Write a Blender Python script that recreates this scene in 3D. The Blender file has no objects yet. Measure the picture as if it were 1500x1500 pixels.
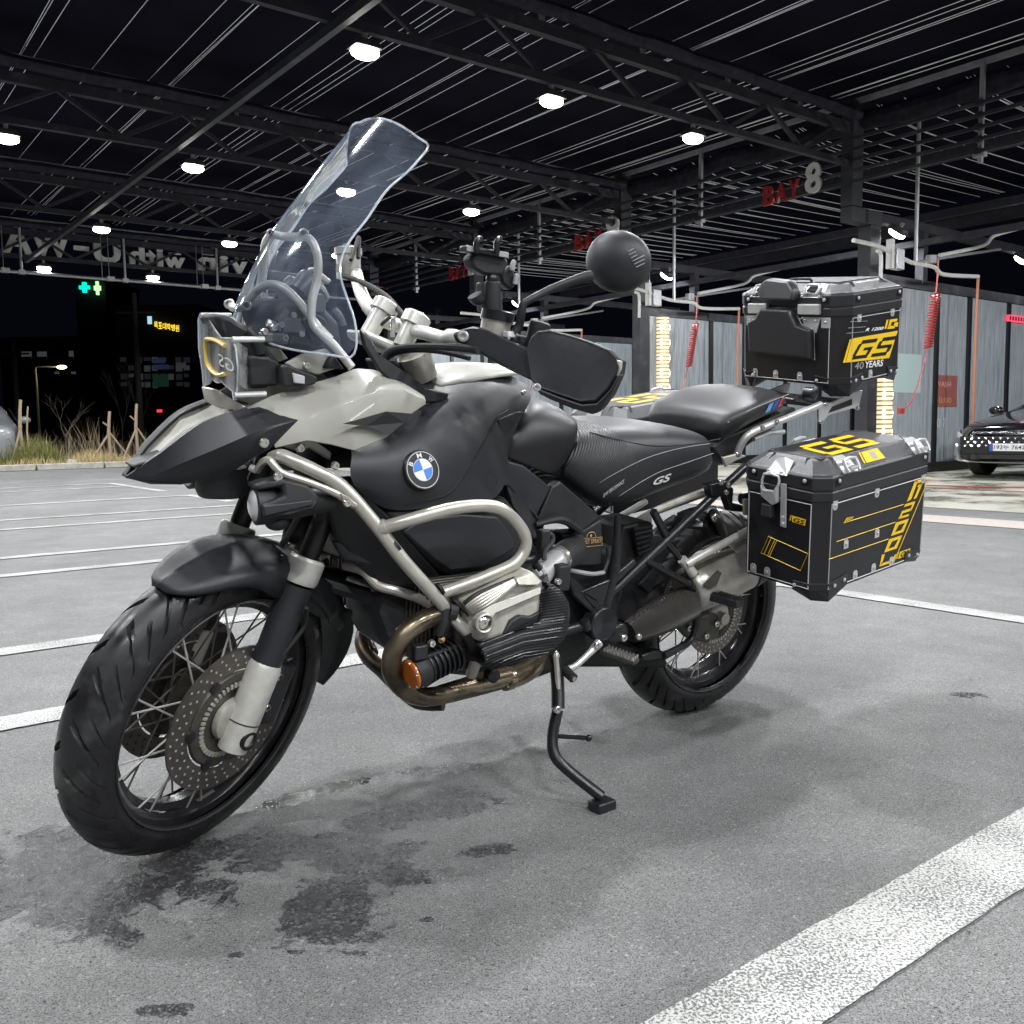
import bpy, bmesh, math, random
import numpy as np
from mathutils import Vector, Matrix, Quaternion
random.seed(7)
R_ = math.radians
scene = bpy.context.scene
COL = scene.collection
# ------------------------------------------------------------------ camera
CAM_H, CAM_PITCH, CAM_ROLL, CAM_F = 0.87925, 0.09217996, -0.01380358, 1360.0 / 1500.0
_cp, _sp = math.cos(CAM_PITCH), math.sin(CAM_PITCH)
_fw = np.array([0, _cp, -_sp]); _u0 = np.array([0, _sp, _cp]); _r0 = np.array([1.0, 0, 0])
_cr, _sr = math.cos(CAM_ROLL), math.sin(CAM_ROLL)
_rt = _cr * _r0 + _sr * _u0; _up = -_sr * _r0 + _cr * _u0
cam_data = bpy.data.cameras.new('camera'); cam = bpy.data.objects.new('camera', cam_data); COL.objects.link(cam)
cam_data.sensor_width = 36.0; cam_data.sensor_fit = 'HORIZONTAL'; cam_data.lens = 36.0 * CAM_F
cam_data.clip_start = 0.05; cam_data.clip_end = 600
cam.matrix_world = Matrix(((_rt[0], _up[0], -_fw[0], 0), (_rt[1], _up[1], -_fw[1], 0), (_rt[2], _up[2], -_fw[2], CAM_H), (0, 0, 0, 1)))
scene.camera = cam
# ------------------------------------------------------------------ night sky
world = bpy.data.worlds.new('World'); scene.world = world; world.use_nodes = True
wn = world.node_tree.nodes; wn.clear()
_bg = wn.new('ShaderNodeBackground'); _wo = wn.new('ShaderNodeOutputWorld')
_bg.inputs[0].default_value = (0.0016, 0.0018, 0.0036, 1); _bg.inputs[1].default_value = 1.0
world.node_tree.links.new(_bg.outputs[0], _wo.inputs[0])
scene.view_settings.view_transform = 'Standard'; scene.view_settings.look = 'None'
scene.view_settings.exposure = 0.0; scene.view_settings.gamma = 1.0
scene.view_settings.use_curve_mapping = False
scene.render.engine = 'CYCLES'
scene.cycles.use_denoising = True
scene.cycles.max_bounces = 8; scene.cycles.transparent_max_bounces = 16
scene.cycles.sample_clamp_indirect = 4.0
LAMP_W = 115.0          # watts of one canopy floodlight
# ------------------------------------------------------------------ frames
# station frame: u metres from the bay column line into the yard, v along the row of bays (towards bay 7), z up
SA_ = np.array([.793, .609, 0.]); SA_ /= np.linalg.norm(SA_); SB_ = np.array([SA_[1], -SA_[0], 0.])
S0 = np.array([5.58, 14.67, 0.])
def SP(u, v, z=0.0): return S0 - SA_ * u + SB_ * v + np.array([0, 0, z])
SROT = Matrix(((-SA_[0], SB_[0], 0, S0[0]), (-SA_[1], SB_[1], 0, S0[1]), (0, 0, 1, 0), (0, 0, 0, 1)))
# motorcycle frame: x forward, y to its left, z up along its own (leaning) height, origin at rear tyre contact
M_YAW, M_LEAN, M_X, M_Y, M_STEER = 0.62839456, 0.12312172, 0.53623855, 2.81382546, 0.46848319
_bf = np.array([-math.cos(M_YAW), -math.sin(M_YAW), 0]); _bl = np.array([math.sin(M_YAW), -math.cos(M_YAW), 0])
_ml = _bl * math.cos(M_LEAN) + np.array([0, 0, -math.sin(M_LEAN)]); _mz = _bl * math.sin(M_LEAN) + np.array([0, 0, math.cos(M_LEAN)])
BM = np.array([_bf, _ml, _mz]).T; BO = np.array([M_X, M_Y, 0.0])
BIKE_MAT = Matrix(((BM[0, 0], BM[0, 1], BM[0, 2], BO[0]), (BM[1, 0], BM[1, 1], BM[1, 2], BO[1]), (BM[2, 0], BM[2, 1], BM[2, 2], BO[2]), (0, 0, 0, 1)))
_cl = BM.T @ (np.array([0, 0, CAM_H]) - BO)
def _sight(u, v): return BM.T @ (_fw + _rt * (u - 750) / 1360.0 + _up * (750 - v) / 1360.0)
# survey of the motorcycle: a sighting (u, v) in the photograph met with a known lateral / forward / height plane of the machine
def PY(u, v, y): d = _sight(u, v); return _cl + d * ((y - _cl[1]) / d[1])
def PX(u, v, x): d = _sight(u, v); return _cl + d * ((x - _cl[0]) / d[0])
def PZ(u, v, z): d = _sight(u, v); return _cl + d * ((z - _cl[2]) / d[2])
def zm(x0, y0, s, fn=PY): return lambda x, y, w: fn(x0 + x / s, y0 + y / s, w)
_ra = R_(25.5); STA = np.array([-math.sin(_ra), 0, math.cos(_ra)]); STO = np.array([1.599, 0, 0])
def steer(p, d=M_STEER):
    v = np.asarray(p, float) - STO
    return STO + v * math.cos(d) + np.cross(STA, v) * math.sin(d) + STA * (v @ STA) * (1 - math.cos(d))
_sn = steer(np.array([1.599, 1, 0])) - STO
def PS(u, v, w): d = _sight(u, v); return _cl + d * ((w - (_cl - STO) @ _sn) / (d @ _sn))
def mir(p): return np.array([p[0], -p[1], p[2]])
# ------------------------------------------------------------------ materials
MATS = {}
def mat(name, color, rough=.5, metal=0., spec=.5, noise=0., nscale=40., bump=0., bscale=200., coat=0., emit=None, es=0., rvar=0., second=None, sscale=6., samt=.5):
    m = bpy.data.materials.new(name); m.use_nodes = True; nt = m.node_tree; N = nt.nodes; L = nt.links
    p = N['Principled BSDF']
    p.inputs['Base Color'].default_value = (*color, 1); p.inputs['Roughness'].default_value = rough
    p.inputs['Metallic'].default_value = metal; p.inputs['Specular IOR Level'].default_value = spec
    p.inputs['Coat Weight'].default_value = coat; p.inputs['Coat Roughness'].default_value = .08
    if emit: p.inputs['Emission Color'].default_value = (*emit, 1); p.inputs['Emission Strength'].default_value = es
    tc = N.new('ShaderNodeTexCoord')
    if noise or rvar or second:
        n = N.new('ShaderNodeTexNoise'); n.inputs['Scale'].default_value = nscale; n.inputs['Detail'].default_value = 6
        L.new(tc.outputs['Object'], n.inputs['Vector'])
        src = None
        if second:
            n2 = N.new('ShaderNodeTexNoise'); n2.inputs['Scale'].default_value = sscale; n2.inputs['Detail'].default_value = 8
            L.new(tc.outputs['Object'], n2.inputs['Vector'])
            rp = N.new('ShaderNodeValToRGB'); rp.color_ramp.elements[0].position = samt - .08; rp.color_ramp.elements[1].position = samt + .14
            rp.color_ramp.elements[0].color = (*color, 1); rp.color_ramp.elements[1].color = (*second, 1)
            L.new(n2.outputs[0], rp.inputs[0]); src = rp.outputs[0]
        if noise:
            mr = N.new('ShaderNodeMapRange'); mr.inputs['To Min'].default_value = 1 - noise; mr.inputs['To Max'].default_value = 1 + noise
            mr.inputs['From Min'].default_value = .25; mr.inputs['From Max'].default_value = .75
            L.new(n.outputs[0], mr.inputs[0])
            mx = N.new('ShaderNodeMix'); mx.data_type = 'RGBA'; mx.blend_type = 'MULTIPLY'; mx.inputs[0].default_value = 1
            if src: L.new(src, mx.inputs[6])
            else: mx.inputs[6].default_value = (*color, 1)
            L.new(mr.outputs[0], mx.inputs[7]); src = mx.outputs[2]
        if src: L.new(src, p.inputs['Base Color'])
        if rvar:
            mr2 = N.new('ShaderNodeMapRange'); mr2.inputs['To Min'].default_value = max(.02, rough - rvar); mr2.inputs['To Max'].default_value = min(1, rough + rvar)
            mr2.inputs['From Min'].default_value = .3; mr2.inputs['From Max'].default_value = .7
            L.new(n.outputs[0], mr2.inputs[0]); L.new(mr2.outputs[0], p.inputs['Roughness'])
    if bump:
        b = N.new('ShaderNodeBump'); b.inputs['Strength'].default_value = bump; b.inputs['Distance'].default_value = .002
        nb = N.new('ShaderNodeTexNoise'); nb.inputs['Scale'].default_value = bscale; nb.inputs['Detail'].default_value = 3
        L.new(tc.outputs['Object'], nb.inputs['Vector']); L.new(nb.outputs[0], b.inputs['Height']); L.new(b.outputs[0], p.inputs['Normal'])
    MATS[name] = m; return m
def glassy(name, tint, milk, milkcol, gloss_rough=.03, ior=1.45, smear=6.):
    """clear plastic sheet: mostly transparent, fresnel reflection, a milky film painting in haze"""
    m = bpy.data.materials.new(name); m.use_nodes = True; nt = m.node_tree; N = nt.nodes; L = nt.links
    N.remove(N['Principled BSDF']); out = N['Material Output']
    tr = N.new('ShaderNodeBsdfTransparent'); tr.inputs[0].default_value = (*tint, 1)
    gl = N.new('ShaderNodeBsdfGlossy'); gl.inputs['Roughness'].default_value = gloss_rough; gl.inputs[0].default_value = (.9, .95, 1, 1)
    df = N.new('ShaderNodeBsdfDiffuse'); df.inputs[0].default_value = (*milkcol, 1)
    tl = N.new('ShaderNodeBsdfTranslucent'); tl.inputs[0].default_value = (*milkcol, 1)
    dt = N.new('ShaderNodeMixShader'); dt.inputs[0].default_value = .5; L.new(df.outputs[0], dt.inputs[1]); L.new(tl.outputs[0], dt.inputs[2])
    fr = N.new('ShaderNodeFresnel'); fr.inputs[0].default_value = ior
    tc = N.new('ShaderNodeTexCoord'); mp = N.new('ShaderNodeMapping'); mp.inputs['Scale'].default_value = (smear, smear * 1.6, smear * .5)
    n = N.new('ShaderNodeTexNoise'); n.inputs['Scale'].default_value = 1; n.inputs['Detail'].default_value = 7; n.inputs['Roughness'].default_value = .6
    L.new(tc.outputs['Object'], mp.inputs[0]); L.new(mp.outputs[0], n.inputs['Vector'])
    mr = N.new('ShaderNodeMapRange'); mr.inputs['From Min'].default_value = .35; mr.inputs['From Max'].default_value = .72
    mr.inputs['To Min'].default_value = milk * .35; mr.inputs['To Max'].default_value = milk * 1.9; L.new(n.outputs[0], mr.inputs[0])
    m1 = N.new('ShaderNodeMixShader'); L.new(mr.outputs[0], m1.inputs[0]); L.new(tr.outputs[0], m1.inputs[1]); L.new(dt.outputs[0], m1.inputs[2])
    m2 = N.new('ShaderNodeMixShader'); L.new(fr.outputs[0], m2.inputs[0]); L.new(m1.outputs[0], m2.inputs[1]); L.new(gl.outputs[0], m2.inputs[2])
    L.new(m2.outputs[0], out.inputs[0]); MATS[name] = m; return m
def emitter(name, color, strength):
    m = bpy.data.materials.new(name); m.use_nodes = True; N = m.node_tree.nodes
    p = N['Principled BSDF']; p.inputs['Base Color'].default_value = (*[min(1, c) * .5 for c in color], 1)
    p.inputs['Emission Color'].default_value = (*color, 1); p.inputs['Emission Strength'].default_value = strength
    MATS[name] = m; return m
# ------------------------------------------------------------------ mesh helpers
def V(p): return Vector((float(p[0]), float(p[1]), float(p[2])))
def catmull(pts, n=6, closed=False):
    P = [np.asarray(p, float) for p in pts]
    if len(P) < 3 or n <= 1: return P
    out = []; k = len(P)
    for i in range(k if closed else k - 1):
        if closed: a, b, c, d = P[(i - 1) % k], P[i], P[(i + 1) % k], P[(i + 2) % k]
        else: a, b, c, d = P[max(i - 1, 0)], P[i], P[i + 1], P[min(i + 2, k - 1)]
        for j in range(n):
            t = j / n
            out.append(.5 * ((2 * b) + (c - a) * t + (2 * a - 5 * b + 4 * c - d) * t * t + (3 * b - a - 3 * c + d) * t ** 3))
    if not closed: out.append(P[-1])
    return out
class MB:
    def __init__(s): s.v = []; s.f = []
    def add(s, vs, fs):
        o = len(s.v); s.v += [tuple(float(c) for c in p) for p in vs]; s.f += [tuple(i + o for i in f) for f in fs]; return s
    def hexa(s, c):   # 8 corners: bottom 4 ccw, top 4 ccw
        return s.add(c, [(3, 2, 1, 0), (4, 5, 6, 7), (0, 1, 5, 4), (1, 2, 6, 5), (2, 3, 7, 6), (3, 0, 4, 7)])
    def box(s, c, d, ax=None):
        X, Y, Z = ax if ax is not None else (np.array([1., 0, 0]), np.array([0, 1., 0]), np.array([0, 0, 1.]))
        c = np.asarray(c, float); h = np.asarray(d, float) / 2
        return s.hexa([c + X * a * h[0] + Y * b * h[1] + Z * e * h[2] for e in (-1, 1) for a, b in ((-1, -1), (1, -1), (1, 1), (-1, 1))])
    def bar(s, p, q, w, hh, up=(0, 0, 1)):
        p = np.asarray(p, float); q = np.asarray(q, float); d = q - p; L = np.linalg.norm(d); d = d / L
        y = np.cross(np.asarray(up, float), d); y /= np.linalg.norm(y); z = np.cross(d, y)
        return s.box((p + q) / 2, (L, w, hh), (d, y, z))
    def tube(s, pts, r, n=10, smooth=5, closed=False, caps=True):
        P = catmull(pts, smooth, closed); k = len(P)
        rr = r if hasattr(r, '__len__') else [r] * 2
        rs = np.interp(np.linspace(0, 1, k), np.linspace(0, 1, len(rr)), rr)
        T = [P[(i + 1) % k] - P[(i - 1) % k] if closed else P[min(i + 1, k - 1)] - P[max(i - 1, 0)] for i in range(k)]
        T = [t / (np.linalg.norm(t) + 1e-12) for t in T]
        a = np.array([0, 0, 1.]) if abs(T[0][2]) < .9 else np.array([1., 0, 0])
        nrm = np.cross(T[0], a); nrm /= np.linalg.norm(nrm); vs = []
        for i in range(k):
            nrm = nrm - T[i] * (nrm @ T[i]); nrm /= np.linalg.norm(nrm); b = np.cross(T[i], nrm)
            for j in range(n):
                an = 2 * math.pi * j / n; vs.append(P[i] + (nrm * math.cos(an) + b * math.sin(an)) * rs[i])
        fs = []
        for i in range(k if closed else k - 1):
            for j in range(n):
                i2 = (i + 1) % k; j2 = (j + 1) % n; fs.append((i * n + j, i * n + j2, i2 * n + j2, i2 * n + j))
        if caps and not closed: fs.append(tuple(range(n))[::-1]); fs.append(tuple((k - 1) * n + j for j in range(n)))
        return s.add(vs, fs)
    def lathe(s, prof, o, ax, n=24, a0=0., a1=2 * math.pi, ref=None, sx=1., sy=1., caps=True):
        """prof: (distance along axis, radius)"""
        ax = np.asarray(ax, float); ax /= np.linalg.norm(ax); o = np.asarray(o, float)
        ref = np.asarray(ref if ref is not None else ((0, 0, 1) if abs(ax[2]) < .9 else (1, 0, 0)), float)
        e1 = ref - ax * (ref @ ax); e1 /= np.linalg.norm(e1); e2 = np.cross(ax, e1)
        full = abs(a1 - a0 - 2 * math.pi) < 1e-6; m = n if full else n + 1; vs = []
        for (h, r) in prof:
            for j in range(m):
                an = a0 + (a1 - a0) * j / n; vs.append(o + ax * h + e1 * r * math.cos(an) * sx + e2 * r * math.sin(an) * sy)
        fs = []
        for i in range(len(prof) - 1):
            for j in range(n):
                j2 = (j + 1) % m; fs.append((i * m + j, i * m + j2, (i + 1) * m + j2, (i + 1) * m + j))
        if full and caps and prof[0] != prof[-1]:
            if prof[0][1] > 1e-5: fs.append(tuple(range(m))[::-1])
            if prof[-1][1] > 1e-5: fs.append(tuple((len(prof) - 1) * m + j for j in range(m)))
        return s.add(vs, fs)
    def slab(s, pts, off):
        """outline (3-D points, outer face) extruded by the vector off"""
        P = [np.asarray(p, float) for p in pts]; off = np.asarray(off, float); n = len(P)
        vs = P + [p + off for p in P]
        return s.add(vs, [tuple(range(n)), tuple(range(2 * n - 1, n - 1, -1))] + [(i, i + n, (i + 1) % n + n, (i + 1) % n) for i in range(n)])
    def taper(s, pts, off, k):
        """like slab, back face scaled by k about its centre"""
        P = [np.asarray(p, float) for p in pts]; c = sum(P) / len(P); off = np.asarray(off, float); n = len(P)
        vs = P + [c + (p - c) * k + off for p in P]
        return s.add(vs, [tuple(range(n)), tuple(range(2 * n - 1, n - 1, -1))] + [(i, i + n, (i + 1) % n + n, (i + 1) % n) for i in range(n)])
    def grid(s, rows, off=None):
        """rows of equally many points; closed shell of thickness vector off when given"""
        n = len(rows[0]); k = len(rows); P = [np.asarray(p, float) for r in rows for p in r]
        f = [(i * n + j, i * n + j + 1, (i + 1) * n + j + 1, (i + 1) * n + j) for i in range(k - 1) for j in range(n - 1)]
        return s.add(P, f)
    def sphere(s, c, r, n=12, m=8, sc=(1, 1, 1)):
        c = np.asarray(c, float); vs = []; fs = []
        for i in range(m + 1):
            t = math.pi * i / m
            for j in range(n):
                a = 2 * math.pi * j / n
                vs.append(c + np.array([math.sin(t) * math.cos(a) * sc[0], math.sin(t) * math.sin(a) * sc[1], math.cos(t) * sc[2]]) * r)
        for i in range(m):
            for j in range(n): fs.append((i * n + j, (i + 1) * n + j, (i + 1) * n + (j + 1) % n, i * n + (j + 1) % n))
        return s.add(vs, fs)
    def build(s, name, m, parent=None, smooth=35, bevel=0., seg=2, subd=0, solid=0., clean=True):
        me = bpy.data.meshes.new(name); me.from_pydata(s.v, [], s.f); me.update()
        if clean:
            bm = bmesh.new(); bm.from_mesh(me); bmesh.ops.remove_doubles(bm, verts=bm.verts, dist=1e-5)
            bmesh.ops.recalc_face_normals(bm, faces=bm.faces); bm.to_mesh(me); bm.free()
        if isinstance(m, str): m = MATS[m]
        me.materials.append(m)
        if smooth: me.shade_smooth(); me.set_sharp_from_angle(angle=R_(smooth))
        o = bpy.data.objects.new(name, me); COL.objects.link(o)
        if parent is not None: o.parent = parent
        if solid: md = o.modifiers.new('t', 'SOLIDIFY'); md.thickness = solid; md.offset = -1
        if subd: md = o.modifiers.new('s', 'SUBSURF'); md.levels = subd; md.render_levels = subd
        if bevel:
            md = o.modifiers.new('b', 'BEVEL'); md.width = bevel; md.segments = seg; md.limit_method = 'ANGLE'; md.angle_limit = R_(32); md.use_clamp_overlap = True
        return o
def tag(o, label, cat=None, group=None, kind=None):
    if label: o['label'] = label
    if cat: o['category'] = cat
    if group: o['group'] = group
    if kind: o['kind'] = kind
    return o
def thing(name, label, cat, loc=(0, 0, 0), group=None, mtx=None):
    o = bpy.data.objects.new(name, None); COL.objects.link(o); o.empty_display_size = .1
    if mtx is not None: o.matrix_world = mtx
    else: o.location = V(loc)
    return tag(o, label, cat, group)
def dup(o, parent=None):
    c = o.copy(); COL.objects.link(c)
    if parent is not None: c.parent = parent
    for ch in list(o.children):
        dup(ch, c)
    return c
def group_part(name, parent):
    o = bpy.data.objects.new(name, None); COL.objects.link(o); o.parent = parent; o.empty_display_size = .05; return o
_tx = {}
def text2d(body, shear=0., bold=0., space=1.):
    """lettering as a flat mesh normalised to the unit square"""
    k = (body, shear, bold, space)
    if k in _tx: return _tx[k]
    cu = bpy.data.curves.new('t', 'FONT'); cu.body = body; cu.shear = shear; cu.offset = bold; cu.space_character = space; cu.resolution_u = 3; cu.fill_mode = 'FRONT'
    ob = bpy.data.objects.new('t', cu); me = ob.to_mesh()
    vs = np.array([v.co[:] for v in me.vertices]); fs = [tuple(p.vertices) for p in me.polygons]; ob.to_mesh_clear()
    bpy.data.objects.remove(ob); bpy.data.curves.remove(cu)
    lo = vs.min(0); hi = vs.max(0); uv = (vs[:, :2] - lo[:2]) / (hi[:2] - lo[:2])
    _tx[k] = (uv, fs); return _tx[k]
def onquad(uv, q, lift):
    """unit-square points to the quad (bl, br, tr, tl), lifted along its normal"""
    a, b, c, d = [np.asarray(p, float) for p in q]; n = np.cross(b - a, d - a); n /= np.linalg.norm(n)
    return [a * (1 - x) * (1 - y) + b * x * (1 - y) + c * x * y + d * (1 - x) * y + n * lift for x, y in uv]
def lettering(mb, body, q, lift=.0012, **kw):
    uv, fs = text2d(body, **kw); mb.add(onquad(uv, q, lift), fs); return mb
def raised(mb, body, q, depth, **kw):
    """letters with real thickness"""
    uv, fs = text2d(body, **kw); n = len(uv); fr = onquad(uv, q, depth); bk = onquad(uv, q, 0)
    from collections import Counter
    ed = Counter()
    for f in fs:
        for i in range(len(f)): ed[tuple(sorted((f[i], f[(i + 1) % len(f)])))] += 1
    side = []
    for f in fs:
        for i in range(len(f)):
            a, b = f[i], f[(i + 1) % len(f)]
            if ed[tuple(sorted((a, b)))] == 1: side.append((a + n, b + n, b, a))
    mb.add(fr + bk, list(fs) + [tuple(i + n for i in f[::-1]) for f in fs] + side); return mb
# ------------------------------------------------------------------ station materials
mat('steel_dark', (.012, .012, .015), .55, noise=.3, nscale=3)
mat('steel_black', (.026, .026, .033), .55, spec=.25, noise=.25, nscale=5, second=(.05, .05, .052), samt=.62, sscale=9)
mat('column_paint', (.032, .033, .040), .45, spec=.35, noise=.25, nscale=4, second=(.055, .055, .06), samt=.6, sscale=4)
mat('roof_skin', (.0085, .0085, .0150), .8, noise=.25, nscale=1.2, spec=.02)
mat('tarp', (.026, .026, .036), .8, spec=.1, noise=.4, nscale=9, bump=.6, bscale=25)
mat('wire', (.9, .9, .92), .4)
mat('galv', (.42, .43, .44), .42, metal=.6, noise=.2, nscale=20)
mat('pipe_white', (.62, .62, .60), .4, noise=.1, nscale=15)
mat('lamp_body', (.05, .05, .055), .5)
emitter('lamp_face', (1.0, .985, .93), 22.0)
emitter('lamp_face_bay', (1.0, .985, .93), 16.0)
mat('letter_white', (.62, .62, .60), .5, noise=.12, nscale=6)
mat('letter_red', (.30, .012, .016), .5, noise=.2, nscale=6)
mat('rust_edge', (.35, .03, .02), .6)
mat('concrete_kerb', (.36, .35, .31), .85, noise=.2, nscale=12, second=(.25, .24, .2), samt=.58, sscale=5)
mat('coil_red', (.40, .05, .045), .35)
mat('hose_orange', (.45, .16, .09), .4)
mat('pale_panel', (.42, .55, .55), .5)
mat('mullion', (.012, .013, .016), .35)
mat('behind_glass_red', (.30, .09, .08), .5, noise=.2, nscale=7)
mat('behind_glass_text', (.62, .36, .33), .5)
mat('behind_glass_gold', (.5, .26, .08), .5)
mat('red_paint', (.33, .05, .03), .7, noise=.3, nscale=8, second=(.12, .06, .05), samt=.62, sscale=14)
def asphalt():
    m = bpy.data.materials.new('asphalt'); m.use_nodes = True; nt = m.node_tree; N = nt.nodes; L = nt.links; p = N['Principled BSDF']
    tc = N.new('ShaderNodeTexCoord')
    def noise(sc, det=4, rough=.55, off=None, dist=0.):
        n = N.new('ShaderNodeTexNoise'); n.inputs['Scale'].default_value = sc; n.inputs['Detail'].default_value = det; n.inputs['Roughness'].default_value = rough; n.inputs['Distortion'].default_value = dist
        if off:
            mp = N.new('ShaderNodeMapping'); mp.inputs['Location'].default_value = off; L.new(tc.outputs['Object'], mp.inputs[0]); L.new(mp.outputs[0], n.inputs['Vector'])
        else: L.new(tc.outputs['Object'], n.inputs['Vector'])
        return n.outputs[0]
    def mrange(s, a, b, c, d, clamp=True):
        r = N.new('ShaderNodeMapRange'); r.inputs['From Min'].default_value = a; r.inputs['From Max'].default_value = b; r.inputs['To Min'].default_value = c; r.inputs['To Max'].default_value = d
        L.new(s, r.inputs[0]); return r.outputs[0]
    def math_(op, a, b):
        r = N.new('ShaderNodeMath'); r.operation = op
        for i, x in enumerate((a, b)):
            if isinstance(x, (int, float)): r.inputs[i].default_value = x
            else: L.new(x, r.inputs[i])
        return r.outputs[0]
    def mix(f, a, b, bl='MIX'):
        r = N.new('ShaderNodeMix'); r.data_type = 'RGBA'; r.blend_type = bl
        for i, x in ((0, f), (6, a), (7, b)):
            if isinstance(x, (int, float)): r.inputs[i].default_value = x
            elif isinstance(x, tuple): r.inputs[i].default_value = (*x, 1)
            else: L.new(x, r.inputs[i])
        return r.outputs[2]
    # stone in binder: fine aggregate
    vo = N.new('ShaderNodeTexVoronoi'); vo.inputs['Scale'].default_value = 230; L.new(tc.outputs['Object'], vo.inputs['Vector'])
    vo2 = N.new('ShaderNodeTexVoronoi'); vo2.inputs['Scale'].default_value = 420; L.new(tc.outputs['Object'], vo2.inputs['Vector'])
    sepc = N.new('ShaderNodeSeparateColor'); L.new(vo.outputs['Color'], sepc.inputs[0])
    grain = mrange(sepc.outputs[0], 0, 1, .80, 1.22)
    gaps = mrange(noise(330, 3, .6), .36, .47, .16, 1.0)
    pits = mrange(noise(130, 4, .7), .345, .39, .12, 1.0)
    cloud = mrange(noise(.75, 6, .6), .3, .7, .84, 1.14)
    cloud2 = mrange(noise(5.5, 6, .65), .3, .72, .86, 1.12)
    base = mix(mrange(noise(1.6, 5), .35, .65, 0, 1), (.176, .178, .178), (.214, .215, .213))
    c = mix(1., base, grain, 'MULTIPLY'); c = mix(1., c, gaps, 'MULTIPLY'); c = mix(1., c, pits, 'MULTIPLY'); c = mix(1., c, cloud, 'MULTIPLY'); c = mix(1., c, cloud2, 'MULTIPLY')
    # pale stones
    sp = mrange(sepc.outputs[1], .975, .99, 0, .35); c = mix(sp, c, (.5, .49, .46))
    # damp patches (each one a place on the ground, torn edge from noise)
    sep = N.new('ShaderNodeSeparateXYZ'); L.new(tc.outputs['Object'], sep.inputs[0])
    def blob(x, y, rx, ry, ang=0., soft=.5):
        ca, sa = math.cos(ang), math.sin(ang)
        dx = math_('SUBTRACT', sep.outputs[0], x); dy = math_('SUBTRACT', sep.outputs[1], y)
        a = math_('ADD', math_('MULTIPLY', dx, ca / rx), math_('MULTIPLY', dy, sa / rx)); b = math_('ADD', math_('MULTIPLY', dx, -sa / ry), math_('MULTIPLY', dy, ca / ry))
        d = math_('SQRT', math_('ADD', math_('MULTIPLY', a, a), math_('MULTIPLY', b, b)), 0.)
        return mrange(d, 0., 1.6, 1.0, 0.0)
    wet = None
    for bl in DAMP:
        s = blob(*bl); wet = s if wet is None else math_('MAXIMUM', wet, s)
    edge = noise(7.5, 9, .72, (3, 1, 0), .4); edge2 = noise(42, 5, .7, (8, 2, 0))
    lev = math_('ADD', math_('ADD', wet, math_('MULTIPLY', math_('SUBTRACT', edge, .5), 2.4)), math_('MULTIPLY', math_('SUBTRACT', edge2, .5), 1.0))
    wm = mrange(lev, .42, .46, 0, 1)
    small = mrange(noise(16, 7, .7, (21, 4, 0)), .62, .64, 0, .85)
    wm = math_('MAXIMUM', wm, math_('MULTIPLY', small, mrange(wet, .02, .2, 0, 1)))
    wm = math_('MULTIPLY', wm, mrange(sepc.outputs[2], .84, .90, 1.0, .3))      # some stones keep their dry colour: painted specks for wet sparkle
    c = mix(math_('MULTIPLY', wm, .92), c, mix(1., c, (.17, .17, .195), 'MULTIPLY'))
    pud = None
    for bl in PUDDLE:
        s = blob(*bl); pud = s if pud is None else math_('MAXIMUM', pud, s)
    pl = math_('ADD', pud, math_('MULTIPLY', math_('SUBTRACT', edge2, .5), .8))
    pm = mrange(pl, .50, .58, 0, 1); c = mix(math_('MULTIPLY', pm, .93), c, (.022, .018, .014))
    for (x, y, r) in ((-.245, 1.285, .02),):
        s = mrange(math_('ADD', blob(x, y, r, r * .9), math_('MULTIPLY', math_('SUBTRACT', edge2, .5), .6)), .45, .55, 0, .9); c = mix(s, c, (.62, .47, .26))
    L.new(c, p.inputs['Base Color'])
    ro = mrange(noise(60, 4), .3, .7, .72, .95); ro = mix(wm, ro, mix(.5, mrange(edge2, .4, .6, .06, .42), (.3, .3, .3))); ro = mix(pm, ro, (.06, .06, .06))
    L.new(ro, p.inputs['Roughness']); L.new(mrange(pm, 0, 1, .5, .22), p.inputs['Specular IOR Level'])
    hgt = math_('ADD', math_('MULTIPLY', math_('ADD', gaps, pits), .5), math_('MULTIPLY', vo.outputs['Distance'], -.8)); hgt = math_('MULTIPLY', hgt, math_('SUBTRACT', 1.0, math_('MULTIPLY', pm, .75)))
    b = N.new('ShaderNodeBump'); b.inputs['Strength'].default_value = .75; b.inputs['Distance'].default_value = .004; L.new(hgt, b.inputs['Height']); L.new(b.outputs[0], p.inputs['Normal'])
    MATS['asphalt'] = m
    # worn paint on the same stones
    m2 = bpy.data.materials.new('road_paint'); m2.use_nodes = True; nt = m2.node_tree; N = nt.nodes; L = nt.links; p = N['Principled BSDF']; tc = N.new('ShaderNodeTexCoord')
    vo = N.new('ShaderNodeTexVoronoi'); vo.inputs['Scale'].default_value = 150; L.new(tc.outputs['Object'], vo.inputs['Vector'])
    wear = mrange(math_('ADD', noise(190, 3, .6), math_('MULTIPLY', noise(3.5, 4), .3)), .595, .635, 0, 1)
    tone = mrange(noise(120, 3), .3, .7, .80, 1.1)
    c = mix(1., mix(wear, (.16, .16, .158), (.53, .53, .515)), tone, 'MULTIPLY'); L.new(c, p.inputs['Base Color']); p.inputs['Roughness'].default_value = .8
    b = N.new('ShaderNodeBump'); b.inputs['Strength'].default_value = .7; b.inputs['Distance'].default_value = .004; L.new(math_('ADD', wear, math_('MULTIPLY', vo.outputs['Distance'], -.8)), b.inputs['Height']); L.new(b.outputs[0], p.inputs['Normal'])
    MATS['road_paint'] = m2
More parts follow.
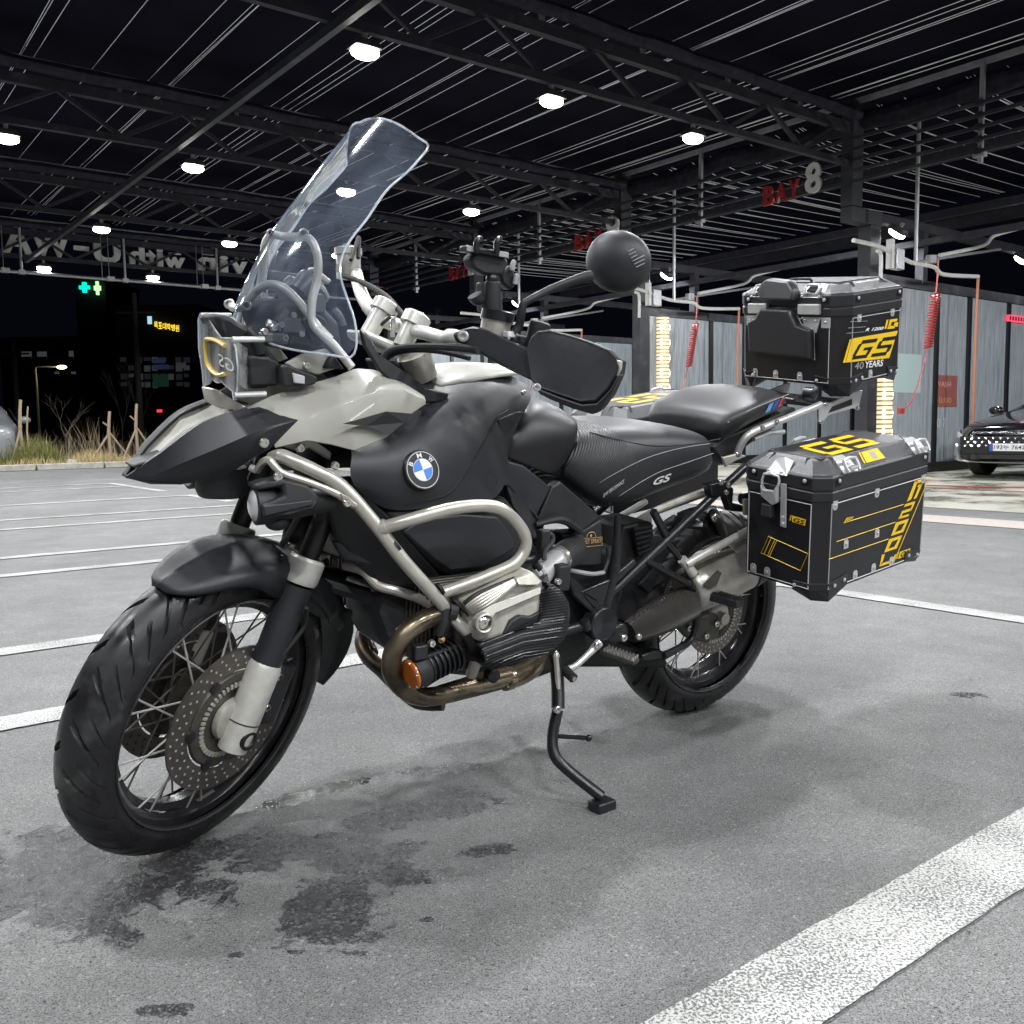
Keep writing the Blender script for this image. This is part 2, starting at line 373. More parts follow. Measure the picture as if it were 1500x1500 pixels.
    # bay floor: damp concrete
    m3 = bpy.data.materials.new('bay_floor'); m3.use_nodes = True; nt = m3.node_tree; N = nt.nodes; L = nt.links; p = N['Principled BSDF']; tc = N.new('ShaderNodeTexCoord')
    n1 = mrange(noise(.9, 7, .62), .44, .56, 0, 1); n2 = mrange(noise(30, 4), .3, .7, .9, 1.1)
    c = mix(1., mix(n1, (.44, .43, .37), (.17, .17, .135)), n2, 'MULTIPLY'); L.new(c, p.inputs['Base Color']); L.new(mrange(n1, 0, 1, .6, .2), p.inputs['Roughness'])
    MATS['bay_floor'] = m3
# x, y, rx, ry, angle on the ground
DAMP = [(-0.84, 1.7, 0.26, 0.176, 0.0), (-0.95, 1.87, 0.182, 0.135, 0.0), (-0.66, 1.89, 0.156, 0.081, 0.2), (-0.46, 1.9, 0.195, 0.081, 0.1), (-0.33, 1.84, 0.156, 0.095, 0.0), (-0.34, 1.65, 0.098, 0.135, 0.3), (-0.35, 1.6, 0.078, 0.054, 0.0), (-0.2, 2.09, 0.208, 0.095, 0.5), (-0.3, 2.02, 0.13, 0.068, 0.3), (-0.06, 1.86, 0.065, 0.027, 0.2), (-0.55, 1.34, 0.035, 0.014, 0.1), (-0.38, 1.495, 0.035, 0.012, -0.2), (-0.475, 1.487, 0.016, 0.01, 0.0), (-0.16, 1.59, 0.014, 0.012, 0.0), (1.46, 2.92, 0.065, 0.041, 0.0), (-0.2, 2.31, 0.13, 0.041, 0.2), (-0.53, 1.8, 0.065, 0.041, 0.0), (-0.25, 1.75, 0.065, 0.041, 0.0), (-0.62, 1.72, 0.078, 0.034, 0.4)]
PUDDLE = [(-.525, 2.150, .135, .050, .62), (-.43, 2.225, .10, .042, .6)]
asphalt()
def smat(u, v, z=0.0):
    m = SROT.copy(); p = SP(u, v, z); m[0][3], m[1][3], m[2][3] = p; return m
def sthing(name, label, cat, u, v, z=0., group=None): return thing(name, label, cat, group=group, mtx=smat(u, v, z))
def sheet(name, pts, z, m, kind='structure', label=None):
    mb = MB(); mb.add([(*SP(u, v)[:2], z) for u, v in pts], [tuple(range(len(pts)))])
    o = mb.build(name, m, smooth=0); tag(o, label, kind=kind); return o
# ------------------------------------------------------------------ ground
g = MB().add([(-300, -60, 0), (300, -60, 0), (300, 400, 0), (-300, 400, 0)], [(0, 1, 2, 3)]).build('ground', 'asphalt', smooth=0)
tag(g, 'grey asphalt yard with damp patches', kind='structure')
sheet('bay_floor', [(2.9, -15.2), (2.9, 12), (-7.5, 12), (-7.5, -15.2)], .004, 'bay_floor', label='damp pale concrete floor of the wash bays')
mat('pink_band', (.40, .36, .33), .8, noise=.15, nscale=20)
def line(u0, u1, v0, v1, m='road_paint', name='parking_line', label='worn white parking line', z=.005):
    if m == 'road_paint':      # hand-rolled paint: slightly ragged edges
        j = lambda: random.gauss(0, .0012); n = int(max(u1 - u0, v1 - v0) / .025); lu = u1 - u0 > v1 - v0
        if lu: pts = [(u0 + (u1 - u0) * i / n, v0 + j()) for i in range(n + 1)] + [(u1 - (u1 - u0) * i / n, v1 + j()) for i in range(n + 1)]
        else: pts = [(u0 + j(), v0 + (v1 - v0) * i / n) for i in range(n + 1)] + [(u1 + j(), v1 - (v1 - v0) * i / n) for i in range(n + 1)]
        return sheet(name, pts, z, m, label=label)
    return sheet(name, [(u0, v0), (u0, v1), (u1, v1), (u1, v0)], z, m, label=label)
for v0, w in ((-8.55, .14), (-7.45, .14), (-4.52, .14), (-2.37, .13), (-1.34, .13), (.84, .13), (1.76, .13), (4.00, .14), (5.04, .15), (7.325, .165), (8.47, .165), (10.5, .16)):
    line(9.22, 14.4, v0, v0 + w)
line(9.08, 9.22, -4.52, -2.9); line(9.08, 9.22, -8.55, -5.6); line(9.08, 9.22, -2.37, 12, label='worn white line across the heads of the parking bays')
line(5.05, 5.62, -3, 12, m='pink_band', name='pale_band', label='faded pinkish band painted along the bay row')
mat('fresh_asphalt', (.20, .20, .20), .85, noise=.2, nscale=60)
line(2.9, 4.3, -15, 12, m='bay_floor', name='concrete_apron', label='pale concrete apron in front of the bays', z=.0045)
line(1.62, 1.72, 1.0, 12, m='red_paint', name='red_line', label='thin red line on the bay floor', z=.008)
rl = MB().add([(*SP(1.35, 1.25)[:2], .009), (*SP(1.55, 1.25)[:2], .009), (*SP(.35, 5.2)[:2], .009), (*SP(.08, 5.2)[:2], .009)], [(0, 1, 2, 3)]).build('red_line', 'red_paint', smooth=0); tag(rl, 'red painted guide stripe running into bay', kind='structure')
# kerb and verge at the far end of the yard
for i in range(14):
    t = tag(MB().box((0, 0, 0), (1.46, .17, .15)).build('kerb', 'concrete_kerb', bevel=.02), None, kind='structure')
    m = smat(5.2 + i * 1.5, -15.75, .075); t.matrix_world = m
mat('soil', (.10, .085, .055), .95, noise=.35, nscale=8)
sheet('verge', [(2, -15.84), (40, -15.84), (40, -19.5), (2, -19.5)], .05, 'soil', label='strip of bare soil behind the kerb')
# ------------------------------------------------------------------ canopy
VS = [-14.65, -9.75, -4.9, 0.0, 4.9, 9.8, 14.7]
canopy = sthing('wash_canopy', 'black steel roof canopy with trusses over the car wash yard', 'canopy', 0, 0)
rs = MB().box((8.2, 1.6, 5.86), (17.4, 33, .05)); rs.build('roof_sheet', 'roof_skin', canopy, smooth=0)
MB().box((-3.75, 1.6, 5.72), (6.4, 33, .05)).build('bay_roof_sheet', 'roof_skin', canopy, smooth=0)
def truss(v, u0, u1):
    b = MB(); b.bar((u0, v, 4.72), (u1, v, 4.72), .075, .085); o = b.build('truss_chord', 'steel_black', canopy, smooth=0)
    MB().bar((u0, v, 5.24), (u1, v, 5.24), .10, .13).build('truss_chord', 'steel_black', canopy, smooth=0)
    MB().bar((u0, v - .02, 5.50), (u1, v - .02, 5.50), .05, .07).build('purlin_rail', 'galv_dull', canopy, smooth=0)
    k = 0; u = u0 + .35
    while u + 1.5 < u1 + .4:
        MB().bar((u, v, 5.20), (u + .80, v, 4.76), .055, .055).build('truss_web', 'steel_black', canopy, smooth=0)
        MB().bar((u + .82, v, 4.76), (u + 1.58, v, 5.20), .05, .05).build('truss_web', 'steel_black', canopy, smooth=0)
        MB().bar((u + .8, v - .02, 5.30), (u + .8, v - .02, 5.47), .05, .05, up=(1, 0, 0)).build('rail_post', 'galv_dull', canopy, smooth=0)
        u += 1.58
    # rolled black tarpaulin lying along the truss
    pts = []; n = 44
    rows = []
    for i in range(n + 1):
        uu = u0 + (u1 - u0) * i / n; row = []
        for j in range(9):
            a = 2 * math.pi * j / 8
            r = .075 + .010 * math.sin(uu * 5.3 + j * 1.7 + v) + .012 * random.random()
            row.append((uu, v + .16 + r * 1.2 * math.cos(a), 5.40 - .018 * abs(math.sin(uu * 1.98)) + r * math.sin(a)))
        rows.append(row)
    MB().grid(rows).build('rolled_tarpaulin', 'tarp', canopy, smooth=80, clean=False)
mat('galv_dull', (.30, .30, .32), .45, metal=.3, noise=.25, nscale=7)
for v in VS: truss(v, .62, 16.6)
MB().bar((9.1, -14.6, 4.62), (9.1, 17, 4.62), .07, .085).build('tie_beam', 'column_paint', canopy, smooth=0)
MB().bar((16.5, -14.6, 4.9), (16.5, 17, 4.9), .15, .3).build('edge_beam', 'steel_black', canopy, smooth=0)
# edge rail along the bay row with a sagging curtain bundle
MB().bar((.50, -14.6, 5.62), (.50, 17, 5.62), .07, .07).build('edge_rail', 'galv_dull', canopy, smooth=0)
rows = []
for i in range(181):
    vv = -14.6 + 28 * i / 180; row = []
    sag = .055 * abs(math.sin(vv * 1.28)) + .015 * math.sin(vv * 3.1)
    for j in range(11):
        a = 2 * math.pi * j / 10; r = .14 + .016 * math.sin(vv * 6 + j * 2.1) + .014 * random.random()
        row.append((.36 + r * .8 * math.cos(a), vv, 5.38 - sag + r * math.sin(a)))
    rows.append(row)
MB().grid(rows).build('rolled_curtain', 'tarp', canopy, smooth=80, clean=False)
# wires stretched under the sheeting
cu = []
uu = .95
gaps = [.16, .05, .30, .62, .10, .06, .22, .60, .62, .08, .05, .30, .58, .60]
i = 0
while uu < 16.3:
    cu.append(uu); uu += gaps[i % len(gaps)] * 1.12; i += 1
for k, u in enumerate(cu):
    z0 = 5.60 + random.uniform(-.04, .04); dv = random.uniform(-.10, .10)
    MB().tube([(u, -14.6, z0), (u + dv, -5, z0 - .01), (u, 4.9, z0 - .02), (u + dv, 14.5, z0)], .0050, n=4, smooth=2).build('ceiling_wire', 'wire', canopy, smooth=0)
vv = -14.3; i = 0
gaps2 = [.42, .44, .07, .36, .5, .40, .06, .05, .44]
while vv < 7.5:
    z0 = 5.5 + random.uniform(-.02, .02); sg = random.uniform(.04, .13)
    MB().tube([(.30, vv, z0 + .05), (-.4, vv, z0 - sg * .7), (-1.6, vv + .02, z0 - sg), (-4.2, vv, z0 - sg * .6), (-6.6, vv, z0)], .0052, n=4, smooth=3).build('bay_wire', 'wire', canopy, smooth=0)
    vv += gaps2[i % len(gaps2)]; i += 1
# columns: a hung upper box, a bracket and a lower post each
for v in (-14.65, -9.75, -4.9, 0.0, 4.9):
    MB().box((.50, v, 4.86), (.27, .20, 1.52)).build('column_head', 'column_paint', canopy, smooth=0, bevel=.006)
    MB().box((.22, v, 3.98), (.82, .205, .22)).build('bracket_beam', 'column_paint', canopy, smooth=0, bevel=.006)
    MB().box((0, v, 1.935), (.27, .22, 3.87)).build('column', 'column_paint', canopy, smooth=0, bevel=.008)
    MB().box((0, v, .012), (.42, .38, .02)).build('base_plate', 'steel_black', canopy, smooth=0)
# five louvre rails between the column heads, drop posts
for k in range(5):
    z = 4.44 + k * .155
    MB().bar((.62, -14.5, z), (.62, 7.5, z), .04, .045).build('louvre_rail', 'column_paint', canopy, smooth=0)
    for v in (-12.3, -7.35, -2.9, 1.95):
        MB().box((.62, v, z), (.10, .07, .075)).build('rail_clip', 'steel_black', canopy, smooth=0)
for v in (-12.3, -7.35, -2.9, 1.95):
    MB().bar((.56, v, 4.30), (.56, v, 5.6), .055, .055, up=(1, 0, 0)).build('drop_post', 'galv_dull', canopy, smooth=0)
    MB().box((.575, v, 4.40), (.10, .15, .06)).build('rail_clip', 'galv_dull', canopy, smooth=0)
# inner ceiling frame of the bays
for z, u, w in ((5.10, -1.6, .16), (4.55, -3.2, .14), (5.0, -6.3, .2), (3.75, -1.35, .10)):
    MB().bar((u, -14.6, z), (u, 7.5, z), w, w).build('bay_beam', 'steel_black', canopy, smooth=0)
for v in VS[:-1]:
    MB().bar((0, v, 4.02), (-6.4, v, 4.02), .12, .14).build('bay_beam', 'steel_black', canopy, smooth=0)
    MB().box((-1.55, v, 3.55), (.14, .14, .86)).build('bay_post', 'steel_black', canopy, smooth=0)
# ------------------------------------------------------------------ floodlights
ORD = ['first', 'second', 'third', 'fourth', 'fifth', 'sixth', 'seventh', 'eighth', 'ninth', 'tenth']
def flood(u, v, z, label, tilt=0., power=LAMP_W, group='floodlights under the canopy', big=True, yaw=0.):
    t = sthing('floodlight', label, 'floodlight', u, v, z, group)
    if tilt or yaw: t.matrix_world = t.matrix_world @ Matrix.Rotation(yaw, 4, 'Z') @ Matrix.Rotation(tilt, 4, 'Y')
    MB().taper([(-.15, -.11, -.02), (.15, -.11, -.02), (.15, .11, -.02), (-.15, .11, -.02)], (0, 0, .08), .7).build('housing', 'lamp_body', t, smooth=0, bevel=.01)
    MB().box((0, 0, .09), (.05, .04, .08)).build('bracket', 'galv_dull', t, smooth=0)
    MB().sphere((0, 0, -.050), .14, 20, 10, (1.05, .82, .42)).build('lens', 'lamp_face' if big else 'lamp_face_bay', t)  # dome enlarged so the lamp's bloom is built into its shape
    l = bpy.data.lights.new('floodlight_beam', 'AREA'); l.shape = 'RECTANGLE'; l.size = .25; l.size_y = .17; l.energy = power; l.color = (.97, .985, 1.0)
    o = bpy.data.objects.new('floodlight_beam', l); COL.objects.link(o); o.parent = t; o.location = (0, 0, -.12)
    return t
TN = {-14.65: 'truss by the white roof lettering', -9.75: 'truss second from the white roof lettering', -4.9: 'truss running behind the windscreen', 0.0: 'truss ending at the nearest column', 4.9: 'truss over the motorcycle', 9.8: 'truss above the photographer', 14.7: 'truss behind the photographer'}
for v in VS:
    for k, u in enumerate((4.05, 6.4, 8.75, 11.05, 13.4, 15.7)):
        if v == -14.65 and k in (0,): continue
        flood(u, v + .0, 4.54, f'floodlight {ORD[k]} out from the bays on the {TN[v]}')
# ------------------------------------------------------------------ survey of the station: a sighting met with a plane of the station frame
def _ws(px, py): return _fw + _rt * (px - 750) / 1360.0 + _up * (750 - py) / 1360.0
def SU(px, py, u):
    d = _ws(px, py); o = np.array([0, 0, CAM_H]); p0 = SP(u, 0); t = ((p0 - o) @ SA_) / (d @ SA_); p = o + d * t - S0; return np.array([u, p @ SB_, p[2]])
def SV(px, py, v):
    d = _ws(px, py); o = np.array([0, 0, CAM_H]); p0 = SP(0, v); t = ((p0 - o) @ SB_) / (d @ SB_); p = o + d * t - S0; return np.array([-(p @ SA_), v, p[2]])
def GP(px, py, dep): return np.array([0, 0, CAM_H]) + _ws(px, py) * dep
# ------------------------------------------------------------------ bay number signs on the louvre rails
def bay_sign(num, pB, pY, pn0, pn1, vs, label):
    """pB..pY: sighting columns of the word, pn0..pn1 of the number"""
    t = sthing('bay_sign', label, 'sign', .68, vs, 0)
    def q(x0, x1, z0, z1):
        a = SU(x0, 300, .68)[1] - vs; b = SU(x1, 300, .68)[1] - vs
        return [(0, a, z0), (0, b, z0), (0, b, z1), (0, a, z1)]
    n = 3; w = (pY - pB) / 3.0
    for i, ch in enumerate('BAY'):
        raised(MB(), ch, q(pB + w * i + 1, pB + w * (i + 1) - 2, 4.36, 4.66), .05, bold=.02).build('letter', 'letter_red', t, smooth=0)
    k = len(num); w = (pn1 - pn0) / k
    for i, ch in enumerate(num):
        raised(MB(), ch, q(pn0 + w * i, pn0 + w * (i + 1) - (1 if k > 1 else 0), 4.38, 4.84), .05, bold=.02).build('number', 'letter_white', t, smooth=0)
bay_sign('8', 1119, 1174, 1181, 1204, -1.5, 'red BAY and pale 8 lettering on the roof rails beside the nearest column')
bay_sign('9', 843, 885, 890, 908, -6.3, 'red BAY lettering on the roof rails half hidden behind the round mirror')
bay_sign('10', 657, 684, 686, 701, -11.0, 'small red BAY and pale 10 lettering beyond the phone holder')
# ------------------------------------------------------------------ roof lettering seen from behind
t = sthing('roof_lettering', 'big white roof lettering seen reversed from behind at the far left', 'sign', 7, -14.78, 0)
def rl_(ch, x0, x1, z0, z1, nm='letter'):
    a = SV(x0, 370, -14.78)[0] - 7; b = SV(x1, 370, -14.78)[0] - 7      # a: image left, b: image right
    q = [(b, 0, z0), (a, 0, z0), (a, 0, z1), (b, 0, z1)]
    raised(MB(), ch, q, .09, bold=.035).build(nm, 'letter_white', t, smooth=0)
    if ch != '-': MB().box(((a + b) / 2, .02, z1 + .07), (abs(a - b) * .55, .06, .035)).build('fixing_bar', 'letter_white', t, smooth=0)
for ch, x0, x1, z0, z1 in (('A', 5, 48, 4.80, 5.38), ('W', 47, 104, 4.78, 5.36), ('-', 109, 131, 5.00, 5.09), ('U', 138, 177, 4.76, 5.33), ('h', 190, 212, 4.80, 5.22), ('t', 213, 228, 4.80, 5.16), ('i', 230, 239, 4.78, 5.22), ('w', 240, 271, 4.78, 5.05), ('n', 290, 318, 4.80, 5.12), ('i', 322, 334, 4.78, 5.2), ('v', 338, 362, 4.78, 5.10)):
    rl_(ch, x0, x1, z0, z1)
MB().bar((2.6, .09, 4.745), (-7, .09, 4.745), .03, .05).build('red_edge_strip', 'rust_edge', t, smooth=0)
# hanging pipe rail below the lettering
t = sthing('hanging_pipe', 'galvanised pipe hung on posts below the white roof lettering', 'pipe', 6, -14.55, 0)
MB().tube([(-6, 0, 4.36), (10, 0, 4.36)], .035, n=8, smooth=1).build('pipe', 'galv', t)
for px in (32, 183, 318, -110):
    u = SV(px, 400, -14.55)[0] - 6
    MB().tube([(u, 0, 4.34), (u, 0, 5.45)], .028, n=8, smooth=1).build('post', 'galv', t)
    MB().box((u, 0, 4.36), (.13, .10, .09)).build('clamp', 'galv', t, smooth=0)
    for k in (.35, .5): MB().tube([(u + k, 0, 4.38), (u + k, 0, 5.5)], .008, n=5, smooth=1).build('cable', 'galv_dull', t, smooth=0)
    MB().box((u + .32, 0, 4.37), (.16, .12, .10)).build('clamp', 'galv', t, smooth=0)
# ------------------------------------------------------------------ glass partitions between the bays
def pane_mat():
    m = mat('wet_glass', (.205, .225, .235), .26, noise=.15, nscale=9, spec=.6)
    nt = m.node_tree; N = nt.nodes; L = nt.links; p = N['Principled BSDF']; tc = N.new('ShaderNodeTexCoord'); mp = N.new('ShaderNodeMapping'); mp.inputs['Scale'].default_value = (30, 30, 1.6)
    n = N.new('ShaderNodeTexNoise'); n.inputs['Scale'].default_value = 1; n.inputs['Detail'].default_value = 8; n.inputs['Roughness'].default_value = .75
    L.new(tc.outputs['Object'], mp.inputs[0]); L.new(mp.outputs[0], n.inputs['Vector'])
    rp = N.new('ShaderNodeValToRGB'); e = rp.color_ramp.elements; e[0].position = .36; e[0].color = (.20, .24, .275, 1); e[1].position = .66; e[1].color = (.46, .50, .53, 1)
    L.new(n.outputs[0], rp.inputs[0]); L.new(rp.outputs[0], p.inputs['Base Color'])
    mr = N.new('ShaderNodeMapRange'); mr.inputs['To Min'].default_value = .16; mr.inputs['To Max'].default_value = .5; L.new(n.outputs[0], mr.inputs[0]); L.new(mr.outputs[0], p.inputs['Roughness'])
pane_mat()
PN = {0.0: 'wet glass partition of bay 8, beside the black car', -4.9: 'wet glass partition between the mirror and the top case', -9.75: 'distant glass partition of bay 10', -14.65: 'farthest glass partition behind the handlebar'}
for v in (0.0, -4.9, -9.75, -14.65):
    t = sthing('glass_partition', PN[v], 'glass wall', -3, v, 0)
    edges = [2.86, .95, -.15, -1.62, -2.95, -4.3]
    for i, u in enumerate(edges):
        MB().box((u, 0, 1.58), (.10, .10, 2.9)).build('mullion', 'mullion', t, smooth=0)
        if i: MB().box(((u + edges[i - 1]) / 2, 0, 1.58), (edges[i - 1] - u - .10, .014, 2.88)).build('pane', 'wet_glass', t, smooth=0)
    MB().bar((2.9, 0, 3.10), (-4.4, 0, 3.10), .12, .15).build('top_rail', 'column_paint', t, smooth=0)
    MB().bar((2.9, 0, .09), (-4.4, 0, .09), .16, .16).build('sill', 'mullion', t, smooth=0)
# notice on the bay 8 glass; flat red sheet added for a sign behind it
def poster(label, x0, x1, y0, y1, m, v=.012, words=()):
    a = SV(x0, (y0 + y1) / 2, v); b = SV(x1, (y0 + y1) / 2, v); z1 = SV(x0, y0, v)[2]; z0 = SV(x0, y1, v)[2]
    t = sthing('poster', label, 'poster', a[0], v, z0)
    MB().box(((b[0] - a[0]) / 2, 0, (z1 - z0) / 2), (abs(b[0] - a[0]), .006, z1 - z0)).build('sheet', m, t, smooth=0)
    W = b[0] - a[0]; H = z1 - z0
    for tx, fx0, fx1, fz0, fz1, mm in words:
        lettering(MB(), tx, [(W * fx0, .004, H * fz0), (W * fx1, .004, H * fz0), (W * fx1, .004, H * fz1), (W * fx0, .004, H * fz1)], lift=.001, bold=.01).build('lettering', mm, t, smooth=0, clean=False)
poster('pale blue notice on the bay glass beside the top case', 1309, 1349, 517, 575, 'pale_panel')
poster('flat red sheet on the bay glass standing in for a sign seen through it', 1368, 1402, 549, 596, 'behind_glass_red', words=(('WASH', .05, .7, .64, .80, 'behind_glass_text'), ('30:00', .05, .75, .12, .3, 'behind_glass_gold')))
a = SV(1367, 619, .012); b = SV(1385, 619, .012); z1 = SV(1367, 613, .012)[2]; z0 = SV(1367, 626, .012)[2]
o = lettering(MB(), '30 7', [(0, 0, 0), (b[0] - a[0], 0, 0), (b[0] - a[0], 0, z1 - z0), (0, 0, z1 - z0)], lift=.004).build('glass_figures', 'letter_white', smooth=0, clean=False); o.matrix_world = smat(a[0], .012, z0)
tag(o, 'small white figures 30 7 painted low on the glass', 'lettering')
a = SU(1479, 464, -3.6); t = sthing('red_display', 'glowing red display strip on the bay wall above the car', 'display', *SV(1477, 466, .04))
emitter('display_red', (1., .10, .18), .75); emitter('display_dim', (.25, .02, .05), .3)
MB().box((-.35, 0, 0), (.8, .05, .12)).build('panel', 'display_red', t, smooth=0)
for i in range(7): MB().box((-.02 - i * .11, .03, 0), (.05, .012, .07)).build('figure', 'display_dim', t, smooth=0)
# bay floodlights on partition frames; unseen pair past right edge added to light panes
for v in (4.9, 0.0, -4.9, -9.75):
    for k, u in enumerate((-.62, -4.9)):
        nm = {4.9: 'partition line past the right edge, unseen, added to light the near pane', 0.0: 'partition nearest the black car', -4.9: 'partition left of the top case', -9.75: 'partition behind the hand guard'}[v]
        flood(u, v + .12, 3.86, f'tilted floodlight at the {"front" if k == 0 else "back"} of the glass {nm}', tilt=R_(-35), yaw=R_(-90), power=LAMP_W * 1.15, group='floodlights in the wash bays', big=False)
# ------------------------------------------------------------------ wash booms, hoses, brush lights per bay
def boom(v, label, hl, cl, full=True):
    t = sthing('wash_boom', label, 'pipe boom', 0, v, 0)
    def q(px, py): p = SV(px, py, .6); return (p[0], 0, p[2])
    MB().tube([q(1250, 352), q(1290, 362), q(1334, 384), q(1368, 391), q(1382, 402), q(1433, 405)], .032, n=8, smooth=4).build('boom_pipe', 'pipe_white', t)
    MB().tube([q(1376, 374), q(1440, 360), q(1457, 345), q(1500, 333)], .03, n=8, smooth=4).build('boom_pipe', 'pipe_white', t)
    MB().tube([q(1335, 386), q(1360, 381), q(1465, 365)], .022, n=8, smooth=2).build('feed_pipe', 'galv', t)
    p = q(1314, 380); MB().box((p[0], 0, p[2]), (.22, .12, .30)).build('swivel_plate', 'galv', t, smooth=0, bevel=.01)
    p = q(1304, 372); MB().box((p[0], 0, p[2]), (.06, .10, .42)).build('swivel_post', 'pipe_white', t, smooth=0)
    p = q(1290, 395); MB().tube([(p[0], 0, p[2] - .2), (p[0], 0, p[2] + .2), (p[0] + .1, 0, p[2] + .26)], .028, n=8, smooth=3).build('elbow_pipe', 'pipe_white', t)
    for px in (1362, 1366): p = q(px, 380); MB().tube([(p[0], 0, p[2] - .06), (p[0], 0, p[2] + .06)], .06, n=10, smooth=1).build('coupling', 'galv_dull', t)
    MB().tube([q(1341, 388), (q(1341, 388)[0], 0, 5.5)], .03, n=8, smooth=1).build('drop_pipe', 'galv', t)
    a = q(1433, 405)
    h = sthing('spray_hose', hl, 'hose', a[0], v, 0, 'orange spray hoses in the bays')
    MB().tube([(0, 0, a[2]), (.02, 0, a[2] - .6), (.03, 0, 1.0), (.02, 0, .55)], .022, n=7, smooth=4).build('hose', 'hose_orange', h)
    a = q(1374, 378); c0 = q(1371, 430); c1 = q(1359, 510)
    h = sthing('coil_hose', cl, 'air hose', a[0], v, 0, 'red coiled air hoses')
    pts = []
    for i in range(241):
        f = i / 240; an = f * 2 * math.pi * 20; r = .062
        pts.append((c0[0] + (c1[0] - c0[0]) * f - a[0] + r * math.cos(an), r * math.sin(an), c0[2] + (c1[2] - c0[2]) * f))
    MB().tube(pts, .013, n=5, smooth=1).build('coil', 'coil_red', h)
    MB().tube([(0, 0, a[2]), (0, 0, (a[2] + c0[2]) / 2), (c0[0] - a[0], 0, c0[2])], .014, n=6, smooth=4).build('hose_end', 'coil_red', h)
    e = q(1339, 580); f = q(1322, 600)
    MB().tube([(c1[0] - a[0], 0, c1[2]), (e[0] - a[0], 0, e[2]), (f[0] - a[0], 0, f[2])], .012, n=6, smooth=4).build('hose_end', 'coil_red', h)
    MB().box((f[0] - a[0] + .04, 0, f[2] - .02), (.14, .05, .09)).build('air_gun', 'coil_red', h, smooth=0, bevel=.01)
boom(.6, 'pale steel wash boom pipes above the black car', 'orange spray hose hanging beside the black car', 'red coiled air hose hanging right of the top case')
boom(-4.3, 'pale steel wash boom pipes between the mirror and top case', 'orange spray hose in the bay behind the top case', 'red coiled air hose hanging left of the top case')
boom(-9.15, 'pale steel wash boom pipes behind the round mirror', 'orange spray hose hanging behind the hand guard', 'red coiled air hose in the bay behind the mirror')
# lit corrugated columns
emitter('brush_glow', (1., .84, .56), .95); emitter('brush_glow_side', (1., .93, .76), 2.6); mat('brush_gold', (.55, .42, .22), .3, metal=.5)
for v, lab in ((0.0, 'glowing ribbed light column below the top case'), (-4.9, 'glowing ribbed light column beside the far bay post')):
    t = sthing('light_column', lab, 'light column', -.55 if v else -.42, v + .05, .5)
    MB().lathe([(0, .135), (2.5, .135)], (0, 0, 0), (0, 0, 1), n=16).build('tube', 'brush_glow', t)
    for k in range(34): MB().lathe([(-.010, .13), (-.010, .150), (.010, .150), (.010, .13)], (0, 0, .04 + k * .073), (0, 0, 1), n=14).build('ring', 'brush_gold', t)
    for k in range(8):
        for s in (-1, 1): MB().sphere((s * .112, .075, .2 + k * .3), .05, 8, 6, (.55, .55, 1.7)).build('bulb', 'brush_glow_side', t)
# ------------------------------------------------------------------ cars
mat('car_black', (.006, .006, .007), .12, coat=1., spec=.5); mat('car_white', (.16, .17, .18), .35, coat=.3)
mat('car_glass', (.01, .012, .014), .05, spec=.6); mat('tyre_plain', (.018, .018, .018), .75); mat('chrome', (.75, .75, .76), .12, metal=1.)
mat('headlamp', (.45, .47, .5), .08, coat=1.); mat('plate_white', (.72, .74, .76), .4); mat('plate_blue', (.03, .10, .42), .4); mat('plate_black', (.015, .015, .02), .5)
emitter('tail_red', (1., .05, .03), 1.2); mat('grille_dark', (.008, .008, .009), .35)
def car_body(t, m, prof, W, glass=True):
    """prof: stations (x, half width, z sill, z belt, z shoulder/top, top half width)"""
    rows = []
    for (x, w, zs, zb, zt, wt) in prof:
        half = [(w * .90, zs), (w * .99, zs + .10), (w, (zs + zb) / 2), (w * .985, zb - .04), (w * .95, zb), (wt + (w * .95 - wt) * .25, zb + (zt - zb) * .7), (wt * .9, zt - .01), (0, zt + .012)]
        rows.append([(x, y, z) for y, z in half] + [(x, -y, z) for y, z in half[-2::-1]])
    b = MB().grid(rows); n = len(rows[0])
    b.f.append(tuple(range(n))); b.f.append(tuple(range((len(rows) - 1) * n, len(rows) * n))[::-1])
    return b.build('body', m, t, smooth=50, subd=2)
def car_wheel(t, x, y, r=.34, w=.22):
    s = 1 if y > 0 else -1
    o = MB().lathe([(-w / 2, r * .66), (-w / 2, r * .93), (-w * .40, r), (w * .40, r), (w / 2, r * .93), (w / 2, r * .66)], (x, y, r), (0, 1, 0), n=28).build('wheel', 'tyre_plain', t, smooth=40)
    MB().lathe([(0, .02), (.0, r * .66)], (x, y + s * w * .38, r), (0, s, 0), n=20).build('rim', 'galv', o)
car = sthing('parked_car', 'glossy black car with diamond grille parked in the bay at the right edge', 'car', -3.2, 1.86, 0)
car_body(car, 'car_black', [(2.44, .62, .30, .60, .74, .5), (2.36, .80, .24, .64, .80, .66), (2.15, .91, .22, .72, .87, .72), (1.6, .935, .22, .82, .945, .76), (.95, .935, .22, .90, 1.01, .78), (.75, .935, .22, .92, 1.06, .72), (.05, .935, .22, .95, 1.38, .60), (-.9, .935, .22, .96, 1.46, .58), (-1.5, .93, .24, .98, 1.36, .58), (-2.2, .88, .28, 1.0, 1.08, .7), (-2.5, .78, .32, .9, 1.0, .6)], .93)
for x, y in ((1.55, -.80), (1.55, .80), (-1.35, -.80), (-1.35, .80)): car_wheel(car, x, y)
gr = MB().slab([(2.452, -.74, .63), (2.462, .74, .63), (2.47, .70, .36), (2.46, -.70, .36)], (-.12, 0, 0)).build('grille', 'grille_dark', car, smooth=0, bevel=.02)
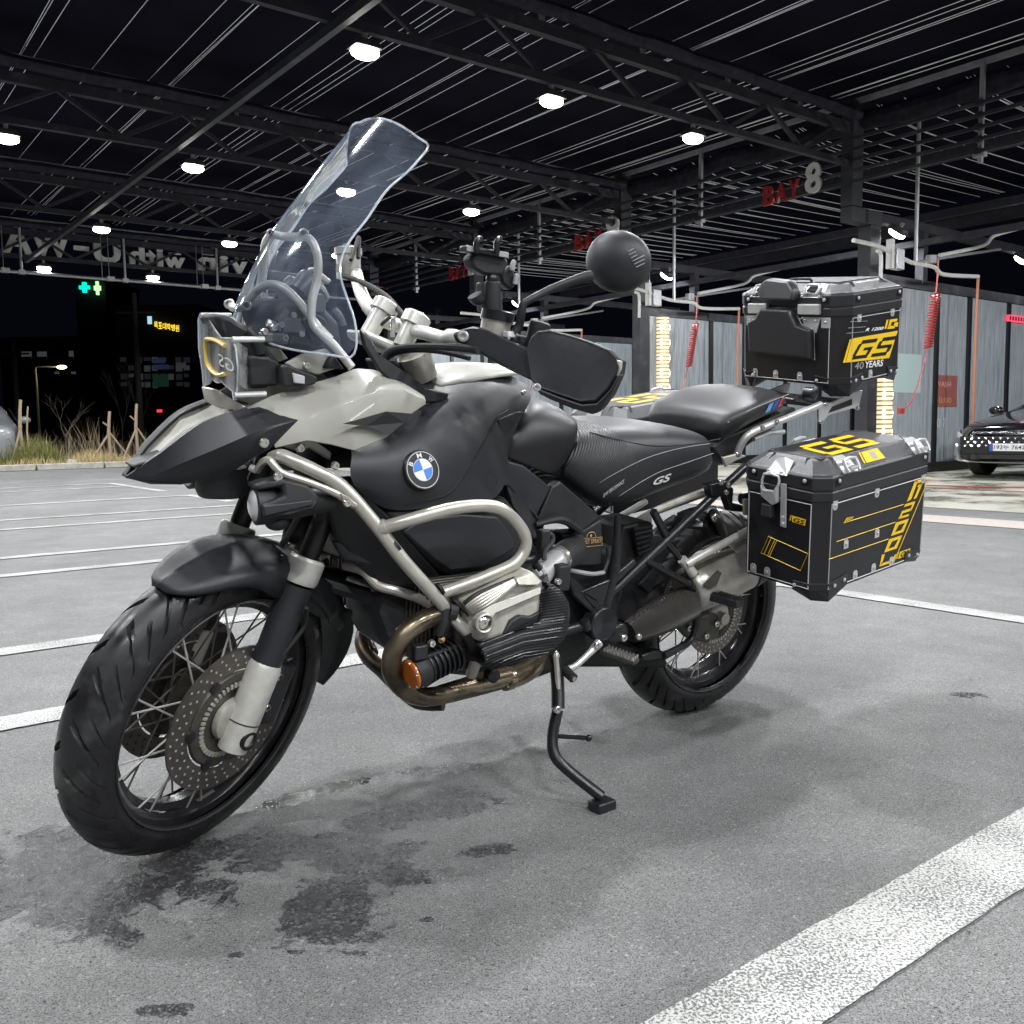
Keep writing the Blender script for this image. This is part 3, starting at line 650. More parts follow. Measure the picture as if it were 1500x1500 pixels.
for r in range(3):
    for k in range(13):
        y = -.64 + k * .107 + (r % 2) * .053; z = .60 - r * .055
        MB().add([(2.462, y - .033, z + .010), (2.478, y, z - .018), (2.462, y + .033, z + .010), (2.468, y, z + .012)], [(0, 1, 3), (1, 2, 3)]).build('grille_gem', 'chrome', gr, smooth=0)
MB().tube([(2.30, -.86, .28), (2.45, -.6, .255), (2.48, 0, .25), (2.45, .6, .255), (2.30, .86, .28)], .017, n=6, smooth=3).build('bumper_trim', 'chrome', car)
MB().slab([(2.20, -.935, .52), (2.40, -.80, .42), (2.40, -.78, .27), (2.22, -.93, .33)], (-.05, .03, 0)).build('bumper_blade', 'galv', car, smooth=0, bevel=.01)
for s in (-1, 1):
    MB().grid([[(2.08, s * .925, .74), (2.20, s * .90, .735), (2.33, s * .82, .70), (2.38, s * .74, .665)], [(2.06, s * .93, .655), (2.22, s * .91, .645), (2.36, s * .83, .615), (2.41, s * .75, .60)]]).build('headlight', 'headlamp', car, smooth=60, solid=.03)
mr_ = MB().sphere((.62, -1.05, 1.03), .12, 12, 8, (.8, 1.05, .62)).build('side_mirror', 'car_black', car, smooth=60)
MB().bar((.62, -.90, .96), (.62, -1.0, 1.0), .05, .04).build('mirror_stem', 'car_black', mr_, smooth=0)
MB().grid([[(.74, -.60, 1.055), (.76, 0, 1.08), (.74, .60, 1.055)], [(.10, -.50, 1.365), (.12, 0, 1.39), (.10, .50, 1.365)]]).build('windscreen', 'car_glass', car, smooth=60, solid=.01)
pl = MB().box((2.485, 0, .47), (.012, .52, .11)).build('number_plate', 'plate_white', car, smooth=0, bevel=.004)
MB().box((2.489, -.235, .47), (.012, .05, .106)).build('plate_band', 'plate_blue', pl, smooth=0)
lettering(MB(), '192\ub204 7642', [(2.492, -.195, .437), (2.492, .245, .437), (2.492, .245, .505), (2.492, -.195, .505)], bold=.012).build('plate_number', 'plate_black', pl, smooth=0, clean=False)
# tag badge in the middle of the bonnet edge
lettering(MB(), 'KIA', [(2.452, -.09, .672), (2.452, .09, .672), (2.432, .09, .712), (2.432, -.09, .712)], lift=.03, bold=.01, shear=.2).build('badge', 'chrome', car, smooth=0, clean=False)
p = GP(-34, 655, 23.5); suv = thing('white_car', 'white car with door mirror cut off by the left edge behind the dry grass', 'car', mtx=Matrix.Translation((p[0], p[1], 0)) @ Matrix.Rotation(R_(-60), 4, 'Z'))
car_body(suv, 'car_white', [(2.3, .7, .3, .8, .95, .55), (2.1, .86, .25, .95, 1.08, .7), (1.2, .92, .25, 1.05, 1.18, .78), (.8, .93, .25, 1.08, 1.25, .7), (.1, .93, .25, 1.1, 1.66, .62), (-1.4, .93, .25, 1.1, 1.72, .6), (-2.0, .9, .28, 1.1, 1.6, .6), (-2.3, .82, .35, 1.0, 1.2, .6)], .93)
for x, y in ((1.4, -.80), (1.4, .80), (-1.4, -.80), (-1.4, .80)): car_wheel(suv, x, y)
for s in (-1, 1):
    MB().sphere((.7, s * 1.08, 1.2), .14, 10, 8, (.7, 1.1, .7)).build('side_mirror', 'car_white', suv, smooth=60)
    MB().slab([(.55, s * .94, 1.18), (-.6, s * .94, 1.18), (-.7, s * .80, 1.52), (.2, s * .78, 1.5)], (0, -s * .03, 0)).build('side_window', 'car_glass', suv, smooth=0)
    MB().box((-2.28, s * .72, .98), (.06, .2, .12)).build('tail_lamp', 'tail_red', suv, smooth=0, bevel=.02)
# ------------------------------------------------------------------ beyond the yard
mat('bldg_dark', (.020, .021, .026), .9, noise=.3, nscale=.4); mat('bldg_dark_b', (.014, .015, .019), .9, noise=.3, nscale=.3)
emitter('win_dim', (.55, .58, .55), .07); emitter('win_dim2', (.40, .45, .5), .018); emitter('sign_blue', (.25, .30, .75), .05); emitter('sign_green', (.10, .42, .25), .04); emitter('sign_white', (.5, .55, .6), .045)
emitter('cross_green', (.0, .95, .62), 1.3); emitter('cross_lime', (.55, 1., .45), 1.3); emitter('sign_yellow', (1., .72, .05), 1.5); emitter('sign_pale', (.5, .8, .9), .9); emitter('neon_red', (1., .05, .08), 1.4)
def building(label, x0, x1, ytop, dep, m, depth=9.):
    a = GP(x0, 640, dep); b = GP(x1, 640, dep); top = GP(x0, ytop, dep)[2]; c = (a + b) / 2
    d = b - a; d[2] = 0; W = np.linalg.norm(d); d /= W; ang = math.atan2(d[1], d[0])
    t = thing('building', label, 'building', mtx=Matrix.Translation((c[0], c[1], 0)) @ Matrix.Rotation(ang, 4, 'Z'))
    MB().box((0, depth / 2, top / 2), (W, depth, top)).build('wall', m, t, smooth=0)
    MB().box((0, depth / 2, top + .15), (W + .3, depth + .3, .3)).build('parapet', m, t, smooth=0)
    def loc(px, py): p = GP(px, py, dep) - c; return (p @ d, p[2] + c[2])
    return t, loc
def rect(t, loc, x0, x1, y0, y1, m, nm, off=-.06, th=.12):
    a = loc(x0, y1); b = loc(x1, y0)
    return MB().box(((a[0] + b[0]) / 2, off, (a[1] + b[1]) / 2), (abs(b[0] - a[0]), th, abs(b[1] - a[1]))).build(nm, m, t, smooth=0)
b1, l1 = building('low dark building with a few dim windows behind the street lamp', 8, 124, 500, 92, 'bldg_dark')
for x0, x1, y0, y1 in ((38, 52, 516, 527), (61, 74, 516, 527), (107, 113, 515, 527), (85, 91, 545, 552), (109, 115, 545, 552)):
    w = rect(b1, l1, x0, x1, y0, y1, 'win_dim', 'window'); rect(b1, l1, x0 - .6, x1 + .6, y1 - 3.5, y1 + .5, 'bldg_dark', 'sill', off=-.2, th=.2)
b2, l2 = building('tall black block carrying two green crosses', 122, 166, 415, 100, 'bldg_dark_b')
def cross(t, loc, px, py, w, h, m):
    a = loc(px, py); r = MB(); s = 100 / 1360.0
    r.box((a[0], -.5, a[1]), (w * s * .36, .3, h * s)); r.box((a[0], -.5, a[1] + .0), (w * s, .28, h * s * .34)); return r.build('crosspiece', m, t, smooth=0)
c1 = thing('pharmacy_cross', 'teal green lit cross, left of two, high on the dark block', 'cross sign', mtx=b2.matrix_world.copy()); cross(c1, l2, 136, 425, 14.5, 14.5, 'cross_green')
c2 = thing('pharmacy_cross', 'slim lime green lit cross, right of two, high on the dark block', 'cross sign', mtx=b2.matrix_world.copy()); cross(c2, l2, 154.5, 426, 9, 19, 'cross_lime')
b3, l3 = building('dark corner building covered with dim shop signs', 178, 300, 455, 84, 'bldg_dark_b')
for i in range(9):
    for j in range(4):
        x = 181 + i * 11.5; y = 524 + j * 12
        if random.random() < .8: rect(b3, l3, x, x + random.uniform(6, 9.5), y, y + random.uniform(5, 9), random.choice(['win_dim2', 'win_dim2', 'sign_white']), 'window')
rect(b3, l3, 229, 247, 526, 533, 'sign_blue', 'shop_sign', off=-.25); rect(b3, l3, 231, 252, 535, 542, 'sign_blue', 'shop_sign', off=-.25)
rect(b3, l3, 229, 251, 550, 567, 'sign_green', 'shop_sign', off=-.25); rect(b3, l3, 263, 277, 532, 540, 'sign_white', 'shop_sign', off=-.25)
rect(b3, l3, 233, 240, 600, 604, 'neon_red', 'shop_sign', off=-.25)
ys = thing('rooftop_sign', 'yellow lit sign lettering on the corner building roof', 'sign', mtx=b3.matrix_world.copy())
for i, ch in enumerate('\ubaa9\ud3ec\ub300\ud559\ubcd1\uc6d0'):
    x = 234 + i * 6.1; y = 479 + i * .95; a = l3(x, y + 4); b = l3(x + 5.3, y - 5.5)
    lettering(MB(), ch, [(a[0], -.4, a[1]), (b[0], -.4, a[1]), (b[0], -.4, b[1]), (a[0], -.4, b[1])], bold=.015).build('letter', 'sign_yellow', ys, smooth=0, clean=False)
rect(ys, l3, 225, 230.5, 466, 477, 'sign_pale', 'emblem', off=-.4); rect(ys, l3, 234, 270, 487, 489, 'bldg_dark', 'sign_rail', off=-.3)
# street lamp
p = GP(58, 640, 62); lt = thing('street_lamp', 'lit yellow street lamp on a slim pole at far left', 'street lamp', (p[0], p[1], 0))
zt = GP(58, 540, 62)[2]; a = GP(86, 537, 62) - p
mat('pole_grey', (.3, .3, .28), .5)
MB().tube([(0, 0, 0), (0, 0, zt * .8), (0, 0, zt), (.35, 0, zt + .12), (a[0], a[1], zt + .12)], [.09, .05], n=8, smooth=3).build('pole', 'pole_grey', lt)
emitter('lamp_yellow', (1., .86, .30), 14.); MB().sphere((a[0] + .2, a[1], zt + .08), .24, 10, 8, (1.4, .8, .5)).build('lamp_head', 'lamp_yellow', lt)
l = bpy.data.lights.new('street_beam', 'POINT'); l.energy = 60; l.color = (1, .85, .5); l.shadow_soft_size = .3; o = bpy.data.objects.new('street_beam', l); COL.objects.link(o); o.parent = lt; o.location = (a[0] + .2, a[1], zt - .5)
# bare trees and utility pole
mat('bark_pale', (.30, .26, .21), .9, noise=.3, nscale=20); mat('bark_dark', (.10, .09, .085), .9, noise=.3, nscale=12)
def bare_tree(px, ybase, ytop, dep, label, m, spread=.6, lv=4, seed=1, trunk=.04):
    rnd = random.Random(seed); p = GP(px, 640, dep); H = GP(px, ytop, dep)[2]
    t = thing('bare_tree', label, 'tree', (p[0], p[1], 0))
    tr = MB(); br = MB()
    def grow(a, d, L, r, k, b):
        q = a + d * L; mid = (a + q) / 2 + np.array([rnd.uniform(-1, 1), rnd.uniform(-1, 1), 0]) * L * .06
        b.tube([a, mid, q], [r, r * .62], n=5, smooth=2, caps=False)
        if k == 0: return
        for i in range(rnd.choice([2, 3, 3])):
            e = d + np.array([rnd.uniform(-1, 1), rnd.uniform(-1, 1), rnd.uniform(-.1, .5)]) * spread; e /= np.linalg.norm(e)
            grow(a + d * L * rnd.uniform(.65, 1.), e, L * rnd.uniform(.55, .8), r * .58, k - 1, br)
    grow(np.zeros(3), np.array([0, 0, 1.]), H * .38, trunk * H / 5, lv, tr)
    tr.build('trunk', m, t); br.build('crown', m, t)
bare_tree(97, 640, 572, 30, 'small pale bare tree beyond the verge, right of the street lamp', 'bark_pale', .75, 4, 3)
bare_tree(205, 640, 500, 38, 'tall dark bare tree in front of the shop signs', 'bark_dark', .45, 5, 5, .03)
bare_tree(180, 640, 520, 34, 'thin bare sapling left of the tall bare tree', 'bark_dark', .4, 4, 9, .025)
bare_tree(642, 640, 432, 40, 'bare tree below the BAY 10 lettering', 'bark_pale', .6, 5, 11, .03)
bare_tree(660, 640, 440, 46, 'fainter bare tree right of the one below BAY 10', 'bark_dark', .6, 5, 13, .03)
p = GP(207, 640, 44); up_ = thing('utility_pole', 'dark utility pole with a crossarm in front of the corner building', 'pole', (p[0], p[1], 0)); H = GP(207, 432, 44)[2]
MB().tube([(0, 0, 0), (0, 0, H)], [.16, .11], n=8, smooth=1).build('pole', 'bark_dark', up_); MB().bar((-.9, 0, H - .9), (.9, 0, H - .9), .08, .09).build('crossarm', 'bark_dark', up_, smooth=0)
p = GP(28, 640, 50); up_ = thing('utility_pole', 'dark utility pole left of the street lamp', 'pole', (p[0], p[1], 0)); H = GP(28, 500, 50)[2]
MB().tube([(0, 0, 0), (0, 0, H)], [.14, .1], n=8, smooth=1).build('pole', 'bark_dark', up_); MB().bar((-.8, 0, H - .7), (.8, 0, H - .7), .08, .09).build('crossarm', 'bark_dark', up_, smooth=0)
# timber stakes and dry grass on the verge
mat('stake_wood', (.26, .20, .14), .85, noise=.25, nscale=25); mat('dry_grass', (.50, .40, .20), .9, noise=.35, nscale=30); mat('weed_green', (.17, .18, .05), .9, noise=.3, nscale=14); mat('twig', (.24, .18, .13), .9); mat('twig_pale', (.26, .21, .13), .9, noise=.3, nscale=20); mat('litter', (.65, .65, .66), .6)
for i, (px, yt, lab, lean) in enumerate(((34, 588, 'leaning timber stake at the far left of the verge', .25), (44, 598, 'thin timber stake beside the leaning one', 0), (163, 605, 'upright timber stake with side struts in the dry grass', 0), (203, 594, 'forked timber stake nearest the front fender tip', .1))):
    a = SV(px, 670, -16.5); z = SV(px, yt, -16.5)[2]; t = sthing('timber_stake', lab, 'stake', a[0], -16.5, .04)
    MB().tube([(0, 0, 0), (.03, 0, z * .6), (-.02, 0, z)], [.05, .035] if i != 1 else [.025, .018], n=7, smooth=2).build('stake', 'stake_wood', t)
    if i in (0, 2, 3): MB().tube([(.55 - lean, .1, .05), (.0, 0, z * .62)], .028, n=6, smooth=1).build('strut', 'stake_wood', t)
    if i in (2, 3): MB().tube([(-.5, .1, .05), (-.0, 0, z * .6)], .025, n=6, smooth=1).build('strut', 'stake_wood', t); MB().tube([(0, 0, z * .7), (.16, 0, z * .8)], .022, n=6, smooth=1).build('strut', 'stake_wood', t)
rg = random.Random(4)
def tufts(name, n, ur, vr, hr, m, wid, kind='stuff', label=None):
    b = MB()
    for _ in range(n):
        u = rg.uniform(*ur); v = rg.uniform(*vr); h = rg.uniform(*hr) * (0.6 + .8 * abs(math.sin(u * 1.9) * math.cos(u * .7 + 1))); a = rg.uniform(0, 6.28); lx = rg.gauss(0, .28) * h; ly = rg.gauss(0, .28) * h
        p = SP(u, v, .04); w = wid * rg.uniform(.6, 1.4); dx, dy = math.cos(a) * w, math.sin(a) * w
        b.add([(p[0] - dx, p[1] - dy, p[2]), (p[0] + dx, p[1] + dy, p[2]), (p[0] + lx * .5 + dx * .6, p[1] + ly * .5 + dy * .6, p[2] + h * .6), (p[0] + lx, p[1] + ly, p[2] + h), (p[0] + lx * .5 - dx * .6, p[1] + ly * .5 - dy * .6, p[2] + h * .6)], [(0, 1, 2, 4), (4, 2, 3)])
    o = b.build(name, m, smooth=0, clean=False); return tag(o, label, kind=kind)
tufts('dry_grass', 12000, (5.5, 13), (-17.6, -15.9), (.05, .34), 'dry_grass', .007, label='dry straw coloured grass on the verge')
tufts('dry_weeds', 900, (5.5, 13), (-17.8, -16.2), (.4, 1.0), 'twig_pale', .006, label='tall brown weed stalks on the verge')
tufts('green_weeds', 1500, (8.3, 10.2), (-17.4, -16.2), (.3, .85), 'weed_green', .016, label='yellow green weeds on the verge')
a = SV(108, 682, -15.95); lt_ = sthing('litter', 'crumpled white scrap lying at the kerb in the grass', 'litter', a[0], -15.95, .12)
MB().add([(0, 0, 0), (.16, .03, .02), (.12, .05, .13), (.02, .02, .10), (-.08, .04, .05)], [(0, 1, 2, 3), (0, 3, 4)]).build('scrap', 'litter', lt_, smooth=0, solid=.004)
# ================================================================== motorcycle
mat('satin_black', (.0195, .0205, .0245), .50, noise=.10, nscale=60, rvar=.05)
mat('plastic_black', (.0155, .016, .018), .54, noise=.15, nscale=40, rvar=.08)
mat('gloss_black', (.007, .007, .0085), .42, noise=.1, nscale=30)
mat('deep_black', (.007, .007, .008), .6)
mat('frame_black', (.0145, .015, .018), .30, noise=.2, nscale=60)
mat('khaki', (.33, .324, .290), .42, coat=.06, noise=.04, nscale=20)
mat('silver_paint', (.60, .59, .55), .38, metal=.30, noise=.10, nscale=50)
mat('bar_silver', (.50, .48, .43), .36, metal=.50, noise=.10, nscale=30, rvar=.05)
mat('cast_silver', (.50, .485, .435), .40, metal=.5, noise=.12, nscale=60, rvar=.08)
mat('alu_bright', (.54, .54, .54), .36, metal=.45, noise=.06, nscale=40)
mat('header_steel', (.20, .165, .115), .32, metal=.85, noise=.35, nscale=14, rvar=.14, second=(.06, .05, .04), samt=.55, sscale=11)
mat('header_dark', (.055, .042, .032), .42, metal=.6, noise=.4, nscale=16, second=(.16, .10, .05), samt=.58, sscale=12)
mat('header_bright', (.42, .35, .25), .22, metal=.9, noise=.25, nscale=18, rvar=.1, second=(.20, .13, .07), samt=.56, sscale=9)
mat('muffler_steel', (.40, .385, .345), .36, metal=.6, noise=.2, nscale=25, rvar=.1)
mat('gauge_grey', (.085, .09, .10), .35, noise=.1, nscale=40); mat('rubber', (.016, .016, .017), .62, noise=.25, nscale=30)
mat('tyre', (.0145, .0145, .016), .36, noise=.25, nscale=14, rvar=.26, second=(.060, .060, .060), samt=.66, sscale=17)
mat('tyre_side', (.021, .021, .022), .6, noise=.2, nscale=40)
mat('rim_black', (.030, .030, .033), .22, noise=.2, nscale=50)
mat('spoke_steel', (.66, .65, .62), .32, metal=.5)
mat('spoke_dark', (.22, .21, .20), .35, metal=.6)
mat('disc_steel', (.17, .155, .14), .36, metal=.75, noise=.15, nscale=60, rvar=.08)
mat('hub_dark', (.09, .085, .075), .45, metal=.5, noise=.3, nscale=50)
mat('bolt_steel', (.66, .65, .62), .25, metal=.9)
mat('amber_cover', (.48, .13, .018), .28, coat=.5)
mat('yellow', (.78, .50, .012), .42)
mat('decal_black', (.008, .008, .009), .4)
mat('decal_white', (.75, .75, .75), .4); mat('decal_grey', (.33, .33, .34), .4)
mat('bmw_blue', (.02, .18, .62), .25, coat=.6); mat('bmw_white', (.78, .78, .78), .25, coat=.6)
mat('m_light', (.12, .32, .62), .4); mat('m_dark', (.03, .06, .30), .4); mat('m_red', (.50, .04, .04), .4)
mat('case_black', (.010, .010, .012), .38, noise=.12, nscale=60, rvar=.06)
mat('case_plastic', (.020, .020, .023), .42, noise=.15, nscale=120)
mat('case_grain', (.060, .061, .066), .38, noise=.35, nscale=400, bump=.35, bscale=420)
mat('seal_grey', (.45, .45, .44), .45)
mat('gold_print', (.45, .30, .12), .4)
mat('lens_clear', (.5, .52, .54), .04, coat=1., spec=.8); mat('olive', (.22, .23, .12), .3)
_sp = glassy('screen_plastic', (.95, .97, 1.0), .10, (.58, .70, .94), .07, 1.55, 7.)  # bluish haze and glow put into the milky film colour
def _ripple(m, sc, st):   # slightly wavy, wiped plastic
    nt = m.node_tree; N = nt.nodes; L = nt.links; tc = N.new('ShaderNodeTexCoord'); mp = N.new('ShaderNodeMapping'); mp.inputs['Scale'].default_value = (sc, sc * 7, sc); n = N.new('ShaderNodeTexNoise'); n.inputs['Scale'].default_value = 1; n.inputs['Detail'].default_value = 4
    L.new(tc.outputs['Object'], mp.inputs[0]); L.new(mp.outputs[0], n.inputs['Vector']); b = N.new('ShaderNodeBump'); b.inputs['Strength'].default_value = st; b.inputs['Distance'].default_value = .02; L.new(n.outputs[0], b.inputs['Height'])
    for q in N:
        if q.type in ('BSDF_GLOSSY', 'FRESNEL'): L.new(b.outputs[0], q.inputs['Normal'])
_ripple(_sp, 2.2, .10)
glassy('screen_edge', (.8, .88, .95), .85, (.88, .92, .97), .05, 1.5, 20.)
glassy('guard_plastic', (.85, .85, .84), .60, (.75, .75, .74), .10, 1.45, 14.)
def seat_mat(name, ridged):
    m = mat(name, (.021, .022, .025), .45, noise=.12, nscale=80)
    if ridged:
        nt = m.node_tree; N = nt.nodes; L = nt.links; tc = N.new('ShaderNodeTexCoord')
        w = N.new('ShaderNodeTexWave'); w.inputs['Scale'].default_value = 56; w.bands_direction = 'X'; mp = N.new('ShaderNodeMapping'); mp.inputs['Rotation'].default_value = (0, .55, .15)
        L.new(tc.outputs['Object'], mp.inputs[0]); L.new(mp.outputs[0], w.inputs['Vector'])
        b = N.new('ShaderNodeBump'); b.inputs['Strength'].default_value = .7; b.inputs['Distance'].default_value = .003; L.new(w.outputs[0], b.inputs['Height']); L.new(b.outputs[0], N['Principled BSDF'].inputs['Normal'])
    return m
seat_mat('seat_vinyl', False); seat_mat('seat_ridged', True); _sm = seat_mat('seat_front', True)
def _mask():   # the ridges cover only the nose of the seat, ahead of the seam
    nt = _sm.node_tree; N = nt.nodes; L = nt.links; tc = N.new('ShaderNodeTexCoord'); sp = N.new('ShaderNodeSeparateXYZ'); L.new(tc.outputs['Object'], sp.inputs[0])
    ad = N.new('ShaderNodeMath'); ad.operation = 'MULTIPLY_ADD'; L.new(sp.outputs[2], ad.inputs[0]); ad.inputs[1].default_value = -.55; L.new(sp.outputs[0], ad.inputs[2])
    mr = N.new('ShaderNodeMapRange'); mr.inputs['From Min'].default_value = .028; mr.inputs['From Max'].default_value = .036; L.new(ad.outputs[0], mr.inputs[0])
    b = [n for n in N if n.type == 'BUMP' and n.inputs['Distance'].default_value > .0025][0]
    ml = N.new('ShaderNodeMath'); ml.operation = 'MULTIPLY'; ml.inputs[1].default_value = .4; L.new(mr.outputs[0], ml.inputs[0]); L.new(ml.outputs[0], b.inputs['Strength'])
_mask()
def ribbed(name, col, scale, rot, rough=.4, dist=.004):
    m = mat(name, col, rough, noise=.15, nscale=50); nt = m.node_tree; N = nt.nodes; L = nt.links; tc = N.new('ShaderNodeTexCoord')
    w = N.new('ShaderNodeTexWave'); w.inputs['Scale'].default_value = scale; w.bands_direction = 'X'; mp = N.new('ShaderNodeMapping'); mp.inputs['Rotation'].default_value = rot
    L.new(tc.outputs['Object'], mp.inputs[0]); L.new(mp.outputs[0], w.inputs['Vector'])
    b = N.new('ShaderNodeBump'); b.inputs['Strength'].default_value = .8; b.inputs['Distance'].default_value = dist; L.new(w.outputs[0], b.inputs['Height']); L.new(b.outputs[0], N['Principled BSDF'].inputs['Normal'])
ribbed('carbon', (.062, .058, .052), 170, (0, .9, 0), .32)
R5 = zm(150, 500, 3.75); R6 = zm(450, 550, 10 / 3); Z1 = zm(500, 700, 3.75); Z2 = zm(750, 650, 10 / 3); Z3 = zm(1050, 370, 30 / 7); Z4 = zm(1050, 570, 30 / 7)
Z6 = zm(550, 300, 3.75); WS = zm(250, 150, 10 / 3); Z5 = zm(60, 820, 75 / 23, PS); PP = zm(0, 0, 1)
bike = thing('motorcycle', 'matte black and khaki adventure motorcycle leaning on its side stand on the asphalt', 'motorcycle', mtx=BIKE_MAT)
def mirs(p): return steer(mir(steer(p, -M_STEER)))
def mirmb(mb, fn=mir):
    o = MB(); o.v = [tuple(fn(np.array(p))) for p in mb.v]; o.f = [f[::-1] for f in mb.f]; return o
def part(mb, name, m, parent=None, both=None, **kw):
    p = bike if parent is None else parent
    a = mb.build(name, m, p, **kw)
    if both: mirmb(mb, both).build(name, m, p, **kw)
    return a
OFF = lambda d: (0, -d, 0)
def bolt(p, r, parent, ax=(0, 1, 0), m='bolt_steel', name='bolt', both=None):
    mb = MB().lathe([(-.004, r), (.002, r), (.004, r * .8), (.004, r * .45), (.001, r * .4), (.001, 0)], p, ax, n=12)
    return part(mb, name, m, parent, both=both, smooth=40)
# ------------------------------------------------------------------ wheels
def wheel(R, w, hg, rimr, pos, steered, npitch, disc_r, two_discs, flip=1):
    m = Matrix.Translation(pos)
    if steered: m = Matrix.Translation(V(STO)) @ Matrix.Rotation(M_STEER, 4, V(STA)) @ Matrix.Translation(-V(STO)) @ m
    # rim
    hw = w * .62
    rim = MB().lathe([(-hw, rimr + .012), (-hw, rimr - .006), (-hw * .8, rimr - .014), (-hw * .45, rimr - .016), (-hw * .3, rimr - .030), (hw * .3, rimr - .030), (hw * .45, rimr - .016), (hw * .8, rimr - .014), (hw, rimr - .006), (hw, rimr + .012), (hw * .9, rimr + .004), (0, rimr - .01), (-hw * .9, rimr + .004), (-hw, rimr + .012)], (0, 0, 0), (0, 1, 0), n=72).build('wheel', 'rim_black', bike, smooth=40)
    rim.matrix_local = m
    # tyre with cut tread
    na, nb = npitch * 40, 41; bs = np.linspace(-1.95, 1.95, nb); vs = []; pit = 2 * math.pi / npitch
    for i in range(na):
        a0_ = 2 * math.pi * i / na
        for b in bs:
            t = min(1., abs(b) / 1.30); a = a0_ - flip * pit * (.62 * t + .38 * t * t)
            r = (R - hg) + hg * math.cos(b) * (1.0 if abs(b) < 1.57 else .85); y = w * math.sin(b) * (1 if abs(b) < 1.57 else 1 - .16 * (abs(b) - 1.57))
            if abs(b) < 1.30:
                side = 0 if b >= 0 else .5; ph = (a0_ / pit + side) % 1.0; d = min(ph, 1 - ph) * pit * R; d2 = abs(ph - .5) * pit * R; cut = 0.
                if .10 < t < .86: cut = 1 - (d / (.0075 * (1.15 - .5 * t))) ** 4
                if .50 < t < .99: cut = max(cut, 1 - (d2 / .0060) ** 4)
                r -= .0095 * max(0., min(1., cut * 3)) * math.cos(b * .5)
            elif abs(b) < 1.42: r -= .0022
            vs.append((r * math.cos(a), y, r * math.sin(a)))
    fs = [(i * nb + j, i * nb + j + 1, ((i + 1) % na) * nb + j + 1, ((i + 1) % na) * nb + j) for i in range(na) for j in range(nb - 1)]
    ty = MB().add(vs, fs).build('tyre', 'tyre', rim, smooth=42, clean=False)
    # raised wall lettering ring and bead
    for s in (-1, 1):
        MB().lathe([(s * w * .955, R - hg - .012), (s * (w * .965 + .002), R - hg - .014), (s * w * .94, R - hg - .017)], (0, 0, 0), (0, 1, 0), n=72, caps=False).build('tyre_rib', 'tyre_side', rim, smooth=60, clean=False)
    # hub
    MB().lathe([(-.075, .030), (-.06, .052), (-.045, .058), (-.035, .034), (.035, .034), (.045, .058), (.06, .052), (.075, .030), (.085, .018), (.10, .018)], (0, 0, 0), (0, 1, 0), n=32).build('hub', 'hub_dark', rim, smooth=40)
    # crossed spokes
    meshes = []
    for s in (-1, 1):
        for k in (-1, 1):
            a0 = k * .95
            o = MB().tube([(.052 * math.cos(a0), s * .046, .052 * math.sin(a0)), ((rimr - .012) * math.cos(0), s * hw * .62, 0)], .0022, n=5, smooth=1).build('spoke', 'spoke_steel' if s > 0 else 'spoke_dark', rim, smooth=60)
            meshes.append((o, s, k))
    n = 10
    for o, s, k in meshes:
        for i in range(n):
            q = o if i == 0 else dup(o)
            q.matrix_local = Matrix.Rotation(2 * math.pi * (i + (.25 if k > 0 else -.02) + (.5 if s > 0 else 0) * .5) / n, 4, 'Y')
    # discs
    for s in ((1, -1) if two_discs else (1,)):
        y = s * .072
        d = MB().lathe([(y - .0025, disc_r - .048), (y - .0025, disc_r), (y + .0025, disc_r), (y + .0025, disc_r - .048), (y - .0025, disc_r - .048)], (0, 0, 0), (0, 1, 0), n=72).build('brake_disc', 'disc_steel', rim, smooth=30)
        h = MB()
        for i in range(34):
            for j in range(3):
                a = 2 * math.pi * (i + j * .33) / 34; r = disc_r - .008 - j * .014
                h.lathe([(0, .0028), (.0062, .0028)], (r * math.cos(a), y - .0031, r * math.sin(a)), (0, 1, 0), n=6)
        hh = h.build('disc_hole', 'alu_bright' if s > 0 else 'deep_black', rim, smooth=0, clean=False); hh['kind'] = 'stuff'
        MB().lathe([(y, disc_r - .052), (y + s * .004, disc_r - .056), (y + s * .004, .085), (y, .082), (y, .05)], (0, 0, 0), (0, 1, 0), n=48, caps=False).build('disc_carrier', 'hub_dark', rim, smooth=30, solid=.004)
        for i in range(6):
            a = 2 * math.pi * i / 6; MB().lathe([(0, .013), (.006, .013), (.007, .006)], ((disc_r - .055) * math.cos(a), y, (disc_r - .055) * math.sin(a)), (0, s, 0), n=12).build('disc_button', 'frame_black', rim, smooth=40)
        rg = MB()
        for i in range(48):
            a = 2 * math.pi * i / 48; c = np.array([math.cos(a), 0, math.sin(a)]); rg.box(c * .078 + np.array([0, y + s * .006, 0]), (.010, .004, .0055), (c, np.array([0, 1., 0]), np.cross(c, (0, 1., 0))))
        rr = rg.build('sensor_ring', 'cast_silver', rim, smooth=0, clean=False)
        MB().lathe([(0, .046), (.012, .044), (.018, .034), (.018, .020), (.04, .018)], (0, y, 0), (0, s, 0), n=28).build('axle_cap', 'cast_silver', rim, smooth=40)
    return rim
fw_ = wheel(.328, .058, .062, .246, (1.51, 0, .328), True, 21, .1575, True)
rw_ = wheel(.320, .076, .070, .222, (0, 0, .320), False, 19, .118, False, -1)
# rim stickers
for a0 in (4.55, 5.2):
    pts = [(.229 * math.cos(a0 + i * .05), y, .229 * math.sin(a0 + i * .05)) for y in (-.008, .024) for i in range(5)]
    MB().grid([pts[:5], pts[5:]]).build('rim_sticker', 'decal_grey', fw_, smooth=0)
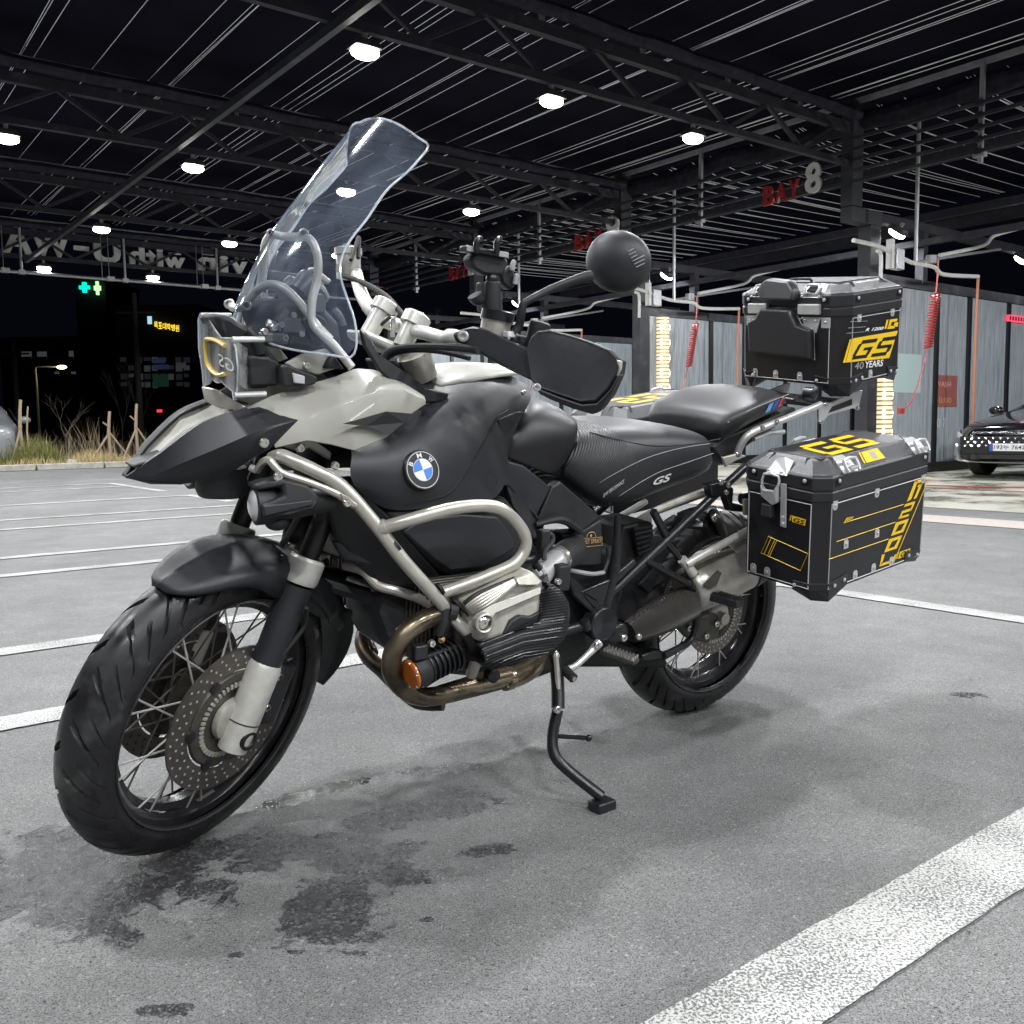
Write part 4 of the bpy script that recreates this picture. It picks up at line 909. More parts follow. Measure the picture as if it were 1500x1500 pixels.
# ------------------------------------------------------------------ front end (steered)
def SL(x, y, z): return steer(np.array([x, y, z], float))
fa, fb = np.array([1.318, 0, .80]), np.array([1.522, 0, .262]); fd = (fb - fa) / np.linalg.norm(fb - fa)
def fk(t, y): p = fa + (fb - fa) * t; return SL(p[0], y, p[2])
sax = SL(1.51, 1, .3) - SL(1.51, 0, .3)
for s in (1, -1):
    y = s * .098
    part(MB().tube([fk(0, y), fk(.34, y)], .0215, n=18, smooth=1), 'fork_stanchion', 'gloss_black')
    part(MB().tube([fk(.36, y), fk(.40, y), fk(.66, y)], [.035, .033, .031], n=18, smooth=1), 'fork_slider', 'satin_black')
    lo = part(MB().tube([fk(.655, y), fk(.67, y), fk(.90, y), fk(.985, y)], [.031, .0345, .034, .030], n=20, smooth=1), 'fork_leg', 'silver_paint')
    part(MB().tube([fk(.873, y), fk(.877, y)], .0352, n=20, smooth=1), 'leg_groove', 'frame_black', lo)
    p = fk(.93, y); part(MB().lathe([(0, .020), (.008, .020), (.008, .014), (.003, .012), (.003, 0)], p + sax * s * .026, sax * s, n=16), 'axle_bolt', 'deep_black', lo)
    part(MB().tube([fk(.255, y), fk(.265, y), fk(.335, y), fk(.35, y)], [.033, .038, .038, .035], n=22, smooth=1), 'fork_clamp', 'silver_paint')
    # caliper behind the leg
    c = fk(.80, y) + (SL(1.42, 0, .3) - SL(1.51, 0, .3)) * .62 + sax * s * -.004
    ex = SL(1.51, 0, .3) - SL(1.42, 0, .3); ex /= np.linalg.norm(ex); fdw = (fk(1, y) - fk(0, y)); fdw /= np.linalg.norm(fdw); ey = np.cross(fdw, ex); ey /= np.linalg.norm(ey)
    ca = part(MB().box(c, (.055, .052, .135), (np.cross(ey, fdw), ey, fdw)), 'brake_caliper', 'plastic_black', bevel=.010)
    if s > 0:
        a = c + ey * 0; nx = np.cross(ey, fdw); sgn = 1 if (ey @ sax) > 0 else -1
        o = c + sax * .0268
        lettering(MB(), 'BMW', [o - fdw * -.035 - nx * -.010, o + fdw * -.03 + nx * .010, o + fdw * -.03 - nx * .012, o + fdw * .035 - nx * .012], lift=.0012).build('lettering', 'decal_grey', ca, smooth=0, clean=False)
    for k in (.70, .82): q = fk(k + .02, y) - ex * .038 + sax * s * .018; bolt(q, .010, lo, ax=sax * s)
# bridge joining the clamps, ball joint, brake pipe
pA, pB = fk(.30, .098), fk(.30, -.098); mid = (pA + pB) / 2 + (SL(1.30, 0, .5) - SL(1.51, 0, .5)) * .12
br = MB()
rows = []
for i in range(9):
    f = i / 8; p = pA * (1 - f) + pB * f; bow = math.sin(math.pi * f); p = p + (mid - (pA + pB) / 2) * bow
    up = fd; up = (fk(0, 0) - fk(1, 0)); up /= np.linalg.norm(up); bx = np.cross(sax, up); w_ = .024 + .014 * bow
    rows.append([p + bx * w_ + up * .012, p + bx * w_ - up * .014, p - bx * w_ - up * .014, p - bx * w_ + up * .012, p + bx * w_ + up * .012])
part(MB().grid(rows), 'fork_bridge', 'silver_paint', bevel=.004)
bolt(mid + (fk(0, 0) - fk(.1, 0)) * .35 + sax * .03, .011, bike, ax=fk(0, 0) - fk(1, 0))
part(MB().tube([fk(.30, .02) , fk(.12, .04), SL(1.30, .03, .82)], .007, n=8), 'brake_hose', 'rubber')
part(MB().tube([fk(.42, .14), fk(.52, .128) - (SL(1.51, 0, 0) - SL(1.45, 0, 0)) * .6, fk(.62, .125), fk(.72, .10) - (SL(1.51, 0, 0) - SL(1.45, 0, 0)) * .5], .0045, n=7), 'brake_hose', 'rubber')
# front fender, wrapped over the tyre
wc = np.array([1.51, 0, .328])
rows = []
AN = np.linspace(26, -68, 30)
for i, a in enumerate(AN):
    k = (a + 16) / 42.5 if a > -16 else 0.; hw = .093 * math.sqrt(max(.004, 1 - k ** 2.4)) + .003; top = .344 + .008 * math.exp(-((a + 22) / 22.) ** 2) - .006 * k
    sk = .050 * math.exp(-((a + 30) / 27.) ** 4) + .006 * (1 - k); row = []
    dr = min(1., hw / .09)
    for s, r in ((-1.0, -.030 * dr - sk), (-1.0, -.022 * dr), (-.93, -.012 * dr), (-.70, -.004 * dr), (-.34, .002), (-.08, .007), (0, .0085), (.08, .007), (.34, .002), (.70, -.004 * dr), (.93, -.012 * dr), (1.0, -.022 * dr), (1.0, -.030 * dr - sk)):
        an = R_(a); row.append(SL(wc[0] + (top + r) * math.sin(an), hw * s, wc[2] + (top + r) * math.cos(an)))
    rows.append(row)
fe = part(MB().grid(rows), 'front_fender', 'satin_black', smooth=50, solid=.004)
for an in (-12, -30):
    p = np.array([wc[0] + .352 * math.sin(R_(an)), .088, wc[2] + .352 * math.cos(R_(an))]); bolt(SL(*p), .006, fe, ax=sax, m='frame_black')
# side boss of the fender around the fork
rows = []
for a in np.linspace(-24, -58, 8):
    k = math.sin((a + 24) / -34 * math.pi)
    rows.append([SL(wc[0] + r * math.sin(R_(a)), .097 + .010 * k, wc[2] + r * math.cos(R_(a))) for r in (.285, .30, .318, .335)])
part(MB().grid(rows), 'fender_bracket', 'plastic_black', fe, both=mirs, smooth=50, solid=.005)
rows = []
for i, a in enumerate(np.linspace(-66, -104, 8)):
    hw = .088 * (1 - (i / 7.) ** 2 * .8); rows.append([SL(wc[0] + (.362 + .012 * i / 7) * math.sin(R_(a)), hw * s, wc[2] + (.362 + .012 * i / 7) * math.cos(R_(a))) for s in (-1, -.5, 0, .5, 1)])
part(MB().grid(rows), 'fender_flap', 'plastic_black', smooth=50, solid=.004)
# telelever arm
for s in (1, -1): part(MB().tube([SL(1.36, 0, .60), (1.25, s * .07, .56), (1.08, s * .12, .50)], .018, n=8), 'suspension_arm', 'frame_black')
part(MB().tube([(1.30, 0, .62), (1.24, 0, .95)], [.032, .036], n=14, smooth=1), 'front_shock', 'deep_black')
# ------------------------------------------------------------------ beak
def resample(pts, n, sm=8):
    P = catmull(pts, sm); L = [0.]
    for a, b in zip(P[:-1], P[1:]): L.append(L[-1] + np.linalg.norm(b - a))
    return [np.array([np.interp(t, L, [p[i] for p in P]) for i in range(3)]) for t in np.linspace(0, L[-1], n)]
def strips(lines, n=20, bulge=0., sm=8):
    ls = [resample(l, n, sm) for l in lines]; mb = MB()
    for a, b in zip(ls[:-1], ls[1:]):
        mid_ = [(p + q) / 2 + np.array([0, bulge, 0]) for p, q in zip(a, b)]; mb.grid([a, mid_, b] if bulge else [a, b])
    return mb
bk = dict(a=R5(135, 740, .018), b=R5(265, 742, .055), c=R5(330, 605, .066), d=R5(560, 440, .090), e=R5(790, 365, .110), f=R5(860, 345, .116), q=R5(265, 773, .050))
def inw(p, d=.026, z=.0): return np.array([p[0], p[1] - d, p[2] - z])
mb = strips([[inw(bk['c'], .024, .004), inw(bk['d'], .024, .004), inw(bk['e'], .024, .004), inw(bk['f'], .02, .004), R5(1112, 420, .15)],
             [bk['c'], bk['d'], bk['e'], bk['f'], R5(1000, 390, .140), R5(1115, 419, .160)],
             [bk['b'], R5(450, 664, .102), R5(640, 585, .146), R5(800, 515, .166), R5(930, 465, .172), R5(1115, 421, .162)],
             [R5(266, 756, .054), R5(480, 720, .096), R5(680, 640, .140), R5(800, 560, .164), R5(930, 480, .174), R5(1114, 423, .163)],
             [bk['q'], R5(430, 778, .078), R5(555, 754, .104), R5(700, 722, .128), R5(830, 640, .156), R5(935, 580, .166), R5(985, 482, .168)]])
mb.add([bk['a'], bk['b'], bk['c']], [(0, 1, 2)]); mb.add([bk['a'], bk['q'], R5(266, 756, .054), bk['b']], [(0, 1, 2, 3)]); mb.add([bk['a'], bk['c'], inw(bk['c'], .024, .004), inw(bk['a'], .016, .004)], [(0, 1, 2, 3)])
beak = part(mb, 'beak_panel', 'satin_black', both=mir, smooth=17, solid=.005, bevel=.002)
bolt(R5(888, 558, .176), .0095, beak, both=None); bolt(mir(R5(888, 558, .176)), .0095, beak, ax=(0, -1, 0))
rows = []
for k in 'cdef':
    p = inw(bk[k], .020, .008); rows.append([p, np.array([p[0], p[1] * .55, p[2] - .020]), np.array([p[0] + .006, 0, p[2] - .024]), np.array([p[0], -p[1] * .55, p[2] - .020]), mir(p)])
p0 = np.array([bk['a'][0] - .02, 0, bk['a'][2] + .012]); rows = [[p0 + np.array([0, .022, 0]), p0 + np.array([0, .01, 0]), p0, p0 - np.array([0, .01, 0]), p0 - np.array([0, .022, 0])]] + rows
part(MB().grid(rows), 'beak_channel', 'khaki', smooth=60, solid=.004)
part(MB().slab([p0 + np.array([.012, .03, .004]), p0 + np.array([.012, -.03, .004]), p0 + np.array([-.05, -.034, .024]), p0 + np.array([-.05, .034, .024])], (0, 0, .006)), 'beak_insert', 'satin_black', bevel=.003)
# underside and horn drum
_ul = [bk['a'], bk['q'], R5(430, 776, .075), R5(555, 752, .100), R5(700, 718, .122)]
part(MB().grid([_ul, [mir(p) for p in _ul]]), 'beak_underside', 'plastic_black', smooth=0, solid=.004)
hp = R5(655, 770, .05); part(MB().lathe([(0, .048), (-.045, .050), (-.058, .044), (-.062, .0)], hp + np.array([0, 0, .03]), (0, 0, 1), n=28), 'horn', 'plastic_black', smooth=40)
# ------------------------------------------------------------------ khaki fairing side
K = dict(e=R5(790, 365, .112), B=PP(398, 579, .122), C=PP(441, 566, .132), D=PP(494, 550, .138), E=PP(521, 539, .138), F=PP(548, 541, .145), G=PP(585, 556, .165), H=PP(625, 582, .185), X0=PP(446, 609, .162), X1=PP(500, 589, .192), X2=PP(556, 573, .212), X3=PP(585, 570, .214), X4=PP(622, 592, .208), I=PP(596, 610, .226), J=PP(566, 640, .236), L=PP(519, 659, .232), M=PP(470, 651, .205), N=PP(451, 645, .192), O=PP(403, 654, .168), j=R5(985, 480, .166), v0=PP(498, 622, .213), v1=PP(566, 601, .226), v2=PP(604, 604, .222))
mb = strips([[K['e'], K['B'], K['C'], K['D'], K['E'], K['F'], K['G'], PP(622, 580, .188)], [PP(385, 610, .135), PP(446, 608, .166), PP(500, 588, .194), PP(556, 572, .214), PP(592, 571, .214), PP(624, 586, .204)],
             [PP(388, 616, .140), PP(446, 613, .169), PP(500, 594, .198), PP(556, 578, .218), PP(592, 577, .218), PP(624, 588, .206)], [PP(403, 656, .168), PP(451, 645, .192), PP(485, 651, .212), PP(519, 660, .232), PP(566, 641, .236), PP(596, 611, .226), PP(624, 592, .208)]], n=40, sm=1)
kf = part(mb, 'fairing_panel', 'khaki', both=mir, smooth=22, solid=.005, bevel=.002)
part(MB().slab([PP(503, 621, .2285), PP(567, 603, .2405), PP(603, 606, .2355), PP(592, 619, .241), PP(570, 637, .248), PP(537, 624, .238)], OFF(.004)), 'air_vent', 'deep_black', both=mir, smooth=0)
part(MB().slab([PP(415, 655, .15), PP(425, 643, .15), PP(455, 641, .16), PP(487, 664, .165), PP(484, 674, .165), PP(455, 656, .16), PP(440, 662, .155)], OFF(.02)), 'fairing_bracket', 'cast_silver', both=mir, bevel=.003)
bolt(R5(1088, 587, .165), .009, kf); bolt(R5(1280, 683, .235), .008, kf)
# ------------------------------------------------------------------ fuel tank
TAr = [[(232, 352, .215), (385, 306, .232), (545, 208, .215), (680, 98, .175), (830, 52, .160), (1000, 20, .148), (1100, 85, .135)],
      [(215, 420, .240), (380, 378, .262), (560, 310, .262), (700, 225, .238), (850, 150, .212), (975, 120, .180), (1080, 140, .150)],
      [(208, 480, .250), (400, 470, .272), (560, 465, .278), (700, 415, .266), (830, 350, .244), (930, 280, .205), (1030, 215, .160)],
      [(230, 545, .250), (390, 590, .268), (560, 580, .276), (700, 545, .272), (830, 490, .254), (900, 420, .222), (968, 380, .182)],
      [(290, 590, .235), (393, 668, .250), (560, 645, .262), (720, 632, .262), (880, 625, .252), (960, 560, .226), (965, 460, .188)]]
_ii, _jj = np.meshgrid(range(5), range(7), indexing='ij'); _wv = np.array([[p[2] for p in r] for r in TAr])      # widths faired by a biquadratic so the skin has no lumps
_A = np.array([[(i / 4.) ** a * (j / 6.) ** b for a in range(3) for b in range(3)] for i, j in zip(_ii.ravel(), _jj.ravel())]); _wf = (_A @ np.linalg.lstsq(_A, _wv.ravel(), rcond=None)[0]).reshape(5, 7)
TA = [[R6(p[0], p[1], _wf[i, j]) for j, p in enumerate(r)] for i, r in enumerate(TAr)]
ridge = [np.array([p[0], 0, p[2] + .035]) for p in TA[0]]
half = lambda k: [ridge[k], ridge[k] * .5 + TA[0][k] * .5 + np.array([0, 0, .014])] + [r[k] for r in TA]
rows = []
for k in range(7):
    h = half(k); rows.append(h[::-1] + [mir(p) for p in h[1:]])
tank = part(MB().grid(rows), 'fuel_tank', 'satin_black', smooth=70, subd=2)
def relax(o, n=10, f=.5): md = o.modifiers.new('r', 'SMOOTH'); md.iterations = n; md.factor = f
_md = tank.modifiers.new('fair', 'LAPLACIANSMOOTH'); _md.iterations = 9; _md.lambda_factor = .9; _md.lambda_border = .02; _md.use_volume_preserve = True
from mathutils.bvhtree import BVHTree
def skin_of(o):
    bpy.context.view_layer.update(); ev = o.evaluated_get(bpy.context.evaluated_depsgraph_get()); me = ev.to_mesh()
    t = BVHTree.FromPolygons([v.co.copy() for v in me.vertices], [tuple(p.vertices) for p in me.polygons]); ev.to_mesh_clear(); return t
def onto(t, u, v, lift=.001, fallback=.25):
    d = _sight(u, v); hit, n, _, _ = t.ray_cast(V(_cl), V(d))
    if hit is None: return PY(u, v, fallback)
    n = np.array(n); n = n if n @ d < 0 else -n
    return np.array(hit) + n * lift
tsk = skin_of(tank)
part(MB().tube([onto(tsk, 640 + x / 4.2, 560 + y / 4.2, .0003, .2) for x, y in ((440, 172), (400, 196), (366, 224), (310, 330), (250, 430), (180, 545), (118, 640), (60, 690), (0, 712), (-100, 735), (-200, 752))], .0021, n=5, smooth=4), 'panel_gap', 'deep_black', tank, both=mir)
# tank top cover in khaki
rows = [[PP(640, 582, .150), PP(690, 566, .142), PP(735, 558, .132), PP(768, 554, .115)], [PP(622, 565, .09), PP(675, 548, .09), PP(728, 546, .085), PP(766, 548, .07)], [PP(600, 560, 0), PP(652, 538, 0), PP(712, 538, 0), PP(760, 545, 0)]]
rows = rows + [[mir(p) for p in r] for r in rows[1::-1]]
rows = [[p + np.array([0, 0, .015]) for p in r] for r in rows]
part(MB().grid(rows), 'tank_cover', 'khaki', smooth=60, subd=1, solid=.012)
bolt(R6(1058, 85, .151), .006, tank)
# grey inset beside the notch
part(MB().slab([R6(935, 215, .206), R6(1020, 178, .176), R6(1055, 178, .168), R6(1000, 260, .172), R6(950, 330, .196)], OFF(.012)), 'tank_trim', 'plastic_black', both=mir, bevel=.002)
# roundel
lc = onto(tsk, 617, 689, .0015); du = onto(tsk, 640, 687, .0015) - lc; dv = onto(tsk, 618, 664, .0015) - lc
nrm = np.cross(du, dv); nrm /= np.linalg.norm(nrm); 
if nrm[1] < 0: nrm = -nrm
dv = dv - nrm * (dv @ nrm); e1 = du / np.linalg.norm(du); e1 = e1 - nrm * (e1 @ nrm); e1 /= np.linalg.norm(e1); e2 = np.cross(nrm, e1); e2 = e2 if e2 @ dv > 0 else -e2
rl0 = .0375
def ring(r0, r1, hgt, a0=0., a1=2 * math.pi, n=40):
    b = MB(); pts = []
    for i in range(n + 1):
        a = a0 + (a1 - a0) * i / n; c = e1 * math.cos(a) + e2 * math.sin(a); pts.append((c * r0, c * r1))
    rows = [[lc + p[0] + nrm * hgt for p in pts], [lc + p[1] + nrm * hgt for p in pts]]
    return b.grid(rows)
rb = part(MB().lathe([(-.03, rl0 * 1.09), (.003, rl0 * 1.09), (.005, rl0 * 1.05), (.005, 0)], lc, nrm, n=48), 'roundel', 'decal_black', smooth=40)
for r0, r1, m in ((.95, .99, 'alu_bright'), (.575, .61, 'alu_bright')): part(ring(rl0 * r0, rl0 * r1, .0058), 'roundel_ring', m, rb, smooth=0)
for k in range(4): part(ring(0.0001, rl0 * .575, .0060, R_(12) + k * math.pi / 2, R_(12) + (k + 1) * math.pi / 2, 12), 'roundel_quarter', 'bmw_blue' if k % 2 == 1 else 'bmw_white', rb, smooth=0)
for ch, ad in (('B', 152), ('M', 97), ('W', 42)):
    a = R_(ad); c = lc + (e1 * math.cos(a) + e2 * math.sin(a)) * rl0 * .775; rd = e1 * math.cos(a) + e2 * math.sin(a); tg = e1 * math.sin(a) - e2 * math.cos(a); s = rl0 * .13; w_ = s * (.8 if ch == 'B' else 1.15)
    lettering(MB(), ch, [c - tg * w_ - rd * s, c + tg * w_ - rd * s, c + tg * w_ + rd * s, c - tg * w_ + rd * s], lift=.0062, bold=.02).build('roundel_letter', 'decal_white', rb, smooth=0, clean=False)
# lower tank / shroud inside the crash bar
low = part(MB().slab([R6(385, 665, .250), R6(560, 642, .255), R6(880, 622, .246), R6(968, 590, .226), R6(1010, 640, .222), R6(1080, 760, .215), R6(1130, 845, .205), R6(1000, 905, .225), R6(870, 955, .24), R6(700, 985, .245), R6(640, 950, .245), R6(480, 780, .25)], OFF(.40)), 'tank_side', 'plastic_black', bevel=.012, smooth=50)
part(MB().slab([R6(470, 765, .252), R6(560, 705, .258), R6(760, 680, .262), R6(930, 690, .256), R6(1015, 800, .246), R6(1010, 850, .244), R6(860, 940, .252), R6(700, 955, .256), R6(620, 900, .256)], OFF(.012)), 'side_pad', 'satin_black', low, both=mir, bevel=.005)
part(MB().slab([R6(100, 560, .215), R6(205, 510, .235), R6(290, 590, .24), R6(390, 675, .245), R6(480, 780, .245), R6(640, 960, .24), R6(655, 1050, .23), R6(480, 1062, .17), R6(320, 1000, .16), R6(150, 800, .175), R6(110, 660, .19)], OFF(.025)), 'lower_fairing', 'plastic_black', both=mir, bevel=.006)
part(MB().slab([R6(130, 810, .165), R6(300, 830, .18), R6(410, 900, .19), R6(300, 930, .175), R6(180, 900, .165)], OFF(.02)), 'fairing_lip', 'satin_black', both=mir, bevel=.005)
# rear hump of the tank (gloss), frame covers
rows = [None, [R6(1030, 165, .10), R6(1110, 105, .10), R6(1230, 145, .10), R6(1335, 205, .09)], [R6(1000, 240, .148), R6(1080, 190, .155), R6(1220, 215, .155), R6(1345, 265, .135)], [R6(965, 330, .172), R6(1060, 320, .182), R6(1190, 345, .178), R6(1310, 370, .155)], [R6(955, 410, .175), R6(1060, 440, .182), R6(1160, 490, .172), R6(1225, 505, .155)]]
rows[0] = [np.array([p[0], 0, p[2] + .014]) for p in rows[1]]
hump = part(MB().grid(rows), 'tank_hump', 'gloss_black', smooth=70, subd=2, solid=.01); relax(hump, 8)
o = part(mirmb(MB().grid(rows)), 'tank_hump', 'gloss_black', smooth=70, subd=2, solid=.01); relax(o, 8)
cv = part(MB().slab([R6(952, 408, .186), R6(1060, 440, .186), R6(1192, 545, .172), R6(1115, 700, .178), R6(1128, 835, .192), R6(1080, 760, .212), R6(1010, 640, .218), R6(965, 505, .2)], OFF(.03)), 'frame_cover', 'satin_black', both=mir, bevel=.005)
part(MB().slab([R6(1196, 543, .168), R6(1240, 520, .16), R6(1435, 690, .16), R6(1330, 770, .166), R6(1240, 700, .17), R6(1120, 728, .178)], OFF(.03)), 'frame_cover', 'plastic_black', both=mir, bevel=.004)
part(MB().tube([R6(1115, 728, .19), R6(1240, 702, .185), R6(1335, 762, .175)], [.006, .011, .008], n=8), 'cover_lip', 'plastic_black', both=mir)
sc_ = part(MB().slab([R6(1240, 770, .15), R6(1330, 765, .15), R6(1440, 700, .15), R6(1445, 930, .15), R6(1300, 935, .15)], OFF(.05)), 'airbox', 'plastic_black', both=mir, bevel=.006)
q = [R6(1340, 830, .152), R6(1435, 823, .152), R6(1435, 793, .152), R6(1340, 803, .152)]
st_ = lettering(MB(), 'JUST SPRAY', q, lift=.0015, bold=.01); 
for a, b in ((R6(1340, 838, .152), R6(1437, 828, .152)), (R6(1340, 796, .152), R6(1437, 788, .152)), (R6(1340, 838, .152), R6(1340, 796, .152)), (R6(1437, 828, .152), R6(1437, 788, .152))): st_.bar(a + np.array([0, .002, 0]), b + np.array([0, .002, 0]), .0008, .0010)
st_.tube([R6(1365, 792, .1535), R6(1372, 772, .1535), R6(1388, 765, .1535), R6(1404, 770, .1535), R6(1410, 790, .1535)], .0008, n=5); st_.sphere(R6(1386, 782, .153), .0035, 8, 6, (1, .2, 1))
st_.build('badge', 'gold_print', sc_, smooth=0, clean=False)
# ------------------------------------------------------------------ crash bars
cb = [PP(398, 672, .17), PP(412, 668, .19), PP(432, 676, .21), PP(462, 690, .232), PP(500, 712, .252), PP(545, 762, .282), PP(590, 820, .305), PP(640, 876, .318), PP(652, 893, .315)]
bar = part(MB().tube(cb, .0133, n=14), 'crash_bar', 'bar_silver', both=mir)
part(MB().tube([R6(372, 742, .292), R6(470, 715, .315), R6(590, 680, .328), R6(720, 648, .335), R6(850, 636, .335), R6(940, 650, .335), R6(1010, 702, .335), R6(1062, 780, .335), R6(1062, 850, .335), R6(1012, 918, .335), R6(900, 972, .332), R6(780, 1020, .326), R6(662, 1062, .312)], .0130, n=14), 'crash_bar', 'bar_silver', both=mir)
part(MB().tube([R6(640, 1060, .31), R6(665, 1095, .30), R6(700, 1140, .28)], .0135, n=12), 'crash_bar', 'bar_silver', both=mir)
for p, q in ((R6(152, 538, .249), R6(172, 520, .249)), (R6(420, 842, .302), R6(445, 820, .302)), (R6(635, 1052, .317), R6(660, 1032, .317))):
    part(MB().tube([p + (q - p) * .3, q - (q - p) * .3], .0137, n=14, smooth=1), 'bar_joint', 'deep_black', both=mir)
part(MB().tube([R6(385, 738, .296), R6(360, 746, .290)], .0160, n=14, smooth=1), 'bar_joint', 'bar_silver', both=mir)
part(MB().tube([R5(810, 690, .14), R5(850, 705, .15), R5(880, 665, .175), R5(915, 652, .19), R5(950, 690, .20), R5(1000, 730, .21), R5(1150, 780, .232), R5(1290, 838, .255), R5(1390, 905, .275)], .0075, n=10), 'lamp_bracket', 'bar_silver', both=mir)
part(MB().slab([R5(1310, 835, .268), R5(1350, 850, .276), R5(1405, 900, .292), R5(1390, 918, .29), R5(1320, 880, .272)], OFF(.006)), 'bracket_tab', 'bar_silver', both=mir, bevel=.002)
bolt(R5(1345, 888, .285), .008, bar); bolt(R5(965, 745, .232), .009, bar)
# lower front tubes
part(MB().tube([Z1(20, 480, .10), Z1(120, 510, .14), Z1(200, 590, .16), Z1(300, 620, .18), Z1(420, 660, .22), Z1(530, 720, .28)], .0105, n=10), 'crash_bar', 'bar_silver', both=mir)
part(MB().tube([Z1(560, 700, .305), Z1(600, 750, .32), Z1(650, 805, .335), Z1(700, 860, .342), Z1(735, 930, .345), Z1(738, 1000, .34), Z1(715, 1075, .30)], .0128, n=12), 'crash_bar', 'bar_silver', both=mir)
part(MB().tube([Z1(690, 850, .343), Z1(722, 905, .346), Z1(738, 985, .342)], .0152, n=12), 'bar_wrap', 'rubber', both=mir)
part(MB().tube([Z1(570, 715, .315), Z1(560, 800, .32), Z1(535, 870, .32)], [.018, .016, .010], n=10), 'lamp_clamp', 'plastic_black', both=mir)
for a, b in ((Z1(590, 735, .325), Z1(630, 745, .33)), ): part(MB().tube([a, b], .017, n=10, smooth=1), 'bar_clamp', 'plastic_black', both=mir)
bolt(Z1(550, 890, .325), .007, bar, ax=(.7, .5, -.4), m='gold_print')
part(MB().tube([Z1(600, 650, .31), Z1(680, 730, .335), Z1(720, 790, .35), Z1(745, 880, .352), Z1(750, 960, .346)], .0038, n=6), 'lamp_cable', 'rubber')
# ------------------------------------------------------------------ fog lamps
def lamp(pc, pr, r, lensm, name, ring=None):
    ax = pc - pr; L = np.linalg.norm(ax); ax = ax / L
    b = part(MB().lathe([(-L, r * .35), (-L * .96, r * .62), (-L * .55, r * .80), (-.035, r * .92), (-.030, r * 1.04), (0, r * 1.04), (.002, r * .95)], pc, ax, n=28), name, 'plastic_black', smooth=40)
    return b, ax, L
fc, fr = PP(373, 741, .20), PP(462, 741, .205)
fr = fc + (fr - fc) * 1.0; fr = np.array([fc[0] - .16, .215, fc[2] + .005])
lb, ax, L = lamp(fc, fr, .0350, None, 'fog_lamp')
part(MB().lathe([(-.002, .0325), (.005, .027), (.010, .014), (.011, 0)], fc, ax, n=24), 'lamp_lens', 'lens_clear', lb, smooth=60)
part(MB().slab([R5(835, 800, 0.222), R5(905, 775, 0.232), R5(990, 760, 0.242), R5(1130, 790, 0.252), R5(1190, 850, 0.257), R5(1195, 890, 0.257), R5(1160, 930, 0.254), R5(1010, 955, 0.254), R5(890, 980, 0.247), R5(885, 900, 0.247), R5(1000, 850, 0.247), R5(990, 800, 0.242), R5(860, 825, 0.222)], OFF(.05)), 'lamp_shell', 'plastic_black', lb, bevel=.006)
part(MB().slab([R5(885, 905, 0.256), R5(1150, 870, 0.264), R5(1165, 900, 0.264), R5(1000, 940, 0.262), R5(890, 965, 0.256)], OFF(.01)), 'lamp_shell', 'satin_black', lb, bevel=.003)
part(MB().sphere(R5(960, 995, .205), .022, 12, 8, (1.1, 1, .7)), 'lamp_foot', 'plastic_black', lb)
fcm = mir(fc); lb2, ax2, L = lamp(fcm, mir(fr), .0350, None, 'fog_lamp'); part(MB().lathe([(-.002, .0325), (.005, .027), (.010, .014), (.011, 0)], fcm, ax2, n=24), 'lamp_lens', 'lens_clear', lb2, smooth=60)
for s in (1, -1):
    c = Z1(392, 1075, .325); r = np.array([c[0] - .125, .315, c[2] + .028])
    if s < 0: c, r = mir(c), mir(r)
    b, ax, L = lamp(c, r, .031, None, 'driving_lamp')
    part(MB().lathe([(.002, .0315), (.006, .0315), (.009, .027), (.010, 0)], c, ax, n=32), 'lamp_cover', 'amber_cover', b, smooth=30)
    for k in range(6):
        a = k * math.pi / 3 + .3; e = np.cross(ax, (0, 0, 1.)); e /= np.linalg.norm(e); f_ = np.cross(ax, e)
        bolt(c + ax * .006 + (e * math.cos(a) + f_ * math.sin(a)) * .0285, .0028, b, ax=ax)
    for k in range(7):
        p = c - ax * (.035 + k * .012); part(MB().lathe([(0, .034), (.004, .034)], p, ax, n=20), 'cooling_fin', 'gloss_black', b)
    for dz in (.030, -.030): part(MB().bar(c - ax * .02 + np.array([0, s * .012, dz]), r + np.array([0, s * .012, dz * .6]), .012, .008), 'lamp_bracket', 'plastic_black', b, bevel=.002)
part(MB().box(Z1(430, 955, .335), (.03, .02, .03)), 'lamp_mount', 'frame_black', bevel=.003); bolt(Z1(497, 910, .335), .008, bike)
# ------------------------------------------------------------------ seats
def loft(rows_half, name, m, subd=2, **kw):
    rows = [r[::-1] + [mir(p) for p in r[1:]] for r in rows_half]      # each r: centre ... side bottom
    mb = MB().grid(rows); n = len(rows[0]); k = len(rows)
    mb.f.append(tuple(range(n))); mb.f.append(tuple(range((k - 1) * n, k * n))[::-1])
    mb.f += [(i * n, (i + 1) * n, (i + 1) * n + n - 1, i * n + n - 1) for i in range(k - 1)]
    return part(mb, name, m, smooth=70, subd=subd, **kw)
sh = [((852, 634, .105), (834, 662, .125), (824, 690, .125), (826, 706, .105)), ((862, 634, .115), (848, 668, .145), (840, 705, .148), (846, 724, .125)), ((892, 630, .135), (884, 672, .172), (882, 725, .172), (888, 756, .140)),
      ((932, 627, .150), (928, 662, .188), (928, 722, .182), (928, 753, .145)), ((975, 628, .158), (973, 655, .192), (976, 700, .182), (978, 730, .145)), ((1018, 634, .150), (1020, 652, .182), (1026, 685, .172), (1030, 710, .140)), ((1056, 642, .130), (1060, 655, .155), (1064, 672, .150), (1066, 688, .125))]
rh = []
for r in sh:
    q = [PP(*p) for p in r]; c = np.array([q[0][0], 0, q[0][2] + .012]); rh.append([c, q[0] * .5 + c * .5 + np.array([0, 0, .004])] + q)
